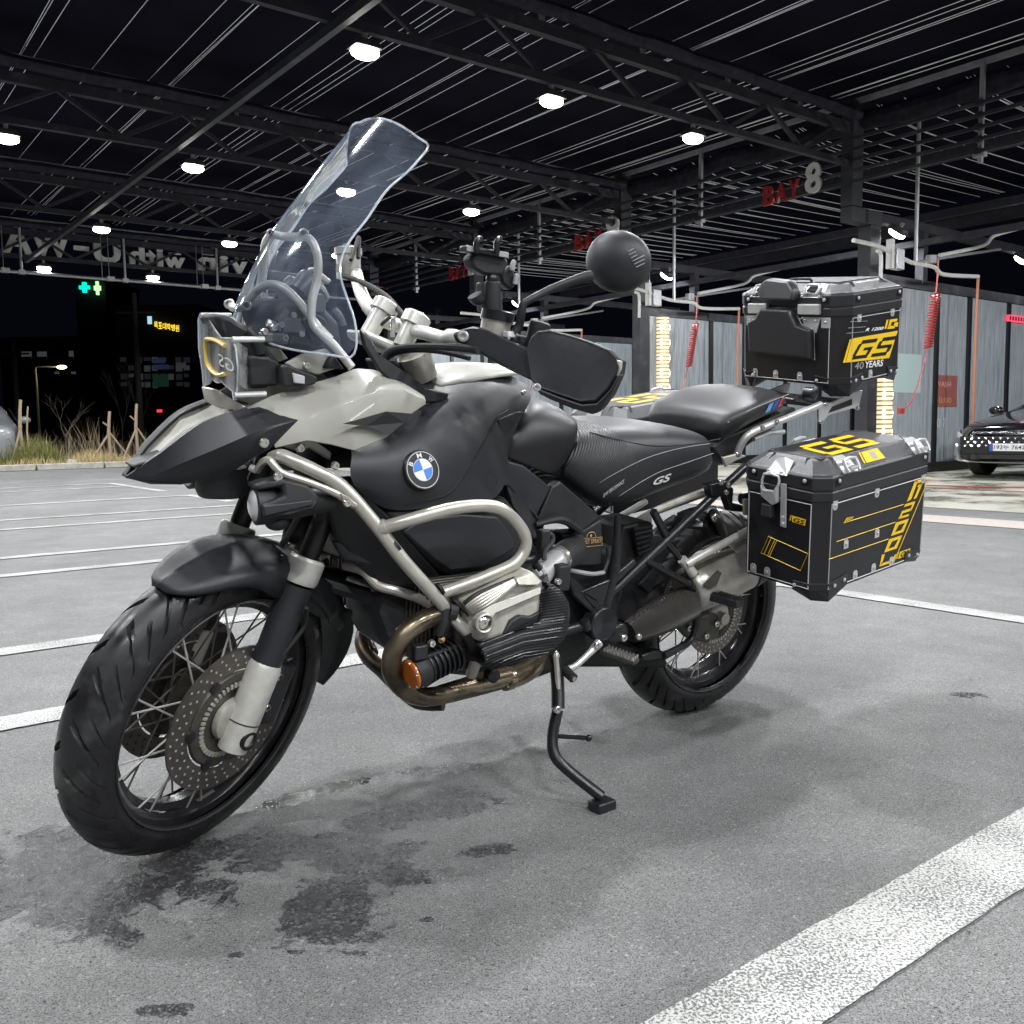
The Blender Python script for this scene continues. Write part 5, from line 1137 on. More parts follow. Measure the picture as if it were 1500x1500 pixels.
rh = [[p + (np.array([.008, 0, -.02])) for p in rh[0]]] + rh
seat = loft(rh, 'rider_seat', 'seat_front')
relax(seat, 4)
ssk = skin_of(seat)
def patch(px_rows, sk, name, m, par, lift=.002, fb=.1, **kw):
    rows_ = [[onto(sk, u, v, lift, fb) for u, v in r] for r in px_rows]; return part(MB().grid(rows_), name, m, par, smooth=60, **kw)
def px_lines(a, b, n, k):
    A_ = catmull([np.array([*p, 0.]) for p in a], 8); B_ = catmull([np.array([*p, 0.]) for p in b], 8)
    A_ = [A_[int(round(i * (len(A_) - 1) / (n - 1)))] for i in range(n)]; B_ = [B_[int(round(i * (len(B_) - 1) / (n - 1)))] for i in range(n)]
    return [[(p[0] * (1 - f) + q[0] * f, p[1] * (1 - f) + q[1] * f) for p, q in zip(A_, B_)] for f in np.linspace(0, 1, k)]
q3 = lambda x, y: (820 + x / 3.033, 520 + y / 3.033)
# ridged flank strip and piping, raised from the flank
def strip(top, bot, name, m, par, lift, n=14, **kw):
    a = catmull([PP(*p) for p in top], 4); b = catmull([PP(*p) for p in bot], 4)
    rows = [[p + np.array([0, lift, 0]) for p in a], [(p + q) / 2 + np.array([0, lift + .004, 0]) for p, q in zip(a, b)], [q + np.array([0, lift, 0]) for q in b]]
    return part(MB().grid(rows), name, m, par, both=mir, smooth=60, solid=.006, **kw)
mat('seat_cloth', (.075, .077, .082), .75, noise=.2, nscale=350, bump=.5, bscale=900)
_e = [q3(*p) for p in ((135, 345), (240, 372), (400, 402), (560, 398), (715, 372))]
part(MB().tube([onto(ssk, *p, .0012, .15) for p in _e], .0013, n=5, smooth=5), 'seat_piping', 'plastic_black', seat, both=mir)
part(MB().tube([onto(ssk, u, v, .0008, .16) for u, v in ((850, 728), (880, 706), (915, 686), (955, 668), (1000, 656), (1040, 650))], .0010, n=5, smooth=5), 'seat_piping', 'decal_grey', seat, both=mir)
part(MB().tube([onto(ssk, u, v, .0008, .16) for u, v in ((892, 738), (912, 723), (960, 694), (1010, 676), (1045, 664))], .0010, n=5, smooth=5), 'seat_piping', 'decal_grey', seat, both=mir)
zs = lambda x, y, l=.001: onto(ssk, 750 + x * .3, 650 + y * .3, l, .18)
q = [zs(684, 202), zs(770, 178), zs(775, 140), zs(690, 168)]
lettering(MB(), 'GS', q, lift=.0022, shear=.25, bold=.03).build('seat_badge', 'decal_white', seat, smooth=0, clean=False)
q = [zs(440, 258), zs(541, 186), zs(543, 166), zs(440, 238)]
lettering(MB(), 'BMW PERFORMANCE', q, lift=.0045, shear=.2).build('seat_lettering', 'decal_white', seat, smooth=0, clean=False)
ph = [((1054, 612, .130), (1059, 622, .146), (1062, 636, .146), (1064, 650, .120)), ((1075, 603, .155), (1080, 612, .170), (1083, 624, .168), (1084, 638, .140)), ((1100, 592, .165), (1104, 600, .178), (1106, 610, .174), (1107, 624, .145)), ((1130, 579, .165), (1136, 586, .174), (1138, 596, .170), (1138, 609, .140)), ((1153, 570, .140), (1159, 576, .148), (1162, 586, .145), (1162, 598, .118))]
rh = []
for r in ph:
    q = [PP(*p) for p in r]; c = np.array([q[0][0], 0, q[0][2] + .008]); rh.append([c, q[0] * .5 + c * .5 + np.array([0, 0, .003])] + q)
rh = [[p + np.array([.010, -.012 if abs(p[1]) > .05 else 0, -.022]) for p in rh[0]]] + rh
pil = loft(rh, 'pillion_seat', 'seat_vinyl'); psk = skin_of(pil)
patch([[(1068, 622), (1094, 607), (1118, 596), (1150, 582)], [(1069, 632), (1095, 617), (1120, 605), (1152, 590)]], psk, 'seat_panel', 'seat_ridged', pil, .0015, .16)
part(MB().tube([onto(psk, *p, .0006, .16) for p in ((1066, 619), (1100, 600), (1134, 586), (1156, 577))], .0010, n=5, smooth=5), 'seat_piping', 'decal_grey', pil)
for k, m in enumerate(('m_light', 'm_dark', 'm_red')):
    x = 1119 + k * 9; part(MB().add([onto(psk, *p, .0045, .16) for p in ((x, 604 - k * 4), (x + 7, 601 - k * 4), (x + 13, 589 - k * 4), (x + 6, 592 - k * 4))], [(0, 1, 2, 3)]), 'seat_stripe', m, pil, smooth=0)
part(MB().slab([PP(1045, 655, .12), PP(1062, 640, .12), PP(1100, 625, .12), PP(1165, 596, .12), PP(1168, 606, .12), PP(1100, 650, .12), PP(1060, 680, .12)], OFF(.24)), 'tail_base', 'plastic_black', bevel=.006)
# ------------------------------------------------------------------ engine
part(MB().hexa([np.array(p) for p in ((.76, -.13, .27), (1.03, -.10, .34), (1.03, .13, .34), (.76, .15, .27), (.74, -.15, .60), (1.06, -.13, .60), (1.06, .14, .60), (.74, .16, .60))]), 'engine_block', 'frame_black', bevel=.02)
part(MB().hexa([np.array(p) for p in ((.42, -.12, .30), (.78, -.14, .26), (.78, .14, .26), (.42, .12, .30), (.45, -.12, .58), (.78, -.14, .62), (.78, .14, .62), (.45, .12, .58))]), 'gearbox', 'deep_black', bevel=.02)
part(MB().slab([Z1(180, 612, .13), Z1(330, 640, .16), Z1(520, 715, .18), Z1(430, 820, .18), Z1(320, 900, .17), Z1(275, 985, .15), Z1(215, 880, .13), Z1(180, 720, .12)], OFF(.16)), 'engine_cover', 'satin_black', bevel=.02, smooth=50)
# cylinder barrels with fins
for s in (1, -1):
    for k in range(9):
        y = s * (.165 + k * .017); part(MB().box((1.02 if s > 0 else .98, y, .505), (.19, .006, .19)), 'cylinder_fin', 'hub_dark', bevel=.002)
    part(MB().box((1.02 if s > 0 else .98, s * .235, .505), (.13, .18, .13)), 'cylinder', 'hub_dark', bevel=.02)
vc = [Z1(690, 690, .355), Z1(830, 615, .365), Z1(960, 548, .372), Z1(1055, 515, .372), Z1(1118, 575, .372), Z1(1105, 690, .385), Z1(1085, 790, .392), Z1(900, 878, .392), Z1(765, 908, .388), Z1(742, 840, .378), Z1(735, 755, .368)]
def inset(pts, k, dy): c = sum(pts) / len(pts); return [c + (p - c) * k + np.array([0, dy, 0]) for p in pts]
for fn in (None, lambda p: np.array([p[0] - .04, -p[1], p[2]])):
    mb = MB(); lays = [[p + np.array([0, -.09, 0]) for p in vc], [p + np.array([0, -.012, 0]) for p in vc], inset(vc, .93, .004), inset(vc, .80, .012)]; n = len(vc)
    for l in lays: mb.v += [tuple(p) for p in l]
    for a in range(3): mb.f += [(a * n + i, a * n + (i + 1) % n, (a + 1) * n + (i + 1) % n, (a + 1) * n + i) for i in range(n)]
    mb.f.append(tuple(3 * n + i for i in range(n)))
    if fn: mb = mirmb(mb, fn)
    cover = part(mb, 'valve_cover', 'cast_silver', bevel=.006, seg=2, smooth=40)
    if not fn: vcover = cover
for k in range(6):   # cooling fins on the upper edge of the cover
    d = k * 17; part(MB().tube([Z1(672 + d * .55, 692 + d * .55, .362), Z1(760 + d * .55, 632 + d * .75, .372 + k * .002), Z1(965 - d * .15, 548 + d * .42, .378 + k * .002)], .0048, n=7), 'cover_fin', 'cast_silver' if k else 'frame_black', vcover)
part(MB().slab([Z1(955, 548, .386), Z1(1055, 518, .388), Z1(1110, 572, .388), Z1(1085, 590, .40), Z1(975, 592, .40)], OFF(.012)), 'cover_boss', 'cast_silver', vcover, bevel=.004)
part(MB().slab([Z1(755, 745, .386), Z1(830, 700, .395), Z1(1100, 600, .398), Z1(1098, 640, .401), Z1(850, 745, .402), Z1(770, 850, .395), Z1(748, 800, .386)], OFF(.006)), 'cover_ridge', 'cast_silver', vcover, bevel=.003)
part(MB().lathe([(-.012, .021), (.004, .021), (.006, .018), (.004, .0155), (.001, .015)], Z1(785, 797, .397), (0.1, 1, 0), n=24, caps=False), 'bolt_boss', 'cast_silver', vcover, smooth=40); bolt(Z1(778, 797, .398), .0115, vcover, ax=(.1, 1, 0))
part(MB().slab([Z1(892, 858, .404), Z1(935, 790, .404), Z1(985, 757, .404), Z1(1040, 762, .404), Z1(1095, 735, .404), Z1(1092, 775, .404), Z1(1030, 835, .404), Z1(900, 872, .404)], OFF(.02)), 'plug_cover', 'plastic_black', vcover, bevel=.004)
part(MB().slab([Z1(955, 838, .409), Z1(1030, 795, .409), Z1(1075, 785, .409), Z1(1020, 825, .409)], OFF(.004)), 'plug_slot', 'decal_black', vcover, smooth=0)
lettering(MB(), 'magnesium', [Z1(762, 912, .4025), Z1(884, 878, .4045), Z1(884, 858, .4045), Z1(762, 892, .4025)], lift=.0015).build('cover_lettering', 'decal_black', vcover, smooth=0, clean=False)
# ribbed cylinder guard: outer skin with ribs as geometry
go = [Z1(1132, 572, .392), Z1(1185, 600, .40), Z1(1228, 650, .405), Z1(1254, 712, .41), Z1(1250, 800, .414), Z1(1222, 885, .416), Z1(1135, 958, .418), Z1(1000, 1008, .418), Z1(835, 1036, .414), Z1(772, 1030, .41)]
gi = [Z1(1108, 625, .396), Z1(1112, 680, .402), Z1(1105, 740, .408), Z1(1090, 790, .412), Z1(1065, 812, .415), Z1(1020, 838, .417), Z1(960, 862, .418), Z1(895, 882, .417), Z1(830, 905, .414), Z1(770, 930, .41)]
co = catmull(go, 5); ci = catmull(gi, 5); rows = []
for p, q in zip(co, ci): rows.append([p + np.array([0, -.06, 0]), p, p * .66 + q * .34 + np.array([0, .012, 0]), p * .33 + q * .67 + np.array([0, .010, 0]), q, q + np.array([0, -.02, 0])])
gd = part(MB().grid(rows), 'cylinder_guard', 'plastic_black', smooth=60, solid=.004)
gsk = skin_of(gd); ln = MB()
for k in range(34):   # moulded ribs, nearly level across the guard
    y0 = 640 + k * 15; run = []
    for i in range(45):
        x = 764 + i * 11.2; y = y0 - (x - 770) * .16 if x > 1000 else y0 - 37 - (x - 1000) * .16 + (1000 - x) * .22
        d = _sight(500 + x / 3.75, 700 + y / 3.75); hit, n, _, _ = gsk.ray_cast(V(_cl), V(d))
        if hit is None:
            if len(run) > 2: ln.tube(run, .0019, n=5, smooth=1)
            run = []
        else:
            n = np.array(n); n = n if n @ d < 0 else -n; run.append(np.array(hit) + n * .0006)
    if len(run) > 2: ln.tube(run, .0019, n=5, smooth=1)
part(ln, 'guard_rib', 'frame_black', gd, smooth=60)['kind'] = 'stuff'
# intake: throttle body and rubber elbow
a = Z1(1075, 545, .26); b = Z1(1185, 450, .22); tb = part(MB().tube([a, a * .6 + b * .4, b], [.030, .026, .027], n=16, smooth=1), 'throttle_body', 'alu_bright', both=mir)
part(MB().lathe([(0, .034), (.010, .034), (.012, .030)], b, b - a, n=20), 'hose_clip', 'bolt_steel', tb)
part(MB().tube([b, Z1(1225, 425, .20), Z1(1265, 400, .16), Z1(1260, 350, .12)], [.031, .035, .036], n=16), 'intake_elbow', 'rubber', both=mir)
for k, (x, y) in enumerate(((1062, 470), (1090, 490), (1062, 500))): part(MB().tube([Z1(x, y, .27), Z1(x + 25, y + 35, .275)], .010, n=10, smooth=1), 'injector', 'alu_bright' if k else 'frame_black')
part(MB().tube([Z1(1060, 340, .19), Z1(1110, 330, .23), Z1(1150, 310, .235), Z1(1160, 345, .24), Z1(1120, 400, .25), Z1(1115, 450, .26)], .006, n=8), 'injector_cable', 'rubber')
part(MB().box(Z1(1110, 345, .235), (.025, .02, .05)), 'connector', 'plastic_black', bevel=.003)
part(MB().box(Z1(1205, 545, .27), (.035, .03, .06)), 'throttle_actuator', 'plastic_black', bevel=.004); bolt(Z1(1192, 570, .287), .008, bike)
part(MB().tube([Z1(1250, 505, .18), Z1(1310, 518, .19), Z1(1380, 528, .19), Z1(1440, 520, .17)], .0055, n=8), 'fuel_hose', 'decal_grey')
part(MB().tube([Z1(1440, 520, .17), Z1(1465, 450, .16), Z1(1462, 380, .16)], .005, n=8), 'fuel_hose', 'rubber')
# exhaust
hd = part(MB().tube([Z1(560, 760, .30), Z1(500, 765, .312), Z1(420, 800, .318), Z1(345, 860, .318), Z1(295, 940, .312), Z1(275, 1020, .30), Z1(290, 1095, .285), Z1(345, 1160, .265), Z1(425, 1200, .245), Z1(540, 1195, .23), Z1(680, 1165, .215), Z1(800, 1135, .205), Z1(905, 1105, .195)], .0205, n=18), 'exhaust_header', 'header_steel')
part(MB().tube([Z1(905, 1105, .195), Z1(970, 1085, .18), Z1(1040, 1045, .16), Z1(1075, 985, .13), Z1(1085, 930, .10)], [.026, .026, .024], n=18), 'exhaust_pipe', 'header_bright')
part(MB().tube([Z1(520, 1170, .225), Z1(680, 1140, .22), Z1(800, 1115, .215), Z1(905, 1090, .20)], [.010, .022, .024], n=14), 'exhaust_pipe', 'header_bright')
part(MB().tube([Z1(895, 1104, .198), Z1(922, 1098, .196)], .029, n=16, smooth=1), 'pipe_clamp', 'header_bright', hd)
bolt(Z1(920, 1135, .215), .008, hd); part(MB().lathe([(0, .016), (.02, .016), (.022, .012), (.024, .006)], Z1(812, 1075, .24), (0, 1, 0), n=16), 'drain_plug', 'frame_black', smooth=40)
part(MB().tube([Z1(-10, 430, -.27), Z1(10, 500, -.27), Z1(25, 600, -.265), Z1(70, 700, -.25), Z1(130, 770, -.22), Z1(125, 850, -.19), Z1(115, 910, -.16), Z1(150, 985, -.12), Z1(230, 1060, -.07), Z1(310, 1140, -.02), Z1(420, 1225, .05), Z1(560, 1235, .10)], .0195, n=16), 'exhaust_header', 'header_dark')
part(MB().tube([Z1(125, 890, -.18), Z1(160, 970, -.13)], .021, n=16, smooth=1), 'pipe_sleeve', 'header_steel', hd)
# carbon shield pipe and muffler on the left
pA_, pB_ = Z2(575, 920, .14), Z2(870, 770, .17)
part(MB().tube([pA_, pA_ * .7 + pB_ * .3, pA_ * .35 + pB_ * .65, pB_], [.030, .044, .050, .046], n=20), 'heat_shield', 'carbon', smooth=60)
for x, y in ((620, 942), (545, 950), (840, 803)): bolt(Z2(x, y, .195), .009, bike)
mA, mB_ = Z2(850, 725, .155), Z2(1160, 590, .175)
mf = part(MB().tube([mA, mA * .93 + mB_ * .07, mA * .5 + mB_ * .5, mA * .08 + mB_ * .92], [.052, .066, .068, .064], n=28, smooth=2), 'muffler', 'muffler_steel', smooth=60)
part(MB().tube([mA * .10 + mB_ * .90, mA * -.15 + mB_ * 1.15], [.068, .06], n=24, smooth=1), 'muffler_cap', 'plastic_black', mf)
part(MB().slab([Z2(940, 690, .225), Z2(1010, 620, .232), Z2(1025, 630, .232), Z2(1000, 690, .23), Z2(965, 710, .226)], OFF(.006)), 'muffler_badge', 'hub_dark', mf, smooth=0)
# ------------------------------------------------------------------ rear frame, pegs
def bar2(a, b, r, name='frame_tube', m='frame_black', **kw): return part(MB().tube([a, b], r, n=12, smooth=1), name, m, **kw)
bar2(Z2(450, 760, .15), Z2(985, 255, .155), .0125, both=mir); bar2(Z2(985, 255, .155), Z2(1145, 108, .16), .0125, both=mir)
part(MB().tube([Z2(513, 350, .15), Z2(510, 520, .16), Z2(490, 650, .165), Z2(440, 850, .165)], [.009, .013, .014, .017], n=12), 'frame_tube', 'frame_black', both=mir)
part(MB().tube([Z2(500, 590, .163), Z2(497, 625, .165)], .0165, n=12, smooth=1), 'frame_joint', 'frame_black', both=mir)
bar2(Z2(690, 330, .14), Z2(755, 455, .15), .011, both=mir)
fg = part(MB().slab([Z2(335, 722, .165), Z2(470, 665, .17), Z2(600, 560, .165), Z2(612, 585, .165), Z2(500, 700, .17), Z2(470, 800, .175), Z2(420, 830, .175)], OFF(.02)), 'peg_bracket', 'frame_black', both=mir, bevel=.004)
part(MB().slab([Z2(355, 727, .172), Z2(468, 682, .176), Z2(430, 772, .18)], OFF(.004)), 'bracket_recess', 'deep_black', fg, smooth=0)
part(MB().slab([Z2(270, 640, .15), Z2(330, 680, .165), Z2(470, 810, .175), Z2(410, 850, .175), Z2(300, 740, .16)], OFF(.03)), 'peg_bracket', 'frame_black', both=mir, bevel=.005)
pv = part(MB().lathe([(-.03, .044), (.004, .044), (.007, .040), (.004, .034), (.004, .010), (.001, .006), (.001, 0)], Z2(445, 880, .185), (0, 1, 0), n=32), 'pivot_cover', 'frame_black', both=mir, smooth=40)
part(MB().slab([Z2(470, 900, .172), Z2(560, 880, .172), Z2(575, 925, .172), Z2(540, 970, .172), Z2(480, 975, .172), Z2(445, 940, .172)], OFF(.03)), 'pivot_housing', 'frame_black', bevel=.006)
bolt(Z2(548, 948, .176), .010, pv)
bar2(Z2(250, 915, .17), Z2(370, 880, .17), .013); part(MB().tube([Z2(355, 860, .18), Z2(365, 905, .18)], .012, n=10, smooth=1), 'shift_joint', 'frame_black')
part(MB().slab([Z2(240, 930, .10), Z2(420, 950, .12), Z2(560, 985, .12), Z2(760, 1050, .12), Z2(760, 1098, .12), Z2(620, 1095, .12), Z2(320, 1095, .12), Z2(190, 1040, .10)], OFF(.2)), 'skid_frame', 'deep_black', bevel=.01)
part(MB().slab([Z2(290, 905, .12), Z2(380, 930, .13), Z2(420, 990, .13), Z2(330, 1010, .13), Z2(260, 980, .12)], OFF(.03)), 'stand_bracket', 'frame_black', bevel=.004)
# serrated rider peg
pg0, pg1 = Z2(440, 1010, .185), Z2(610, 1066, .275)
d = pg1 - pg0; L = np.linalg.norm(d); d /= L; e = np.array([0, 0, 1.]) - d * d[2]; e /= np.linalg.norm(e); sd = np.cross(d, e)
pg = part(MB().box((pg0 + pg1) / 2, (L, .032, .012), (d, sd, e)), 'foot_peg', 'hub_dark', bevel=.003)
tm = MB()
for i in range(9):
    for s in (-.013, 0, .013): p = pg0 + d * (L * (.12 + i * .10)) + sd * s + e * .006; tm.lathe([(0, .0042), (.009, .0026), (.0095, 0)], p, e, n=6)
part(tm, 'peg_tooth', 'bolt_steel', pg, smooth=0)['kind'] = 'stuff'
mirmb(MB().box((pg0 + pg1) / 2, (L, .032, .012), (d, sd, e))).build('foot_peg', 'hub_dark', bike, bevel=.003)
# shift lever
sl = part(MB().tube([Z2(425, 972, .215), Z2(370, 1030, .222), Z2(310, 1085, .225), Z2(262, 1108, .225)], [.012, .008, .008, .010], n=10), 'shift_lever', 'alu_bright'); bolt(Z2(415, 985, .228), .009, sl)
part(MB().tube([Z2(258, 1105, .225), Z2(300, 1145, .262)], [.013, .012], n=12, smooth=1), 'lever_rubber', 'rubber', sl); part(MB().tube([Z2(298, 1143, .260), Z2(306, 1150, .268)], .006, n=8, smooth=1), 'lever_pin', 'bolt_steel', sl)
# passenger peg hanger and peg
bar2(Z2(655, 570, .16), Z2(880, 695, .185), .0095, name='peg_hanger', both=mir); bar2(Z2(750, 478, .155), Z2(845, 590, .175), .0085, name='peg_hanger', both=mir); bar2(Z2(890, 630, .18), Z2(958, 705, .195), .009, name='peg_hanger', both=mir); bar2(Z2(870, 690, .185), Z2(945, 728, .195), .012, name='peg_hanger', both=mir)
part(MB().tube([Z2(830, 565, .18), Z2(885, 635, .185)], .0135, n=12, smooth=1), 'hanger_sleeve', 'silver_paint')
p0_, p1_ = Z2(955, 735, .20), Z2(1118, 782, .30); d = p1_ - p0_; L = np.linalg.norm(d); d /= L; e = np.array([0, 0, 1.]) - d * d[2]; e /= np.linalg.norm(e); sd = np.cross(d, e)
mb = MB().box((p0_ + p1_) / 2, (L, .040, .022), (d, sd, e)); pp = part(mb, 'passenger_peg', 'rubber', bevel=.004)
for i in range(11): part(MB().box(p0_ + d * (L * (.06 + i * .088)) + e * .012, (.0035, .038, .004), (d, sd, e)), 'peg_rib', 'rubber', pp)
part(mirmb(mb), 'passenger_peg', 'rubber', bevel=.004); bolt(Z2(956, 712, .212), .010, pp)
# rack supports
part(MB().tube([Z2(850, 590, .19), Z2(900, 560, .195), Z2(1000, 505, .20), Z2(1170, 415, .21)], .0105, n=12), 'pannier_rail', 'silver_paint', both=mir)
part(MB().slab([Z2(1060, 495, .19), Z2(1165, 450, .20), Z2(1170, 520, .20), Z2(1110, 545, .19)], OFF(.006)), 'rail_plate', 'silver_paint', both=mir, bevel=.002)
part(MB().slab([Z2(965, 200, .17), Z2(1050, 180, .18), Z2(1085, 220, .18), Z2(1080, 290, .18), Z2(1130, 300, .19), Z2(1130, 335, .19), Z2(1075, 330, .18), Z2(1050, 260, .175), Z2(980, 260, .17)], OFF(.03)), 'rack_clamp', 'frame_black', both=mir, bevel=.004)
for x, y in ((1058, 205), (1048, 238), (1022, 190)): bolt(Z2(x, y, .186), .008, bike)
part(MB().tube([Z2(1120, 268, .20), Z2(1150, 268, .22)], .016, n=12, smooth=1), 'rack_knob', 'frame_black')
part(MB().slab([Z2(1132, 270, .225), Z2(1190, 265, .228), Z2(1188, 350, .228), Z2(1135, 350, .225)], OFF(.008)), 'rack_latch', 'cast_silver', bevel=.003)
part(MB().tube([Z2(690, 330, .12), Z2(800, 285, .12), Z2(960, 225, .12), Z2(1030, 190, .12)], .010, n=10), 'seat_rail', 'cast_silver', both=mir)
part(MB().slab([Z2(700, 325, .10), Z2(960, 222, .10), Z2(965, 255, .10), Z2(720, 345, .10)], OFF(.012)), 'seat_rail', 'muffler_steel', both=mir, bevel=.003)
# silver grab rails and top rack
gr_ = part(MB().tube([Z4(125, 420, .14), Z4(150, 350, .15), Z4(185, 300, .16), Z4(235, 265, .165), Z4(300, 238, .165), Z4(460, 175, .16), Z4(650, 98, .15)], .0105, n=12), 'grab_rail', 'alu_bright', both=mir)
part(MB().tube([Z4(230, 315, .15), Z4(290, 290, .15), Z4(330, 275, .15), Z4(420, 268, .15)], .007, n=10), 'grab_rail', 'alu_bright', both=mir)
for x, y in ((288, 243), (135, 412), (380, 208)): bolt(Z4(x, y, .176), .007, gr_)
part(MB().slab([Z4(40, 430, .15), Z4(135, 405, .15), Z4(190, 420, .15), Z4(120, 450, .15), Z4(60, 490, .15)], OFF(.01)), 'rail_bracket', 'cast_silver', both=mir, bevel=.002)
rk = part(MB().slab([Z4(640, 92, .145), Z4(720, 85, .14), Z4(860, 20, .14), Z4(920, 5, .14), Z4(905, 60, .14), Z4(890, 130, .14), Z4(860, 120, .14), Z4(700, 165, .14), Z4(660, 215, .14), Z4(640, 205, .14)], OFF(.008)), 'rack_plate', 'alu_bright', both=mir, bevel=.002)
part(MB().slab([Z4(725, 110, .1405), Z4(850, 60, .1405), Z4(850, 100, .1405), Z4(700, 150, .1405)], OFF(.002)), 'plate_opening', 'deep_black', rk, both=mir, smooth=0)
for x, y in ((885, 118), (690, 95), (655, 205)): bolt(Z4(x, y, .148), .006, rk)
p = Z4(650, 110, .14); part(MB().box((p[0] - .06, 0, p[2] + .01), (.24, .26, .02)), 'rack_deck', 'frame_black', bevel=.004)
part(MB().tube([Z4(500, 55, .13), Z4(560, 70, .13), Z4(620, 80, .13)], .009, n=10), 'rack_tube', 'frame_black', both=mir); part(MB().lathe([(0, .018), (.03, .018), (.034, .012)], Z4(560, 25, .14), (0, 1, 0), n=16), 'rack_knob', 'frame_black')
# dark mechanics between seat and wheel
part(MB().slab([Z2(540, 400, .07), Z2(690, 380, .07), Z2(700, 460, .07), Z2(640, 560, .07), Z2(540, 660, .07), Z2(500, 640, .07)], OFF(.14)), 'battery_tray', 'deep_black', bevel=.01)
for k in range(6): part(MB().tube([Z2(590 + k * 4, 420 + k * 24, .085), Z2(680 - k * 4, 400 + k * 24, .085)], .007, n=8, smooth=1), 'shock_coil', 'frame_black')
part(MB().slab([Z2(530, 700, .06), Z2(640, 560, .06), Z2(760, 470, .06), Z2(860, 450, .06), Z2(870, 500, .06), Z2(770, 600, .06), Z2(660, 800, .06), Z2(560, 880, .06), Z2(500, 860, .06)], OFF(.12)), 'rear_hugger', 'plastic_black', bevel=.008)
part(MB().slab([Z2(620, 690, .075), Z2(700, 600, .075), Z2(740, 620, .075), Z2(670, 730, .075)], OFF(.01)), 'hugger_panel', 'satin_black', bevel=.003)
part(MB().tube([Z2(985, 340, .05), Z2(1000, 365, .08), Z2(1030, 440, .08)], [.016, .018, .014], n=12), 'damper_mount', 'hub_dark'); bolt(Z2(990, 362, .10), .012, bike)
# final drive arm on the right, brake caliper and brake lever
part(MB().tube([(.52, -.10, .40), (.28, -.13, .37), (0, -.12, .32)], [.05, .045, .06], n=16), 'swingarm', 'frame_black')
part(MB().lathe([(-.03, .085), (-.01, .10), (.03, .09), (.05, .05)], (0, -.13, .32), (0, -1, 0), n=28), 'final_drive', 'cast_silver', smooth=40)
cpl = part(MB().slab([Z2(820, 860, .10), Z2(850, 830, .10), Z2(910, 820, .10), Z2(1000, 830, .10), Z2(1030, 860, .10), Z2(1010, 930, .10), Z2(960, 975, .10), Z2(860, 950, .10), Z2(822, 910, .10)], OFF(.025)), 'rear_caliper', 'hub_dark', bevel=.006)
for x, y in ((865, 900), (1000, 880), (950, 940), (840, 850)): bolt(Z2(x, y, .105), .010, cpl)
part(MB().tube([Z2(935, 825, .14), Z2(905, 840, .15), Z2(895, 900, .15), Z2(870, 960, .15), Z2(800, 1005, .15), Z2(740, 1035, .15)], [.018, .014, .010, .010, .012], n=10), 'brake_lever', 'frame_black')
part(MB().slab([Z2(635, 1035, .15), Z2(700, 1010, .15), Z2(745, 1015, .15), Z2(735, 1050, .15), Z2(670, 1062, .15), Z2(640, 1060, .15)], OFF(.03)), 'brake_pedal', 'frame_black', bevel=.004)
# ------------------------------------------------------------------ side stand
ss = part(MB().tube([Z2(205, 1030, .20), Z2(222, 1150, .225), Z2(225, 1290, .255)], [.013, .016, .016], n=12), 'side_stand', 'frame_black')
gz = PP(881, 1176, .36); 
w0 = np.array([0, 0, 1.]) @ BM      # world up in the motorcycle frame
def onground(u, v, hgt=0.):
    d = _ws(u, v); t = (hgt - CAM_H) / d[2]; return BM.T @ (np.array([0, 0, CAM_H]) + d * t - BO)
ft = onground(882, 1186); k1 = PP(817, 1040, .262); k2 = PP(810, 1075, .275); k3 = PP(812, 1105, .295)
part(MB().tube([k1, k2, k3, k3 * .72 + ft * .28, ft + w0 * .03], [.0135, .0135, .0135, .0135], n=12), 'side_stand', 'frame_black')
fx = np.array([1., 0, 0]) - w0 * w0[0]; fx /= np.linalg.norm(fx); fy = np.cross(w0, fx)
foot = part(MB().box(ft + w0 * .012, (.055, .042, .024), (fx, fy, w0)), 'stand_foot', 'frame_black', bevel=.005)
part(MB().tube([k2 * .9 + k3 * .1, PP(862, 1081, .33)], .0055, n=8, smooth=1), 'stand_tang', 'frame_black'); part(MB().sphere(PP(862, 1081, .33), .0085, 10, 8), 'tang_knob', 'frame_black')
part(MB().tube([Z2(215, 1022, .222), Z2(215, 1050, .228), Z2(225, 1180, .24), Z2(232, 1290, .262)], .0065, n=8), 'stand_spring', 'cast_silver'); part(MB().tube([Z2(203, 1040, .225), Z2(215, 1015, .225), Z2(228, 1040, .225)], .0035, n=6), 'spring_hook', 'bolt_steel')
bolt(Z2(222, 1300, .275), .010, ss)
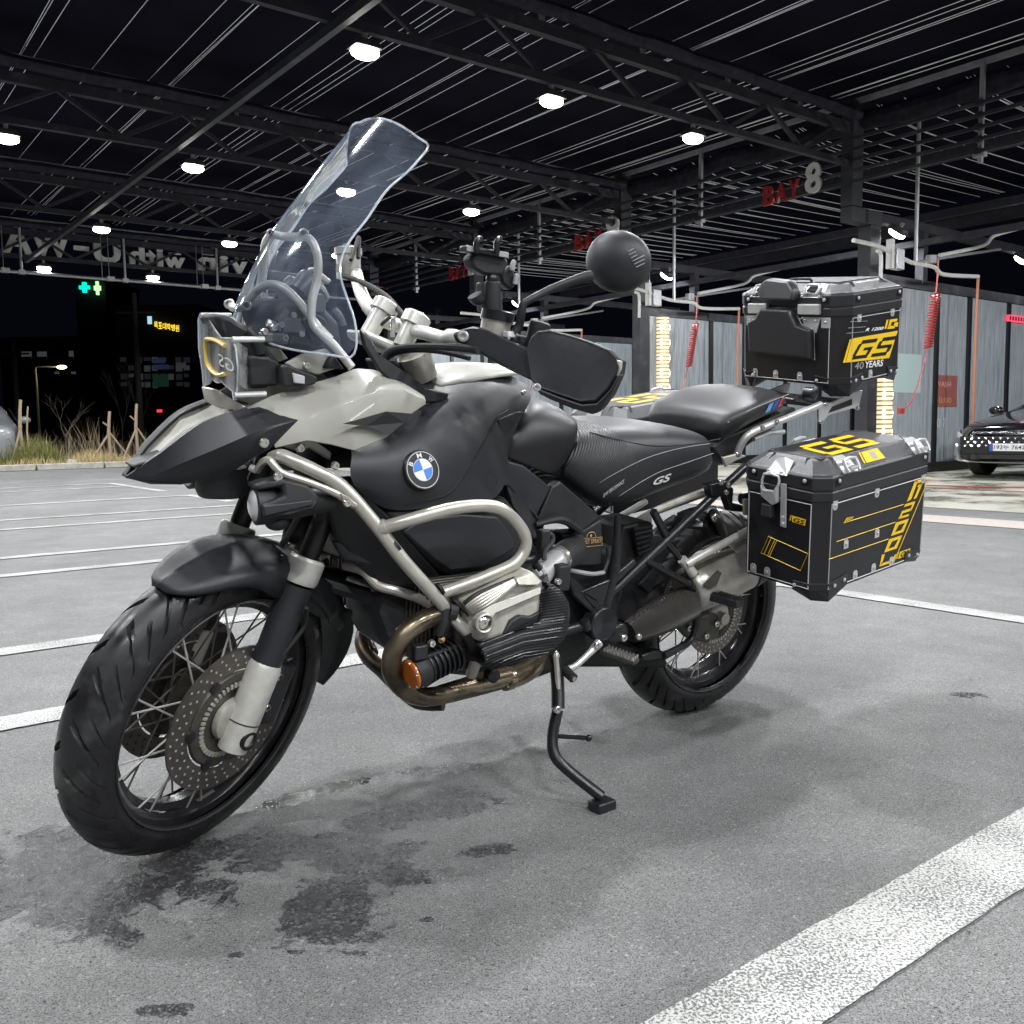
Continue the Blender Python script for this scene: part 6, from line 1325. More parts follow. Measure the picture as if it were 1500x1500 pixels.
# ------------------------------------------------------------------ windscreen
ed = [(880, 1243, .205), (908, 1170, .212), (897, 1060, .208), (858, 945, .198), (830, 850, .187), (834, 765, .180), (878, 672, .176), (958, 570, .176), (1030, 460, .178), (1082, 402, .180), (1150, 345, .182), (1212, 278, .184), (1258, 212, .180)]
E_ = [WS(*p) for p in ed]
CC = catmull([WS(*p, 0) for p in ((300, 1052), (352, 930), (440, 760), (562, 555), (700, 378), (822, 212), (925, 98))], 8)
_cz = [p[2] for p in CC]; tt = [0, .07, .15, .24, .33, .42, .51, .60, .70, .78, .86, .93, 1.0]
def cen(t): z = _cz[0] + (_cz[-1] - _cz[0]) * t; return np.array([np.interp(z, _cz, [p[i] for p in CC]) for i in range(3)])
S_ = np.linspace(-1, 1, 17)
def scr(k, s):
    t = tt[k]; c = cen(t); e = E_[k]
    p = c + (e - c) * abs(s) ** 1.9; p[1] = e[1] * s
    if k == 0: p = p + np.array([-.004, 0, -.030]) * math.sin(math.pi * min(1, abs(s))) 
    if k == len(tt) - 1: p = p + np.array([-.004, 0, .010]) * (math.sin(math.pi * abs(s)))
    return p
rows = [[scr(k, s) for s in S_] for k in range(len(tt))]
ws = part(MB().grid(rows), 'windscreen', 'screen_plastic', smooth=180, subd=1, clean=False)
loop = [rows[0][j] for j in range(17)] + [rows[k][16] for k in range(1, 13)] + [rows[12][j] for j in range(15, -1, -1)] + [rows[k][0] for k in range(11, 0, -1)]
part(MB().tube(loop, .0024, n=6, smooth=3, closed=True), 'screen_edge', 'screen_edge', ws, smooth=60)
# brackets of the screen
hb = [(490, 640, -.105), (560, 656, -.05), (640, 655, .055), (678, 668, .085), (705, 710, .098), (720, 775, .102), (715, 870, .104), (692, 960, .108), (690, 1070, .112), (735, 1130, .125), (800, 1190, .145), (885, 1295, .17)]
part(MB().tube([WS(*p) for p in hb], .0085, n=12), 'screen_bracket', 'silver_paint')
part(MB().tube([WS(492, 640, -.11), WS(462, 690, -.12), WS(455, 770, -.125), WS(440, 880, -.13), WS(420, 960, -.13)], .0085, n=12), 'screen_bracket', 'silver_paint')
part(MB().tube([WS(335, 1005, -.06), WS(378, 968, -.02), WS(425, 915, .02), WS(490, 888, .045), WS(560, 912, .065), WS(630, 980, .085), WS(715, 1090, .11), WS(780, 1160, .13)], .0085, n=12), 'screen_bracket', 'silver_paint')
part(MB().tube([WS(335, 1005, -.06), WS(300, 1000, -.11), WS(290, 975, -.13)], .0085, n=12), 'screen_bracket', 'silver_paint')
for x, y, w in ((650, 640, .07), (370, 992, .0), (490, 640, -.10), (283, 985, -.13)):
    p = WS(x, y, w); ax = (_cl - p) / np.linalg.norm(_cl - p); k = part(MB().lathe([(-.01, .010), (.012, .010), (.014, .008), (.010, .005), (.010, 0)], p, ax, n=16), 'screen_screw', 'alu_bright', smooth=40); part(MB().lathe([(0.0105, .0048), (.011, 0)], p, ax, n=10), 'screw_hole', 'deep_black', k)
# screen motor / instruments behind the screen
for (x, y, w, r, m) in ((592, 885, .0, .040, 'gauge_grey'), (520, 905, -.07, .036, 'gauge_grey'), (600, 990, .03, .022, 'hub_dark'), (515, 1010, -.02, .020, 'alu_bright')):
    p = WS(x, y, w) + np.array([-.05, 0, 0]); part(MB().lathe([(-.04, r * .8), (-.01, r), (.0, r), (.004, r * .86), (.004, 0)], p, (-.75, 0, .65), n=24), 'instrument', m, smooth=40)
part(MB().slab([WS(700, 800, .02), WS(740, 830, .02), WS(790, 870, .02), WS(770, 890, .02), WS(720, 860, .02), WS(690, 820, .02)], OFF(.03)), 'instrument_bracket', 'cast_silver', bevel=.004)
part(MB().slab([WS(480, 1010, .08), WS(560, 960, .09), WS(660, 960, .09), WS(760, 1000, .09), WS(830, 1080, .10), WS(850, 1200, .10), WS(720, 1230, .10), WS(560, 1200, .09)], OFF(.18)), 'instrument_panel', 'plastic_black', bevel=.015)
part(MB().slab([WS(640, 1060, .105), WS(700, 1020, .105), WS(760, 1060, .105), WS(790, 1150, .105), WS(700, 1180, .105)], OFF(.01)), 'instrument_cover', 'satin_black', bevel=.004)
for (x0, y0, x1, y1, w, r, m) in ((700, 890, 760, 960, .09, .010, 'gauge_grey'), (470, 1075, 560, 1110, .085, .008, 'alu_bright'), (560, 1010, 520, 1070, .09, .009, 'hub_dark'), (800, 1010, 845, 1090, .10, .007, 'gauge_grey')):
    part(MB().tube([WS(x0, y0, w), WS((x0 + x1) / 2 + 8, (y0 + y1) / 2, w), WS(x1, y1, w)], r, n=8), 'wiring', m)
for x, y in ((505, 1100), (540, 1085), (600, 1040), (640, 1130), (460, 1120), (560, 1150)): bolt(WS(x, y, .096), .007, bike)
for x, y, sx, sy in ((600, 1090, .05, .03), (720, 980, .03, .04), (500, 1150, .06, .02)): part(MB().box(WS(x, y, .092), (sx, .012, sy)), 'instrument_cover', 'gauge_grey', bevel=.004)
# headlamps, guard, indicator
hl = part(MB().slab([WS(205, 1030, .05), WS(290, 1035, .07), WS(345, 1075, .08), WS(420, 1110, .09), WS(470, 1190, .10), WS(540, 1265, .10), WS(535, 1340, .10), WS(480, 1400, .10), WS(380, 1400, .095), WS(330, 1300, .09), WS(260, 1130, .06)], OFF(.11)), 'headlight', 'plastic_black', bevel=.012)
part(MB().slab([WS(375, 1235, .112), WS(480, 1240, .116), WS(535, 1270, .116), WS(530, 1385, .116), WS(385, 1390, .112)], OFF(.02)), 'headlight_housing', 'plastic_black', hl, bevel=.006)
part(MB().tube([WS(375, 1110, .10), WS(420, 1160, .105), WS(440, 1230, .108)], .010, n=10), 'headlight_frame', 'frame_black', hl)
for px_, py_, r in ((322, 522, .055), (352, 545, .040)):
    p = PX(px_, py_, 1.425); part(MB().lathe([(0, r), (.012, r), (.022, r * .8), (.028, 0)], p, (1, 0, -.1), n=32), 'headlight_lens', 'lens_clear', hl, smooth=60)
GX = 1.485
g = [PX(250 + x / 3.3333, 150 + y / 3.3333, GX) for x, y in ((145, 1030), (165, 1045), (190, 1062), (213, 1105), (245, 1150), (300, 1152), (318, 1200), (328, 1300), (326, 1380), (318, 1452), (308, 1452), (302, 1410), (260, 1375), (235, 1345), (205, 1345), (185, 1375), (160, 1385), (155, 1310), (138, 1200), (135, 1060))]
hg_ = part(MB().slab(g, (-.003, 0, 0)), 'headlight_guard', 'guard_plastic', smooth=0, solid=0)
part(MB().tube(g, .0016, n=5, smooth=1, closed=True), 'guard_edge', 'screen_edge', hg_)
wg = [PX(343, 497, GX - .005), PY(362, 510, .105), PY(365, 540, .105), PY(363, 572, .10), PX(345, 560, GX - .01)]
part(MB().slab(wg, (.0, -.003, 0)), 'guard_wing', 'guard_plastic', hg_, smooth=0)
mat('amber_film', (.62, .44, .10), .35)
part(MB().tube([PX(250 + x / 3.3333, 150 + y / 3.3333, GX + .002) for x, y in ((265, 1190), (225, 1165), (185, 1155), (170, 1170), (172, 1240), (185, 1290), (225, 1330), (265, 1325))], .0042, n=6), 'guard_print', 'amber_film', hg_, smooth=0)
a = [PX(250 + x / 3.3333, 150 + y / 3.3333, GX + .003) for x, y in ((305, 1322), (228, 1280), (230, 1225), (306, 1262))]
lettering(MB(), 'GS', [a[0], a[1], a[2], a[3]][::1] if a[0][1] > a[1][1] else [a[1], a[0], a[3], a[2]], lift=.001, bold=.0, shear=.2).build('guard_lettering', 'decal_white', hg_, smooth=0, clean=False)
for (x0, y0, w0_), (x1, y1) in (((148, 1040, 0), (205, 1040)), ((300, 1158, 0), (395, 1158)), ((310, 1430, 0), (405, 1430))):
    p = PX(250 + x0 / 3.3333, 150 + y0 / 3.3333, GX + .004); q = p + np.array([-.06, .0, .003]); part(MB().tube([p, q], .0055, n=10, smooth=1), 'guard_rod', 'alu_bright', hg_)
part(MB().slab([PP(297, 566, .0), PP(302, 588, .02), PP(322, 598, .05), PP(352, 602, .08), PP(362, 597, .09), PP(336, 582, .065), PP(318, 570, .03)], OFF(.012)), 'beak_bracket', 'cast_silver', bevel=.004)
ind = part(MB().slab([PP(413, 536, .15), PP(421, 534, .15), PP(466, 552, .165), PP(463, 563, .165), PP(440, 567, .16), PP(414, 566, .15)], OFF(.035)), 'indicator', 'plastic_black', both=mir, bevel=.004)
part(MB().slab([PP(429, 546, .162), PP(447, 551, .166), PP(447, 563, .166), PP(431, 561, .162)], OFF(.006)), 'indicator_lens', 'lens_clear', ind, bevel=.002)
bolt(WS(665, 1285, .142), .008, bike); part(MB().slab([WS(560, 1275, .13), WS(640, 1230, .13), WS(760, 1200, .135), WS(840, 1290, .14), WS(720, 1330, .14), WS(600, 1300, .13)], OFF(.01)), 'screen_mount', 'khaki', both=mir, bevel=.003)
part(MB().slab([WS(750, 1300, .15), WS(775, 1255, .15), WS(800, 1230, .15), WS(835, 1280, .15), WS(855, 1305, .15)], OFF(.02)), 'mount_rubber', 'rubber', bevel=.006)
# dark inner fairing fin beside the fork
part(MB().slab([WS(928, 1108, .155), WS(985, 1160, .16), WS(1030, 1250, .165), WS(1075, 1345, .17), WS(1200, 1385, .175), WS(1365, 1420, .175), WS(1345, 1462, .178), WS(1250, 1470, .18), WS(1120, 1405, .178), WS(1020, 1310, .17), WS(945, 1190, .16)], OFF(.012)), 'inner_fairing', 'gloss_black', both=mir, bevel=.004)
# ------------------------------------------------------------------ handlebar and controls (on the steering)
hbp = [WS(905, 835, -.30), WS(930, 930, -.21), WS(975, 1010, -.12), WS(1040, 1062, -.05), WS(1105, 1088, .0), WS(1180, 1112, .06), WS(1250, 1128, .12), WS(1330, 1150, .17), WS(1395, 1145, .21), PP(735, 498, .25), PP(800, 512, .29), PP(850, 520, .32)]
hbar = part(MB().tube(hbp, [.016, .016, .015, .0135, .012], n=16), 'handlebar', 'silver_paint', smooth=60)
part(MB().tube([WS(905, 835, -.30), WS(880, 770, -.38), WS(860, 720, -.46)], [.014, .018, .018], n=12), 'hand_grip', 'rubber')
part(MB().tube([PP(745, 500, .26), PP(850, 520, .32)], .018, n=14, smooth=1), 'hand_grip', 'rubber')
for a, b, w in (((1045, 1000), (965, 1135), -.05), ((1195, 1062), (1128, 1195), .055)):
    r = part(MB().tube([WS(*a, w), WS(a[0] * .5 + b[0] * .5, a[1] * .5 + b[1] * .5, w), WS(*b, w)], [.023, .021, .020], n=18, smooth=1), 'bar_riser', 'silver_paint', smooth=50)
    c = WS(a[0], a[1] + 5, w); ax = WS(*a, w) - WS(*b, w); ax /= np.linalg.norm(ax)
    part(MB().lathe([(-.012, .031), (.012, .031), (.016, .026), (.017, 0)], c, ax, n=22), 'riser_cap', 'silver_paint', r, smooth=40)
    for k in (-1, 1): bolt(c + ax * .017 + np.array([.012 * k, .010 * k, 0]), .007, r, ax=ax)
part(MB().slab([WS(950, 1110, .04), WS(1100, 1170, .05), WS(1270, 1235, .06), WS(1260, 1275, .06), WS(1090, 1225, .05), WS(960, 1160, .04)], OFF(.10)), 'top_yoke', 'silver_paint', bevel=.008)
part(MB().tube([WS(1190, 1230, .075), WS(1215, 1290, .075), WS(1240, 1350, .075)], [.036, .033, .030], n=18, smooth=1), 'fork_top', 'cast_silver'); part(MB().slab([WS(1090, 1260, .06), WS(1230, 1300, .07), WS(1280, 1390, .07), WS(1130, 1350, .06)], OFF(.15)), 'steering_head', 'deep_black', bevel=.01)
for pts, r in (([(840, 845, -.30), (950, 885, -.20), (1050, 945, -.10), (1110, 1010, -.02), (1145, 1050, .02)], .0065), ([(1030, 1255, .09), (1070, 1215, .10), (1150, 1195, .13), (1290, 1192, .20), (1420, 1200, .26), (1500, 1210, .30)], .0075), ([(1040, 1265, .085), (1100, 1225, .10), (1200, 1210, .14), (1330, 1220, .20), (1460, 1250, .26)], .005), ([(880, 770, -.25), (905, 700, -.28), (920, 660, -.30), (915, 760, -.26)], .005)):
    part(MB().tube([WS(*p) for p in pts], r, n=9), 'control_cable', 'rubber')
part(MB().tube([WS(1030, 1085, -.02), WS(1070, 1050, .01), WS(1095, 1045, .02)], .004, n=7), 'ignition_cord', 'rubber'); kb = part(MB().box(WS(1085, 1095, .025), (.012, .004, .045)), 'ignition_key', 'bolt_steel', bevel=.002)
Z6c = lambda x, y, w: Z6(x, y, w * .74)   # bar ends are turned back with the steering
# right hand reservoir seen beside the screen
p = WS(868, 770, -.33); rv = part(MB().lathe([(-.045, .030), (.012, .030), (.012, .034), (.028, .034), (.030, .028), (.030, 0)], p, (0, -.1, 1), n=24), 'fluid_reservoir', 'cast_silver', smooth=40)
part(MB().box(p + np.array([.028, .006, -.02]), (.006, .026, .024)), 'sight_glass', 'olive', rv, bevel=.003)
# left reservoir
p = Z6c(662, 655, .33); rv = part(MB().lathe([(-.030, .030), (.006, .031), (.006, .034), (.026, .034), (.028, .030), (.028, 0)], p, (-.12, .06, 1), n=28), 'fluid_reservoir', 'cast_silver', smooth=40)
part(MB().lathe([(.0065, .0346), (.0262, .0346), (.0285, .0305), (.0285, 0)], p, (-.12, .06, 1), n=28), 'reservoir_lid', 'frame_black', rv, smooth=40)
part(MB().slab([Z6c(412, 690, .25), Z6c(440, 680, .26), Z6c(470, 690, .27), Z6c(470, 760, .27), Z6c(430, 770, .25)], OFF(.03)), 'perch_clamp', 'silver_paint', bevel=.005)
part(MB().slab([Z6c(700, 712, .33), Z6c(760, 702, .34), Z6c(815, 712, .36), Z6c(815, 770, .36), Z6c(720, 745, .34)], OFF(.05)), 'switch_block', 'plastic_black', bevel=.008); part(MB().box(Z6c(735, 712, .385), (.02, .02, .012)), 'switch', 'decal_white', bevel=.002)
p = Z6c(897, 682, .42); part(MB().lathe([(-.05, .018), (.0, .022), (.012, .022), (.015, .018), (.015, 0)], p, (-.2, .1, 1), n=24), 'switch_pod', 'plastic_black', smooth=40)
# hand guards
def hguard(fn):
    arm = MB().slab([Z6c(425, 705, .30), Z6c(470, 688, .30), Z6c(535, 668, .31), Z6c(605, 677, .34), Z6c(700, 728, .40), Z6c(850, 790, .475), Z6c(866, 860, .49), Z6c(882, 975, .497), Z6c(775, 925, .46), Z6c(700, 888, .42), Z6c(585, 822, .36), Z6c(500, 772, .32), Z6c(440, 752, .30)], (-.012, -.022, 0))
    cup_o = [Z6c(820, 800, .485), Z6c(845, 730, .492), Z6c(885, 690, .50), Z6c(950, 684, .51), Z6c(1045, 706, .525), Z6c(1170, 745, .54), Z6c(1290, 796, .55), Z6c(1342, 850, .55), Z6c(1330, 925, .545), Z6c(1285, 1010, .538), Z6c(1215, 1080, .53), Z6c(1130, 1090, .52), Z6c(1010, 1050, .51), Z6c(890, 1010, .50), Z6c(845, 955, .49)]
    a = arm if fn is None else mirmb(arm, fn)
    A = part(a, 'hand_guard', 'satin_black', bevel=.006, smooth=50)
    c = sum(cup_o) / len(cup_o); out = np.array([.85, .5, .1]); out /= np.linalg.norm(out); n = len(cup_o); mb = MB()
    lays = [[p - out * .05 for p in cup_o], [p - out * .006 for p in cup_o], [c + (p - c) * .95 + out * .004 for p in cup_o], [c + (p - c) * .90 + out * .002 for p in cup_o], [c + (p - c) * .5 + out * .012 for p in cup_o]]
    for l in lays: mb.v += [tuple(p) for p in l]
    for k in range(4): mb.f += [(k * n + i, k * n + (i + 1) % n, (k + 1) * n + (i + 1) % n, (k + 1) * n + i) for i in range(n)]
    mb.f.append(tuple(4 * n + i for i in range(n)))
    if fn: mb = mirmb(mb, fn)
    part(mb, 'guard_shell', 'satin_black', A, bevel=.004, smooth=28)
    lip = MB().slab([Z6c(868, 985, .505), Z6c(900, 1015, .508), Z6c(1010, 1058, .516), Z6c(1130, 1098, .526), Z6c(1215, 1092, .534), Z6c(1290, 1012, .545), Z6c(1335, 930, .55), Z6c(1345, 940, .55), Z6c(1300, 1040, .54), Z6c(1230, 1130, .53), Z6c(1190, 1152, .52), Z6c(1080, 1120, .51), Z6c(960, 1070, .50), Z6c(900, 1040, .495)], (-.03, -.02, 0))
    if fn: lip = mirmb(lip, fn)
    part(lip, 'guard_lip', 'plastic_black', A, bevel=.004)
    for p, r in ((Z6c(482, 722, .315), .0115), (Z6c(888, 1003, .512), .008)):
        b = MB().lathe([(-.004, r), (.003, r), (.005, r * .8), (.005, r * .5), (.001, r * .4), (.001, 0)], p, (.6, .8, 0), n=14)
        if fn: b = mirmb(b, fn)
        part(b, 'bolt', 'alu_bright', A, smooth=40)
    if not fn:
        part(MB().slab([Z6c(1325, 850, .553), Z6c(1362, 858, .553), Z6c(1358, 900, .553), Z6c(1335, 945, .55), Z6c(1345, 900, .552)], OFF(.02)), 'guard_end', 'alu_bright', A, bevel=.003)
hguard(None); hguard(mirs)
# mirrors
def mirror(fn):
    c = PP(905, 383, .35); F_ = np.array([.9, .42, 0.02]); F_ /= np.linalg.norm(F_); up = np.array([0, 0, 1.]); sd = np.cross(up, F_); sd /= np.linalg.norm(sd); up = np.cross(F_, sd)
    mb = MB(); vs = []; n, m = 32, 12
    for i in range(m + 1):
        t = math.pi / 2 * i / m
        for j in range(n):
            a = 2 * math.pi * j / n; r =  .0660 * math.sin(t + .0) if i else 0.
            q = 1.0 + .05 * math.cos(2 * a + .6); vs.append(c + F_ * (.046 * math.cos(t)) + (sd * math.cos(a) * 1.02 + up * math.sin(a) * 1.0) * r * q)
    for j in range(n):
        a = 2 * math.pi * j / n; vs.append(c - F_ * .014 + (sd * math.cos(a) * 1.02 + up * math.sin(a)) * .0650 * (1.0 + .05 * math.cos(2 * a + .6)))
    fs = [(i * n + j, (i + 1) * n + j, (i + 1) * n + (j + 1) % n, i * n + (j + 1) % n) for i in range(m + 1) for j in range(n)]
    fs.append(tuple((m + 1) * n + j for j in range(n)))
    mb.add(vs, fs)
    if fn: mb = mirmb(mb, fn)
    M_ = part(mb, 'mirror', 'satin_black', smooth=60)
    gl = MB().lathe([(-.0145, .060), (-.0150, 0)], c, F_, n=28)
    if fn: gl = mirmb(gl, fn)
    part(gl, 'mirror_glass', 'chrome', M_, smooth=40)
    s_ = MB().tube([Z6c(1180, 395, .455), Z6c(1120, 405, .45), Z6c(960, 465, .425), Z6c(850, 520, .42), Z6c(812, 548, .415), Z6c(800, 600, .41), Z6c(790, 660, .40), Z6c(770, 700, .395)], [.013, .010, .008, .0075, .009, .009, .010], n=12)
    if fn: s_ = mirmb(s_, fn)
    part(s_, 'mirror_stalk', 'plastic_black', M_, smooth=60)
    if not fn:
        msk = skin_of(M_)
        for k in range(6):
            x, y = 1386 + k * 9, 258 + k * 17; w_ = 34 if k < 3 else 62 - (k - 3) * 8
            part(MB().tube([onto(msk, 550 + (x + w_ * f) / 3.75, 300 + (y - 22 * f * w_ / 45) / 3.75, .0006, .35) for f in np.linspace(0, 1, 6)], .0010, n=5, smooth=1), 'mirror_slit', 'decal_grey', M_)
mirror(None)
# phone holder on the bar
ph_ = part(MB().tube([Z6c(640, 600, .30), Z6c(640, 500, .30), Z6c(640, 420, .30)], [.023, .020, .017], n=14, smooth=1), 'phone_holder', 'plastic_black', bevel=.003)
for dx in (-22, 22): part(MB().slab([Z6c(640 + dx - 24, 425, .305), Z6c(640 + dx + 22, 425, .305), Z6c(640 + dx + 24, 500, .305), Z6c(640 + dx + 18, 590, .305), Z6c(640 + dx - 20, 590, .305)], OFF(.03)), 'holder_arm', 'plastic_black', ph_, bevel=.004)
part(MB().tube([Z6c(545, 495, .30), Z6c(560, 520, .30), Z6c(590, 525, .30)], [.016, .014, .007], n=12), 'holder_knob', 'satin_black', ph_)
part(MB().sphere(Z6c(640, 408, .30), .013, 12, 8), 'holder_ball', 'frame_black', ph_)
part(MB().slab([Z6c(525, 290, .31), Z6c(560, 255, .31), Z6c(720, 285, .31), Z6c(735, 320, .31), Z6c(700, 390, .31), Z6c(600, 385, .31), Z6c(540, 350, .31)], OFF(.035)), 'holder_plate', 'plastic_black', ph_, bevel=.006)
part(MB().slab([Z6c(503, 220, .325), Z6c(735, 262, .325), Z6c(735, 296, .325), Z6c(503, 258, .325)], OFF(.03)), 'holder_jaw', 'frame_black', ph_, bevel=.004)
part(MB().slab([Z6c(505, 222, .327), Z6c(560, 232, .327), Z6c(560, 262, .327), Z6c(505, 254, .327)], OFF(.004)), 'jaw_face', 'decal_grey', ph_, bevel=.001); part(MB().slab([Z6c(680, 252, .327), Z6c(733, 262, .327), Z6c(733, 292, .327), Z6c(680, 284, .327)], OFF(.004)), 'jaw_face', 'decal_grey', ph_, bevel=.001)
for x in (565, 675): part(MB().tube([Z6c(x - 8, 260, .33), Z6c(x - 10, 215, .335), Z6c(x, 190, .335), Z6c(x + 14, 182, .33)], [.0065, .006, .005], n=8), 'jaw_claw', 'frame_black', ph_); part(MB().tube([Z6c(x + 4, 188, .336), Z6c(x + 14, 180, .333)], .0035, n=6, smooth=1), 'claw_tip', 'decal_white', ph_)
part(MB().slab([Z6c(690, 380, .29), Z6c(745, 330, .29), Z6c(765, 360, .29), Z6c(770, 450, .29), Z6c(740, 470, .29), Z6c(700, 430, .29)], OFF(.03)), 'holder_wing', 'plastic_black', ph_, bevel=.005)
for x, y in ((762, 310), (778, 385)): part(MB().tube([Z6c(x - 12, y + 50, .30), Z6c(x - 4, y + 10, .30), Z6c(x + 2, y, .30)], .0055, n=8), 'jaw_claw', 'decal_grey', ph_)
# ------------------------------------------------------------------ luggage
mat('plate_steel', (.30, .30, .30), .42, metal=.5, noise=.08, nscale=40)
def case(name, label, cat, org, alpha, L, W, H, lidH, ch, s, bottom_in=0.):
    """box with its lower rear inner corner at org (motorcycle frame); local x forward, y outward, z up. returns thing and tools"""
    ca, sa = math.cos(alpha), math.sin(alpha)
    m = Matrix(((ca, 0, sa, org[0]), (0, 1, 0, org[1]), (-sa, 0, ca, org[2]), (0, 0, 0, 1)))
    t = thing(name, label, cat, mtx=BIKE_MAT @ m); inv = np.array(m.inverted())
    loc = lambda p: inv[:3, :3] @ np.asarray(p) + inv[:3, 3]
    f = lambda x, y, z: np.array([x, s * y, z])
    foot = lambda i, c: [(i, i + c), (i, W - i - c), (i + c, W - i), (L - i - c, W - i), (L - i, W - i - c), (L - i, i + c), (L - i - c, i), (i + c, i)]
    def shell(layers, nm, mt, bev, par=None, both_caps=True):
        mb = MB(); n = 8
        for z, i, c in layers: mb.v += [tuple(f(x, y, z)) for x, y in foot(i, c)]
        for k in range(len(layers) - 1): mb.f += [(k * n + j, k * n + (j + 1) % n, (k + 1) * n + (j + 1) % n, (k + 1) * n + j) for j in range(n)]
        mb.f.append(tuple(range(n))); mb.f.append(tuple((len(layers) - 1) * n + j for j in range(n)))
        return mb.build(nm, mt, par or t, smooth=0, bevel=bev)
    body = shell([(0, bottom_in, ch), (.03 if bottom_in else .006, 0, ch), (H, 0, ch)], 'body', 'case_black', .003)
    shell([(H - .004, -.003, ch), (H + .018, -.004, ch), (H + .020, -.001, ch), (H + .026, -.001, ch)], 'seal_band', 'case_plastic', .0015)
    lid = shell([(H + .024, -.004, ch), (H + .055, -.004, ch), (H + .062, .002, ch)], 'lid', 'case_plastic', .002)
    shell([(H + .060, .001, ch), (H + lidH, .036, ch * .8), (H + lidH + .004, .044, ch * .8)], 'lid_top', 'case_grain', .002, par=lid)
    def P(face, a, b, o=0.):
        """a point on a face: front (a across from inner, b up), outer (a from front to rear, b up), top (a from inner to outer, b from front to rear)"""
        if face == 'front': return f(L + o, a, b)
        if face == 'outer': return f(L - a, W + o, b)
        if face == 'top': return f(L - b, a, H + lidH + .004 + o)
        if face == 'rear': return f(-o, a, b)
        if face == 'inner': return f(a, -o, b)
    return t, body, lid, P, loc, f
def seam(pts, body, r=.0017): MB().tube(pts, r, n=5, smooth=1, closed=True).build('edge_seam', 'seal_grey', body, smooth=0)
def rivet(p, ax, par, r=.0055): MB().lathe([(0, r), (.002, r * .9), (.0035, r * .4), (.0036, 0)], p, ax, n=10).build('rivet', 'alu_bright', par, smooth=40)
def tab(p, par, up, across, ax):
    n = np.asarray(ax, float); u = np.asarray(up, float); a = np.asarray(across, float); pts = [p - a * .0095 - u * .012, p + a * .0095 - u * .012, p + a * .0095 + u * .006, p + a * .005 + u * .012, p - a * .005 + u * .012, p - a * .0095 + u * .006]
    MB().slab([q + n * .0022 for q in pts], -n * .002).build('mount_tab', 'alu_bright', par, smooth=0, bevel=.0006); rivet(p + n * .0022, n, par, .0045)
def fillpoly(b, pts): b.add(pts, [tuple(range(len(pts)))])
def stripes_gs(put, name, m, par, thick=1.):
    """block letters G and S made of slanted bars on the unit square; put maps (x, y) to the surface"""
    def bars(x0, x1, y0, y1, sh=.12): return [(x0 + sh * y0, y0), (x1 + sh * y0, y0), (x1 + sh * y1, y1), (x0 + sh * y1, y1)]
    b = MB()
    for q in (bars(.04, .42, .80, 1.), bars(0, .08, .18, .82), bars(.03, .40, 0, .19), bars(.33, .41, .18, .52), bars(.20, .41, .42, .58),
              bars(.55, .92, .80, 1.), bars(.51, .59, .50, .82), bars(.53, .88, .41, .58), bars(.82, .90, .18, .50), bars(.50, .87, 0, .19)):
        fillpoly(b, [put(x, y) for x, y in q])
    return b.build(name, m, par, smooth=0, clean=False)
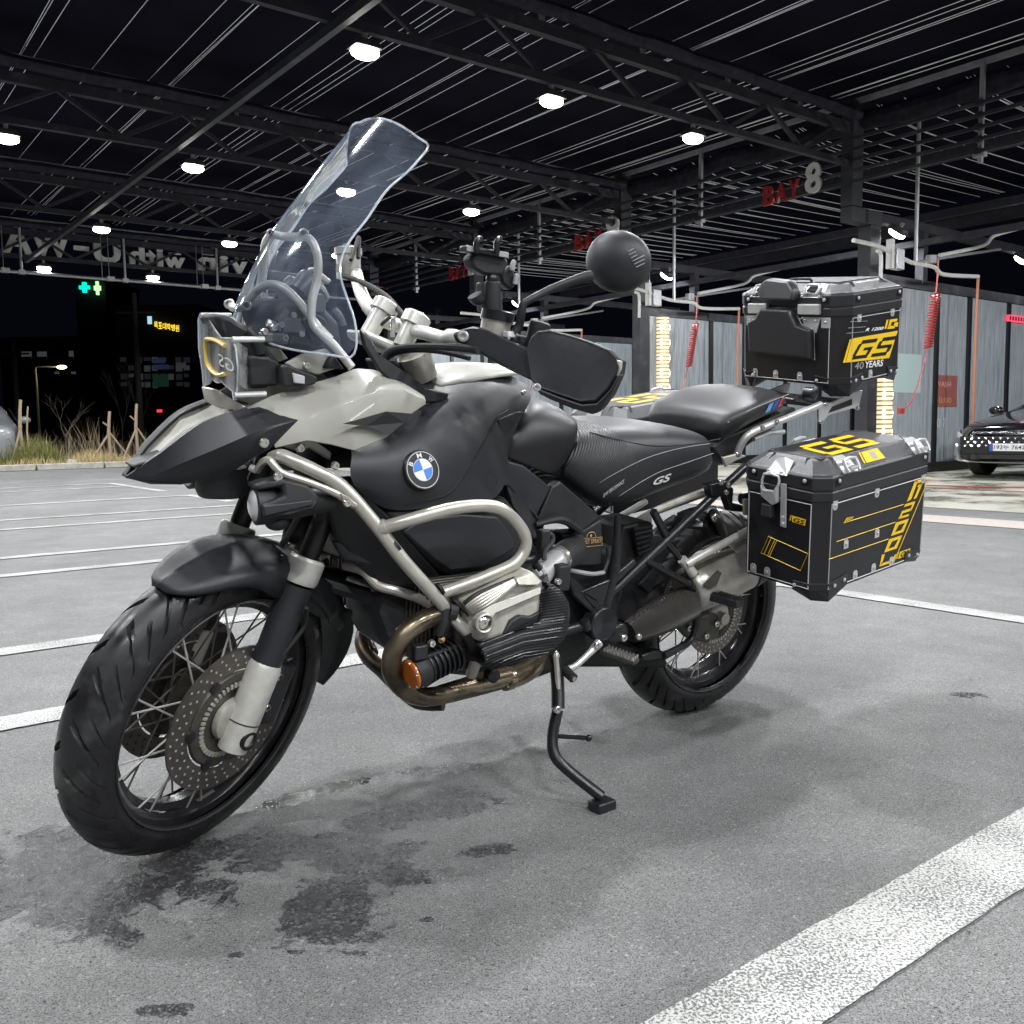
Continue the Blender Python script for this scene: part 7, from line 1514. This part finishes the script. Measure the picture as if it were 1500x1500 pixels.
def pannier(s, label):
    al = R_(7.3); org = PY(1219, 735, .5); H = .240
    # lower rear inner corner from the surveyed seam corner at the front outer edge
    L, W, ch = .475, .262, .034; ca, sa = math.cos(al), math.sin(al); top_front_outer = np.array([.155, .5, PX(1205, 733, .14)[2] - .002])
    o = top_front_outer - np.array([ca, 0, -sa]) * L - np.array([0, W, 0]) - np.array([sa, 0, ca]) * H
    if s < 0: o = np.array([o[0], -o[1], o[2] + .055])
    t, body, lid, P, loc, f = case('side_case', label, 'luggage case', o, al, L, W, H, .088, ch, s)
    # edge seams of front and outer face panels
    seam([P('front', ch, .008, .0005), P('front', W - ch, .008, .0005), P('front', W - ch, H - .012, .0005), P('front', ch, H - .012, .0005)], body)
    seam([P('outer', ch, .008, .0005), P('outer', L - ch, .008, .0005), P('outer', L - ch, H - .012, .0005), P('outer', ch, H - .012, .0005)], body)
    seam([P('rear', ch, .008, .0005), P('rear', W - ch, .008, .0005), P('rear', W - ch, H - .012, .0005), P('rear', ch, H - .012, .0005)], body)
    ax = f(1, 0, 0); ay = f(0, 1, 0)
    for a in (ch + .02, .10): tab(P('front', a, .022), body, (0, 0, 1), ay, ax)
    for a in (.145, .225, .305): tab(P('outer', a, .020), body, (0, 0, 1), ax, ay)
    for a in (ch + .012, .22, L - ch - .01): tab(P('outer', a, H - .016), body, (0, 0, -1), ax, ay)
    # bottom corner guards
    for x0, dx in ((L, -1), (0, 1)):
        g = MB(); dp = .030 if dx < 0 else .010
        pts = [f(x0 + dx * -.004, W - ch - .045, .020), f(x0 + dx * -.004, W - ch + .001, .022), f(x0 + dx * ch, W + .004, .022), f(x0 + dx * (ch + .075), W + .004, .034), f(x0 + dx * (ch + .075), W + .004, .004), f(x0 + dx * (ch + .01), W - .004, -dp), f(x0 + dx * .02, W - ch - .005, -dp), f(x0 + dx * -.004, W - ch - .045, -.004)]
        c = f(x0 + dx * .09, W - .09, .0); n = len(pts)
        g.v += [tuple(p) for p in pts] + [tuple(c)]; g.f += [(0, 1, 6, 7), (1, 2, 5, 6), (2, 3, 4, 5)] + [(4, n, 5), (5, n, 6), (6, n, 7)]
        G = g.build('corner_guard', 'case_plastic', body, smooth=0, solid=.004, bevel=.002)
        rivet(f(x0 + dx * -.0085, W - ch - .035, .012), (-dx, 0, 0), G); rivet(f(x0 + dx * (ch + .02), W + .005, .014), ay, G); rivet(f(x0 + dx * (ch + .06), W + .005, .020), ay, G)
    # lid corner caps
    zl = H + .055
    for x0, dx in ((L, -1), (0, 1)):
        for y0, dy in ((W, -1), (0, 1)):
            e = .004; q = lambda a, b, z: f(x0 + dx * a, y0 + dy * b, z)
            pts = [q(-e, ch + .030, zl - .004), q(-e, ch, zl - .004), q(ch, -e, zl - .004), q(ch + .030, -e, zl - .004), q(ch + .030 + .02, .038, H + .094), q(.060, .060, H + .0955), q(.038, ch + .050, H + .094)]
            b = MB(); b.add(pts, [(0, 1, 5, 6), (1, 2, 5), (2, 3, 4, 5)]); b.add([q(-e, ch + .030, H + .03), q(-e, ch, H + .03), q(ch, -e, H + .03), q(ch + .030, -e, H + .03), pts[0], pts[1], pts[2], pts[3]], [(0, 1, 5, 4), (1, 2, 6, 5), (2, 3, 7, 6)])
            G = b.build('lid_corner', 'case_plastic', lid, smooth=0, solid=.004, bevel=.0015)
            rivet(q(-e - .002, ch + .018, H + .046), (-dx, 0, 0), G); rivet(q(ch + .018, -e - .002, H + .046), (0, -dy * s, 0), G)
    # front clasp
    pl = lambda a, z, o: f(L + o, a, z)
    a0 = .112
    cl = MB().slab([pl(a0 + .028, H - .085, .006), pl(a0 + .046, H - .085, .006), pl(a0 + .046, H + .030, .010), pl(a0 + .028, H + .030, .010)], (-.004, 0, 0)).build('clasp', 'alu_bright', lid, smooth=0, bevel=.0015)
    MB().slab([f(L + .009, a0 - .020, H + .050), f(L + .009, a0 + .046, H + .050), f(L - .020, a0 + .044, H + .084), f(L - .022, a0 + .014, H + .090), f(L - .020, a0 - .012, H + .082)], (-.004, 0, 0)).build('clasp_plate', 'plate_steel', cl, smooth=0, bevel=.0015)
    MB().slab([pl(a0 - .026, H + .018, .022), pl(a0 - .012, H + .008, .024), pl(a0 + .016, H + .010, .024), pl(a0 + .026, H + .026, .022), pl(a0 + .026, H - .020, .020), pl(a0 + .010, H - .030, .018), pl(a0 - .026, H - .012, .018)], (-.012, 0, 0)).build('clasp_lever', 'alu_bright', cl, smooth=0, bevel=.002)
    MB().slab([pl(a0 - .022, H - .030, .020), pl(a0 + .008, H - .030, .020), pl(a0 + .014, H - .062, .026), pl(a0 - .020, H - .062, .026)], (-.016, 0, 0)).build('clasp_grip', 'case_plastic', cl, smooth=0, bevel=.003)
    MB().tube([pl(a0 - .024, H + .016, .016), pl(a0 - .022, H + .046, .012), pl(a0 + .024, H + .046, .012), pl(a0 + .026, H + .024, .016)], .0035, n=6, smooth=2).build('clasp_loop', 'alu_bright', cl)
    for z in (-.075, -.058, .010): rivet(pl(a0 + .038, H + z, .0065), ax, cl, .004)
    for y in (-.010, .030): rivet(f(L + .010, a0 + y, H + .058), ax, cl, .004)
    # lifting eyes on the outer lid slope and inner one
    for x, o in ((L - .105, 1), (.062, 1), (.24, 0)):
        yb = W - .002 if o else .004; sg = 1 if o else -1
        e = lambda a, b, z: f(x + a, yb - sg * b, z)
        pts = [e(-.030, -.004, H + .058), e(.030, -.004, H + .058), e(.027, .022, H + .085), e(.020, .040, H + .0945), e(-.020, .040, H + .0945), e(-.027, .022, H + .085)]
        E2 = MB().add(pts, [(0, 1, 2, 5), (2, 3, 4, 5)]).build('lid_eye', 'alu_bright', lid, smooth=0, solid=.004, bevel=.001)
        MB().tube([e(-.022, -.012, H + .062), e(-.024, .004, H + .090), e(.024, .004, H + .090), e(.022, -.012, H + .062)], .0045, n=6, smooth=2).build('eye_loop', 'alu_bright', E2)
        MB().box(e(0, -.006, H + .070), (.030, .014, .010)).build('eye_latch', 'alu_bright', E2, smooth=0, bevel=.002)
    # lettering on the lid: G S in slanted bars
    put = (lambda x, y: P('top', W - .058 - .125 * y, .10 + .245 * x, .0008)) if s > 0 else (lambda x, y: P('top', .07 + .125 * y, .10 + .245 * (1 - x), .0008))
    MB().slab([P('top', .050, .05, .0006), P('top', W - .048, .05, .0006), P('top', W - .048, .33, .0006), P('top', .050, .33, .0006)], (0, 0, -.002)).build('lid_film', 'gloss_black', lid, smooth=0)
    stripes_gs(put, 'lid_lettering', 'yellow', lid)
    return t, body, lid, P, loc, f, H, L, W, ch
t, body, lid, P, loc, f, H, L, W, ch = pannier(1, 'black aluminium side case with yellow 1200 graphics on the near side of the motorcycle')
t['label'] = 'black side case with yellow 1200 graphics, nearer the camera'
# slope decal
b = MB(); q = lambda a, b_: f(L - a, W - .006 - .030 * b_, H + .064 + .026 * b_) + np.array([0, .0015, .0015])
fillpoly(b, [q(.180, .1), q(.262, .1), q(.262, .95), q(.192, .95)]); fillpoly(b, [q(.170, .1), q(.176, .1), q(.188, .95), q(.182, .95)]); b.build('slope_decal', 'yellow', lid, smooth=0, clean=False)
b = MB(); fillpoly(b, [q(.216, .25) + np.array([0, .0005, .0005]), q(.236, .25) + np.array([0, .0005, .0005]), q(.240, .82) + np.array([0, .0005, .0005]), q(.220, .82) + np.array([0, .0005, .0005])]); b.build('slope_decal', 'decal_grey', lid, smooth=0, clean=False)
# front face graphics
b = MB(); F2 = lambda x, y: loc(PX(1050 + x / (30 / 7), 570 + y / (30 / 7), .155)) * np.array([0, 1, 1]) + np.array([L + .0012, 0, 0])
fillpoly(b, [F2(462, 795), F2(552, 822), F2(540, 862), F2(462, 838)]); fillpoly(b, [F2(455, 792), F2(459, 793), F2(451, 830), F2(445, 828)]); b.build('front_decal', 'yellow', body, smooth=0, clean=False)
lettering(MB(), 'GS', [F2(470, 836), F2(538, 856), F2(546, 828), F2(476, 806)], lift=.0012, bold=.02, shear=.2).build('front_decal', 'decal_black', body, smooth=0, clean=False)
def outline(pts, r=.0011): return MB().tube(pts, r, n=4, smooth=1, closed=True)
outline([F2(302, 932), F2(545, 1042), F2(488, 1152), F2(245, 1038)]).build('front_outline', 'yellow', body, smooth=0)
for d in (18, 40, 52): MB().tube([F2(302 + d, 932 + d * .45), F2(245 + d, 1038 + d * .45)], .0011, n=4, smooth=1).build('front_outline', 'yellow', body, smooth=0)
# outer face graphics: 1200 climbing the rear edge, three thin lines
F3 = lambda x, y: loc(PY(1050 + x / (30 / 7), 570 + y / (30 / 7), .5)) * np.array([1, 0, 1]) + np.array([0, W + .0012, 0])
for (a, b_) in (((800, 838), (1168, 724)), ((748, 958), (1118, 835)), ((700, 1068), (1075, 940))): MB().tube([F3(*a), F3(*b_)], .0010, n=4, smooth=1).build('side_line', 'yellow', body, smooth=0)
MB().tube([F3(1330, 556), F3(1108, 1086)], .0012, n=4, smooth=1).build('side_line', 'yellow', body, smooth=0); MB().tube([F3(1330, 556), F3(1258, 575)], .0012, n=4, smooth=1).build('side_line', 'yellow', body, smooth=0)
b = MB()
fillpoly(b, [F3(792, 842), F3(840, 828), F3(858, 797), F3(812, 808)])
b.build('side_tag', 'yellow', body, smooth=0, clean=False); lettering(MB(), 'GS', [F3(800, 836), F3(838, 824), F3(852, 802), F3(816, 810)], lift=.001).build('side_tag', 'decal_black', body, smooth=0, clean=False)
b = MB()
def blk(pts): fillpoly(b, [F3(*p) for p in pts])
# 1
blk([(1240, 578), (1262, 572), (1218, 690), (1190, 708)]); blk([(1240, 578), (1312, 556), (1304, 580), (1252, 592)]); blk([(1290, 590), (1272, 596), (1232, 690), (1250, 684)]); blk([(1290, 590), (1262, 600), (1256, 614), (1284, 606)])
# 2
blk([(1180, 722), (1244, 702), (1238, 720), (1172, 740)]); blk([(1226, 722), (1238, 720), (1220, 760), (1208, 764)]); blk([(1160, 764), (1220, 746), (1214, 764), (1152, 784)]); blk([(1152, 784), (1164, 780), (1154, 806), (1138, 812)]); blk([(1142, 802), (1206, 782), (1200, 798), (1136, 816)])
# 0 0
for ox, oy in ((0, 0), (-42, 104)):
    o4 = [(1122 + ox, 838 + oy), (1204 + ox, 812 + oy), (1168 + ox, 896 + oy), (1090 + ox, 922 + oy)]; i4 = [(1140 + ox, 852 + oy), (1180 + ox, 838 + oy), (1154 + ox, 884 + oy), (1116 + ox, 898 + oy)]
    for k in range(4): blk([o4[k], o4[(k + 1) % 4], i4[(k + 1) % 4], i4[k]])
# U shaped last mark
blk([(1034, 1040), (1054, 1034), (1040, 1078), (1018, 1114)]); blk([(1018, 1114), (1106, 1084), (1114, 1066), (1040, 1090)]); blk([(1100, 1070), (1112, 1066), (1126, 1034), (1114, 1038)])
b.build('side_figures', 'yellow', body, smooth=0, clean=False)
b = MB(); fillpoly(b, [F3(1148, 1020), F3(1214, 998), F3(1198, 1044), F3(1136, 1064)]); fillpoly(b, [F3(1138, 1024), F3(1143, 1022), F3(1130, 1064), F3(1124, 1066)]); b.build('side_tag', 'yellow', body, smooth=0, clean=False)
lettering(MB(), 'GS', [F3(1146, 1056), F3(1194, 1040), F3(1206, 1006), F3(1156, 1022)], lift=.001, bold=.02).build('side_tag', 'decal_black', body, smooth=0, clean=False)
for x, y in ((808, 972), (1003, 903)): tab(F3(x, y) - np.array([0, .001, 0]), body, (0, 0, 1), (1, 0, 0), (0, 1, 0))
t2 = pannier(-1, 'black side case behind the seat, on the far side of the motorcycle')[0]
# ------------------------------------------------------------------ top case
al = R_(9.0); L, W, H, ch = .325, .400, .205, .045; ca, sa = math.cos(al), math.sin(al)
tf = PY(1232, 462, .2); o = np.array([-.262, .2, tf[2]]) - np.array([ca, 0, -sa]) * L - np.array([0, W, 0]) - np.array([sa, 0, ca]) * H
t, body, lid, P, loc, f = case('top_case', 'black top case with yellow logo and 40 YEARS lettering on the rear rack', 'luggage case', o, al, L, W, H, .082, ch, 1)
F1 = lambda x, y, o=0.: loc(PX(1050 + x / (30 / 7), 370 + y / (30 / 7), -.262)) * np.array([0, 1, 1]) + np.array([L + o, 0, 0])
F3 = lambda x, y, o=.0012: loc(PY(1050 + x / (30 / 7), 370 + y / (30 / 7), .2)) * np.array([1, 0, 1]) + np.array([0, W + o, 0])
seam([P('front', ch, .008, .0005), P('front', W - ch, .008, .0005), P('front', W - ch, H - .012, .0005), P('front', ch, H - .012, .0005)], body)
seam([P('outer', ch, .008, .0005), P('outer', L - ch, .008, .0005), P('outer', L - ch, H - .012, .0005), P('outer', ch, H - .012, .0005)], body)
ax, ay = np.array([1., 0, 0]), np.array([0, 1., 0])
for a in (.085, .165, .255): tab(P('front', a, .022), body, (0, 0, 1), ay, ax)
for a in (.075, .24): tab(P('outer', a, H - .014), body, (0, 0, -1), ax, ay)
tab(P('outer', .14, .020), body, (0, 0, 1), ax, ay)
for a in (ch + .02, W - ch - .012): MB().box(P('front', a, H - .022, .001), (.004, .030, .030)).build('corner_plate', 'alu_bright', body, smooth=0, bevel=.001); rivet(P('front', a, H - .02, .003), ax, body, .0045)
for x0, dx in ((L, -1), (0, 1)):
    for y0, dy in ((W, -1), (0, 1)):
        q = lambda a, b_, z: f(x0 + dx * a, y0 + dy * b_, z); e = .004
        pts = [q(-e, ch + .045, .028), q(-e, ch, .022), q(ch, -e, .022), q(ch + .055, -e, .030), q(ch + .055, -e, .0), q(ch + .005, .006, -.036 if dx < 0 else -.020), q(.022, ch + .006, -.036 if dx < 0 else -.020), q(-e, ch + .045, 0)]
        g = MB(); g.v += [tuple(p) for p in pts] + [tuple(q(.09, .09, .0))]; g.f += [(0, 1, 6, 7), (1, 2, 5, 6), (2, 3, 4, 5), (4, 8, 5), (5, 8, 6), (6, 8, 7)]
        G = g.build('corner_guard', 'case_plastic', body, smooth=0, solid=.004, bevel=.002); rivet(q(-e - .003, ch + .035, .014), (-dx, 0, 0), G); rivet(q(ch + .015, -e - .003, .012), (0, -dy, 0), G); rivet(q(ch + .045, -e - .003, .016), (0, -dy, 0), G)
        zl = H + .05; pts = [q(-e, ch + .030, zl), q(-e, ch, zl), q(ch, -e, zl), q(ch + .030, -e, zl), q(ch + .05, .038, H + .088), q(.062, .062, H + .0895), q(.038, ch + .05, H + .088)]
        b = MB(); b.add(pts, [(0, 1, 5, 6), (1, 2, 5), (2, 3, 4, 5)]); b.add([q(-e, ch + .03, H + .028), q(-e, ch, H + .028), q(ch, -e, H + .028), q(ch + .03, -e, H + .028)] + pts[:4], [(0, 1, 5, 4), (1, 2, 6, 5), (2, 3, 7, 6)])
        G = b.build('lid_corner', 'case_plastic', lid, smooth=0, solid=.004, bevel=.0015); rivet(q(-e - .002, ch + .016, H + .044), (-dx, 0, 0), G); rivet(q(ch + .016, -e - .002, H + .044), (0, -dy, 0), G)
# back rest pads
pd = [F1(215, 432), F1(268, 404), F1(308, 342), F1(488, 352), F1(528, 452), F1(604, 482), F1(590, 676), F1(206, 622)]
mb = MB(); c = sum(pd) / 8; lays = [[p + ax * .001 for p in pd], [p + ax * .022 for p in pd], [c + (p - c) * .93 + ax * .030 for p in pd]]
for l in lays: mb.v += [tuple(p) for p in l]
for k in range(2): mb.f += [(k * 8 + j, k * 8 + (j + 1) % 8, (k + 1) * 8 + (j + 1) % 8, (k + 1) * 8 + j) for j in range(8)]
mb.f.append(tuple(16 + j for j in range(8))); mb.build('back_rest', 'case_plastic', body, smooth=40, bevel=.006, seg=3)
seam([p + ax * .0015 for p in pd], body, .0022)
up_ = [F1(316, 248, .004), F1(322, 186, .004), F1(352, 158, -.014), F1(488, 172, -.014), F1(530, 226, .004), F1(532, 300, .010), F1(316, 292, .010)]
MB().slab([p + ax * .026 for p in up_], (-.036, 0, 0)).build('back_rest', 'case_plastic', lid, smooth=50, bevel=.009, seg=3)
# clasps and eyes either side of the pad
for yc in (.105, .292):
    E2 = MB().slab([f(L + .006, yc - .040, H + .050), f(L + .006, yc + .040, H + .050), f(L - .030, yc + .034, H + .086), f(L - .030, yc - .034, H + .086)], (-.004, 0, 0)).build('lid_eye', 'alu_bright', lid, smooth=0, bevel=.0015)
    MB().slab([f(L - .004, yc - .020, H + .066), f(L - .004, yc + .020, H + .066), f(L - .022, yc + .016, H + .084), f(L - .022, yc - .016, H + .084)], (.003, 0, .003)).build('eye_opening', 'deep_black', E2, smooth=0)
    MB().tube([f(L + .008, yc - .020, H + .060), f(L - .006, yc - .022, H + .084), f(L - .006, yc + .022, H + .084), f(L + .008, yc + .020, H + .060)], .004, n=6, smooth=2).build('eye_loop', 'alu_bright', E2)
    for d in (-.03, .03): rivet(f(L + .007, yc + d, H + .053), ax, E2, .004)
    MB().slab([f(L + .020, yc - .036, H + .032), f(L + .020, yc + .036, H + .032), f(L + .020, yc + .036, H + .002), f(L + .020, yc - .036, H + .002)], (-.018, 0, 0)).build('clasp', 'alu_bright', lid, smooth=0, bevel=.003)
    k = MB().slab([f(L + .004, yc - .035, H - .006), f(L + .004, yc + .035, H - .006), f(L + .004, yc + .020, H - .052), f(L + .004, yc - .010, H - .052)], (-.004, 0, 0)).build('clasp_base', 'alu_bright', body, smooth=0, bevel=.0015)
    for d, z in ((-.02, -.016), (.02, -.016), (.004, -.042)): rivet(f(L + .0045, yc + d, H + z), ax, k, .004)
MB().slab([f(.06, .06, H + .0875), f(.26, .06, H + .0875), f(.26, .34, H + .0875), f(.06, .34, H + .0875)], (0, 0, .002)).build('lid_grip_mat', 'case_grain', lid, smooth=0)
MB().tube([f(.26, .16, H + .088), f(.26, .165, H + .098), f(.26, .235, H + .098), f(.26, .24, H + .088)], .004, n=6, smooth=2).build('lid_handle', 'case_plastic', lid)
# graphics on the side of the top case
for (a, b_) in (((838, 434), (944, 430)), ((824, 473), (932, 466)), ((812, 507), (922, 498))): MB().tube([F3(*a), F3(*b_)], .0007, n=4, smooth=1).build('side_line', 'decal_grey', body, smooth=0)
lettering(MB(), 'R 1200', [F3(926, 496), F3(1040, 484), F3(1046, 464), F3(934, 474)], lift=.0012, bold=.03, shear=.2).build('side_lettering', 'decal_white', body, smooth=0, clean=False)
b = MB()
for q4 in ([(1064, 422), (1076, 420), (1062, 478), (1050, 480)], [(1084, 420), (1132, 414), (1128, 432), (1080, 438)], [(1080, 438), (1096, 436), (1088, 468), (1072, 470)], [(1072, 462), (1118, 458), (1114, 476), (1068, 480)], [(1112, 440), (1138, 436), (1134, 464), (1108, 466)]): fillpoly(b, [F3(*p) for p in q4])
fillpoly(b, [F3(846, 540), F3(1134, 490), F3(1080, 662), F3(808, 690)]); fillpoly(b, [F3(832, 546), F3(842, 544), F3(806, 690), F3(790, 692)])
b.build('side_decal', 'yellow', body, smooth=0, clean=False)
put = lambda x, y: F3(858 + (1114 - 858) * x - 38 * (1 - y) + 14, 668 - 118 * y - 34 * x + 6, .0018)
stripes_gs(put, 'side_logo', 'decal_black', body)
lettering(MB(), '40', [F3(858, 734), F3(914, 728), F3(920, 684), F3(866, 690)], lift=.0015).build('side_lettering', 'decal_grey', body, smooth=0, clean=False)
lettering(MB(), 'YEARS', [F3(922, 726), F3(1036, 712), F3(1042, 670), F3(928, 682)], lift=.0015, bold=.02).build('side_lettering', 'decal_white', body, smooth=0, clean=False)
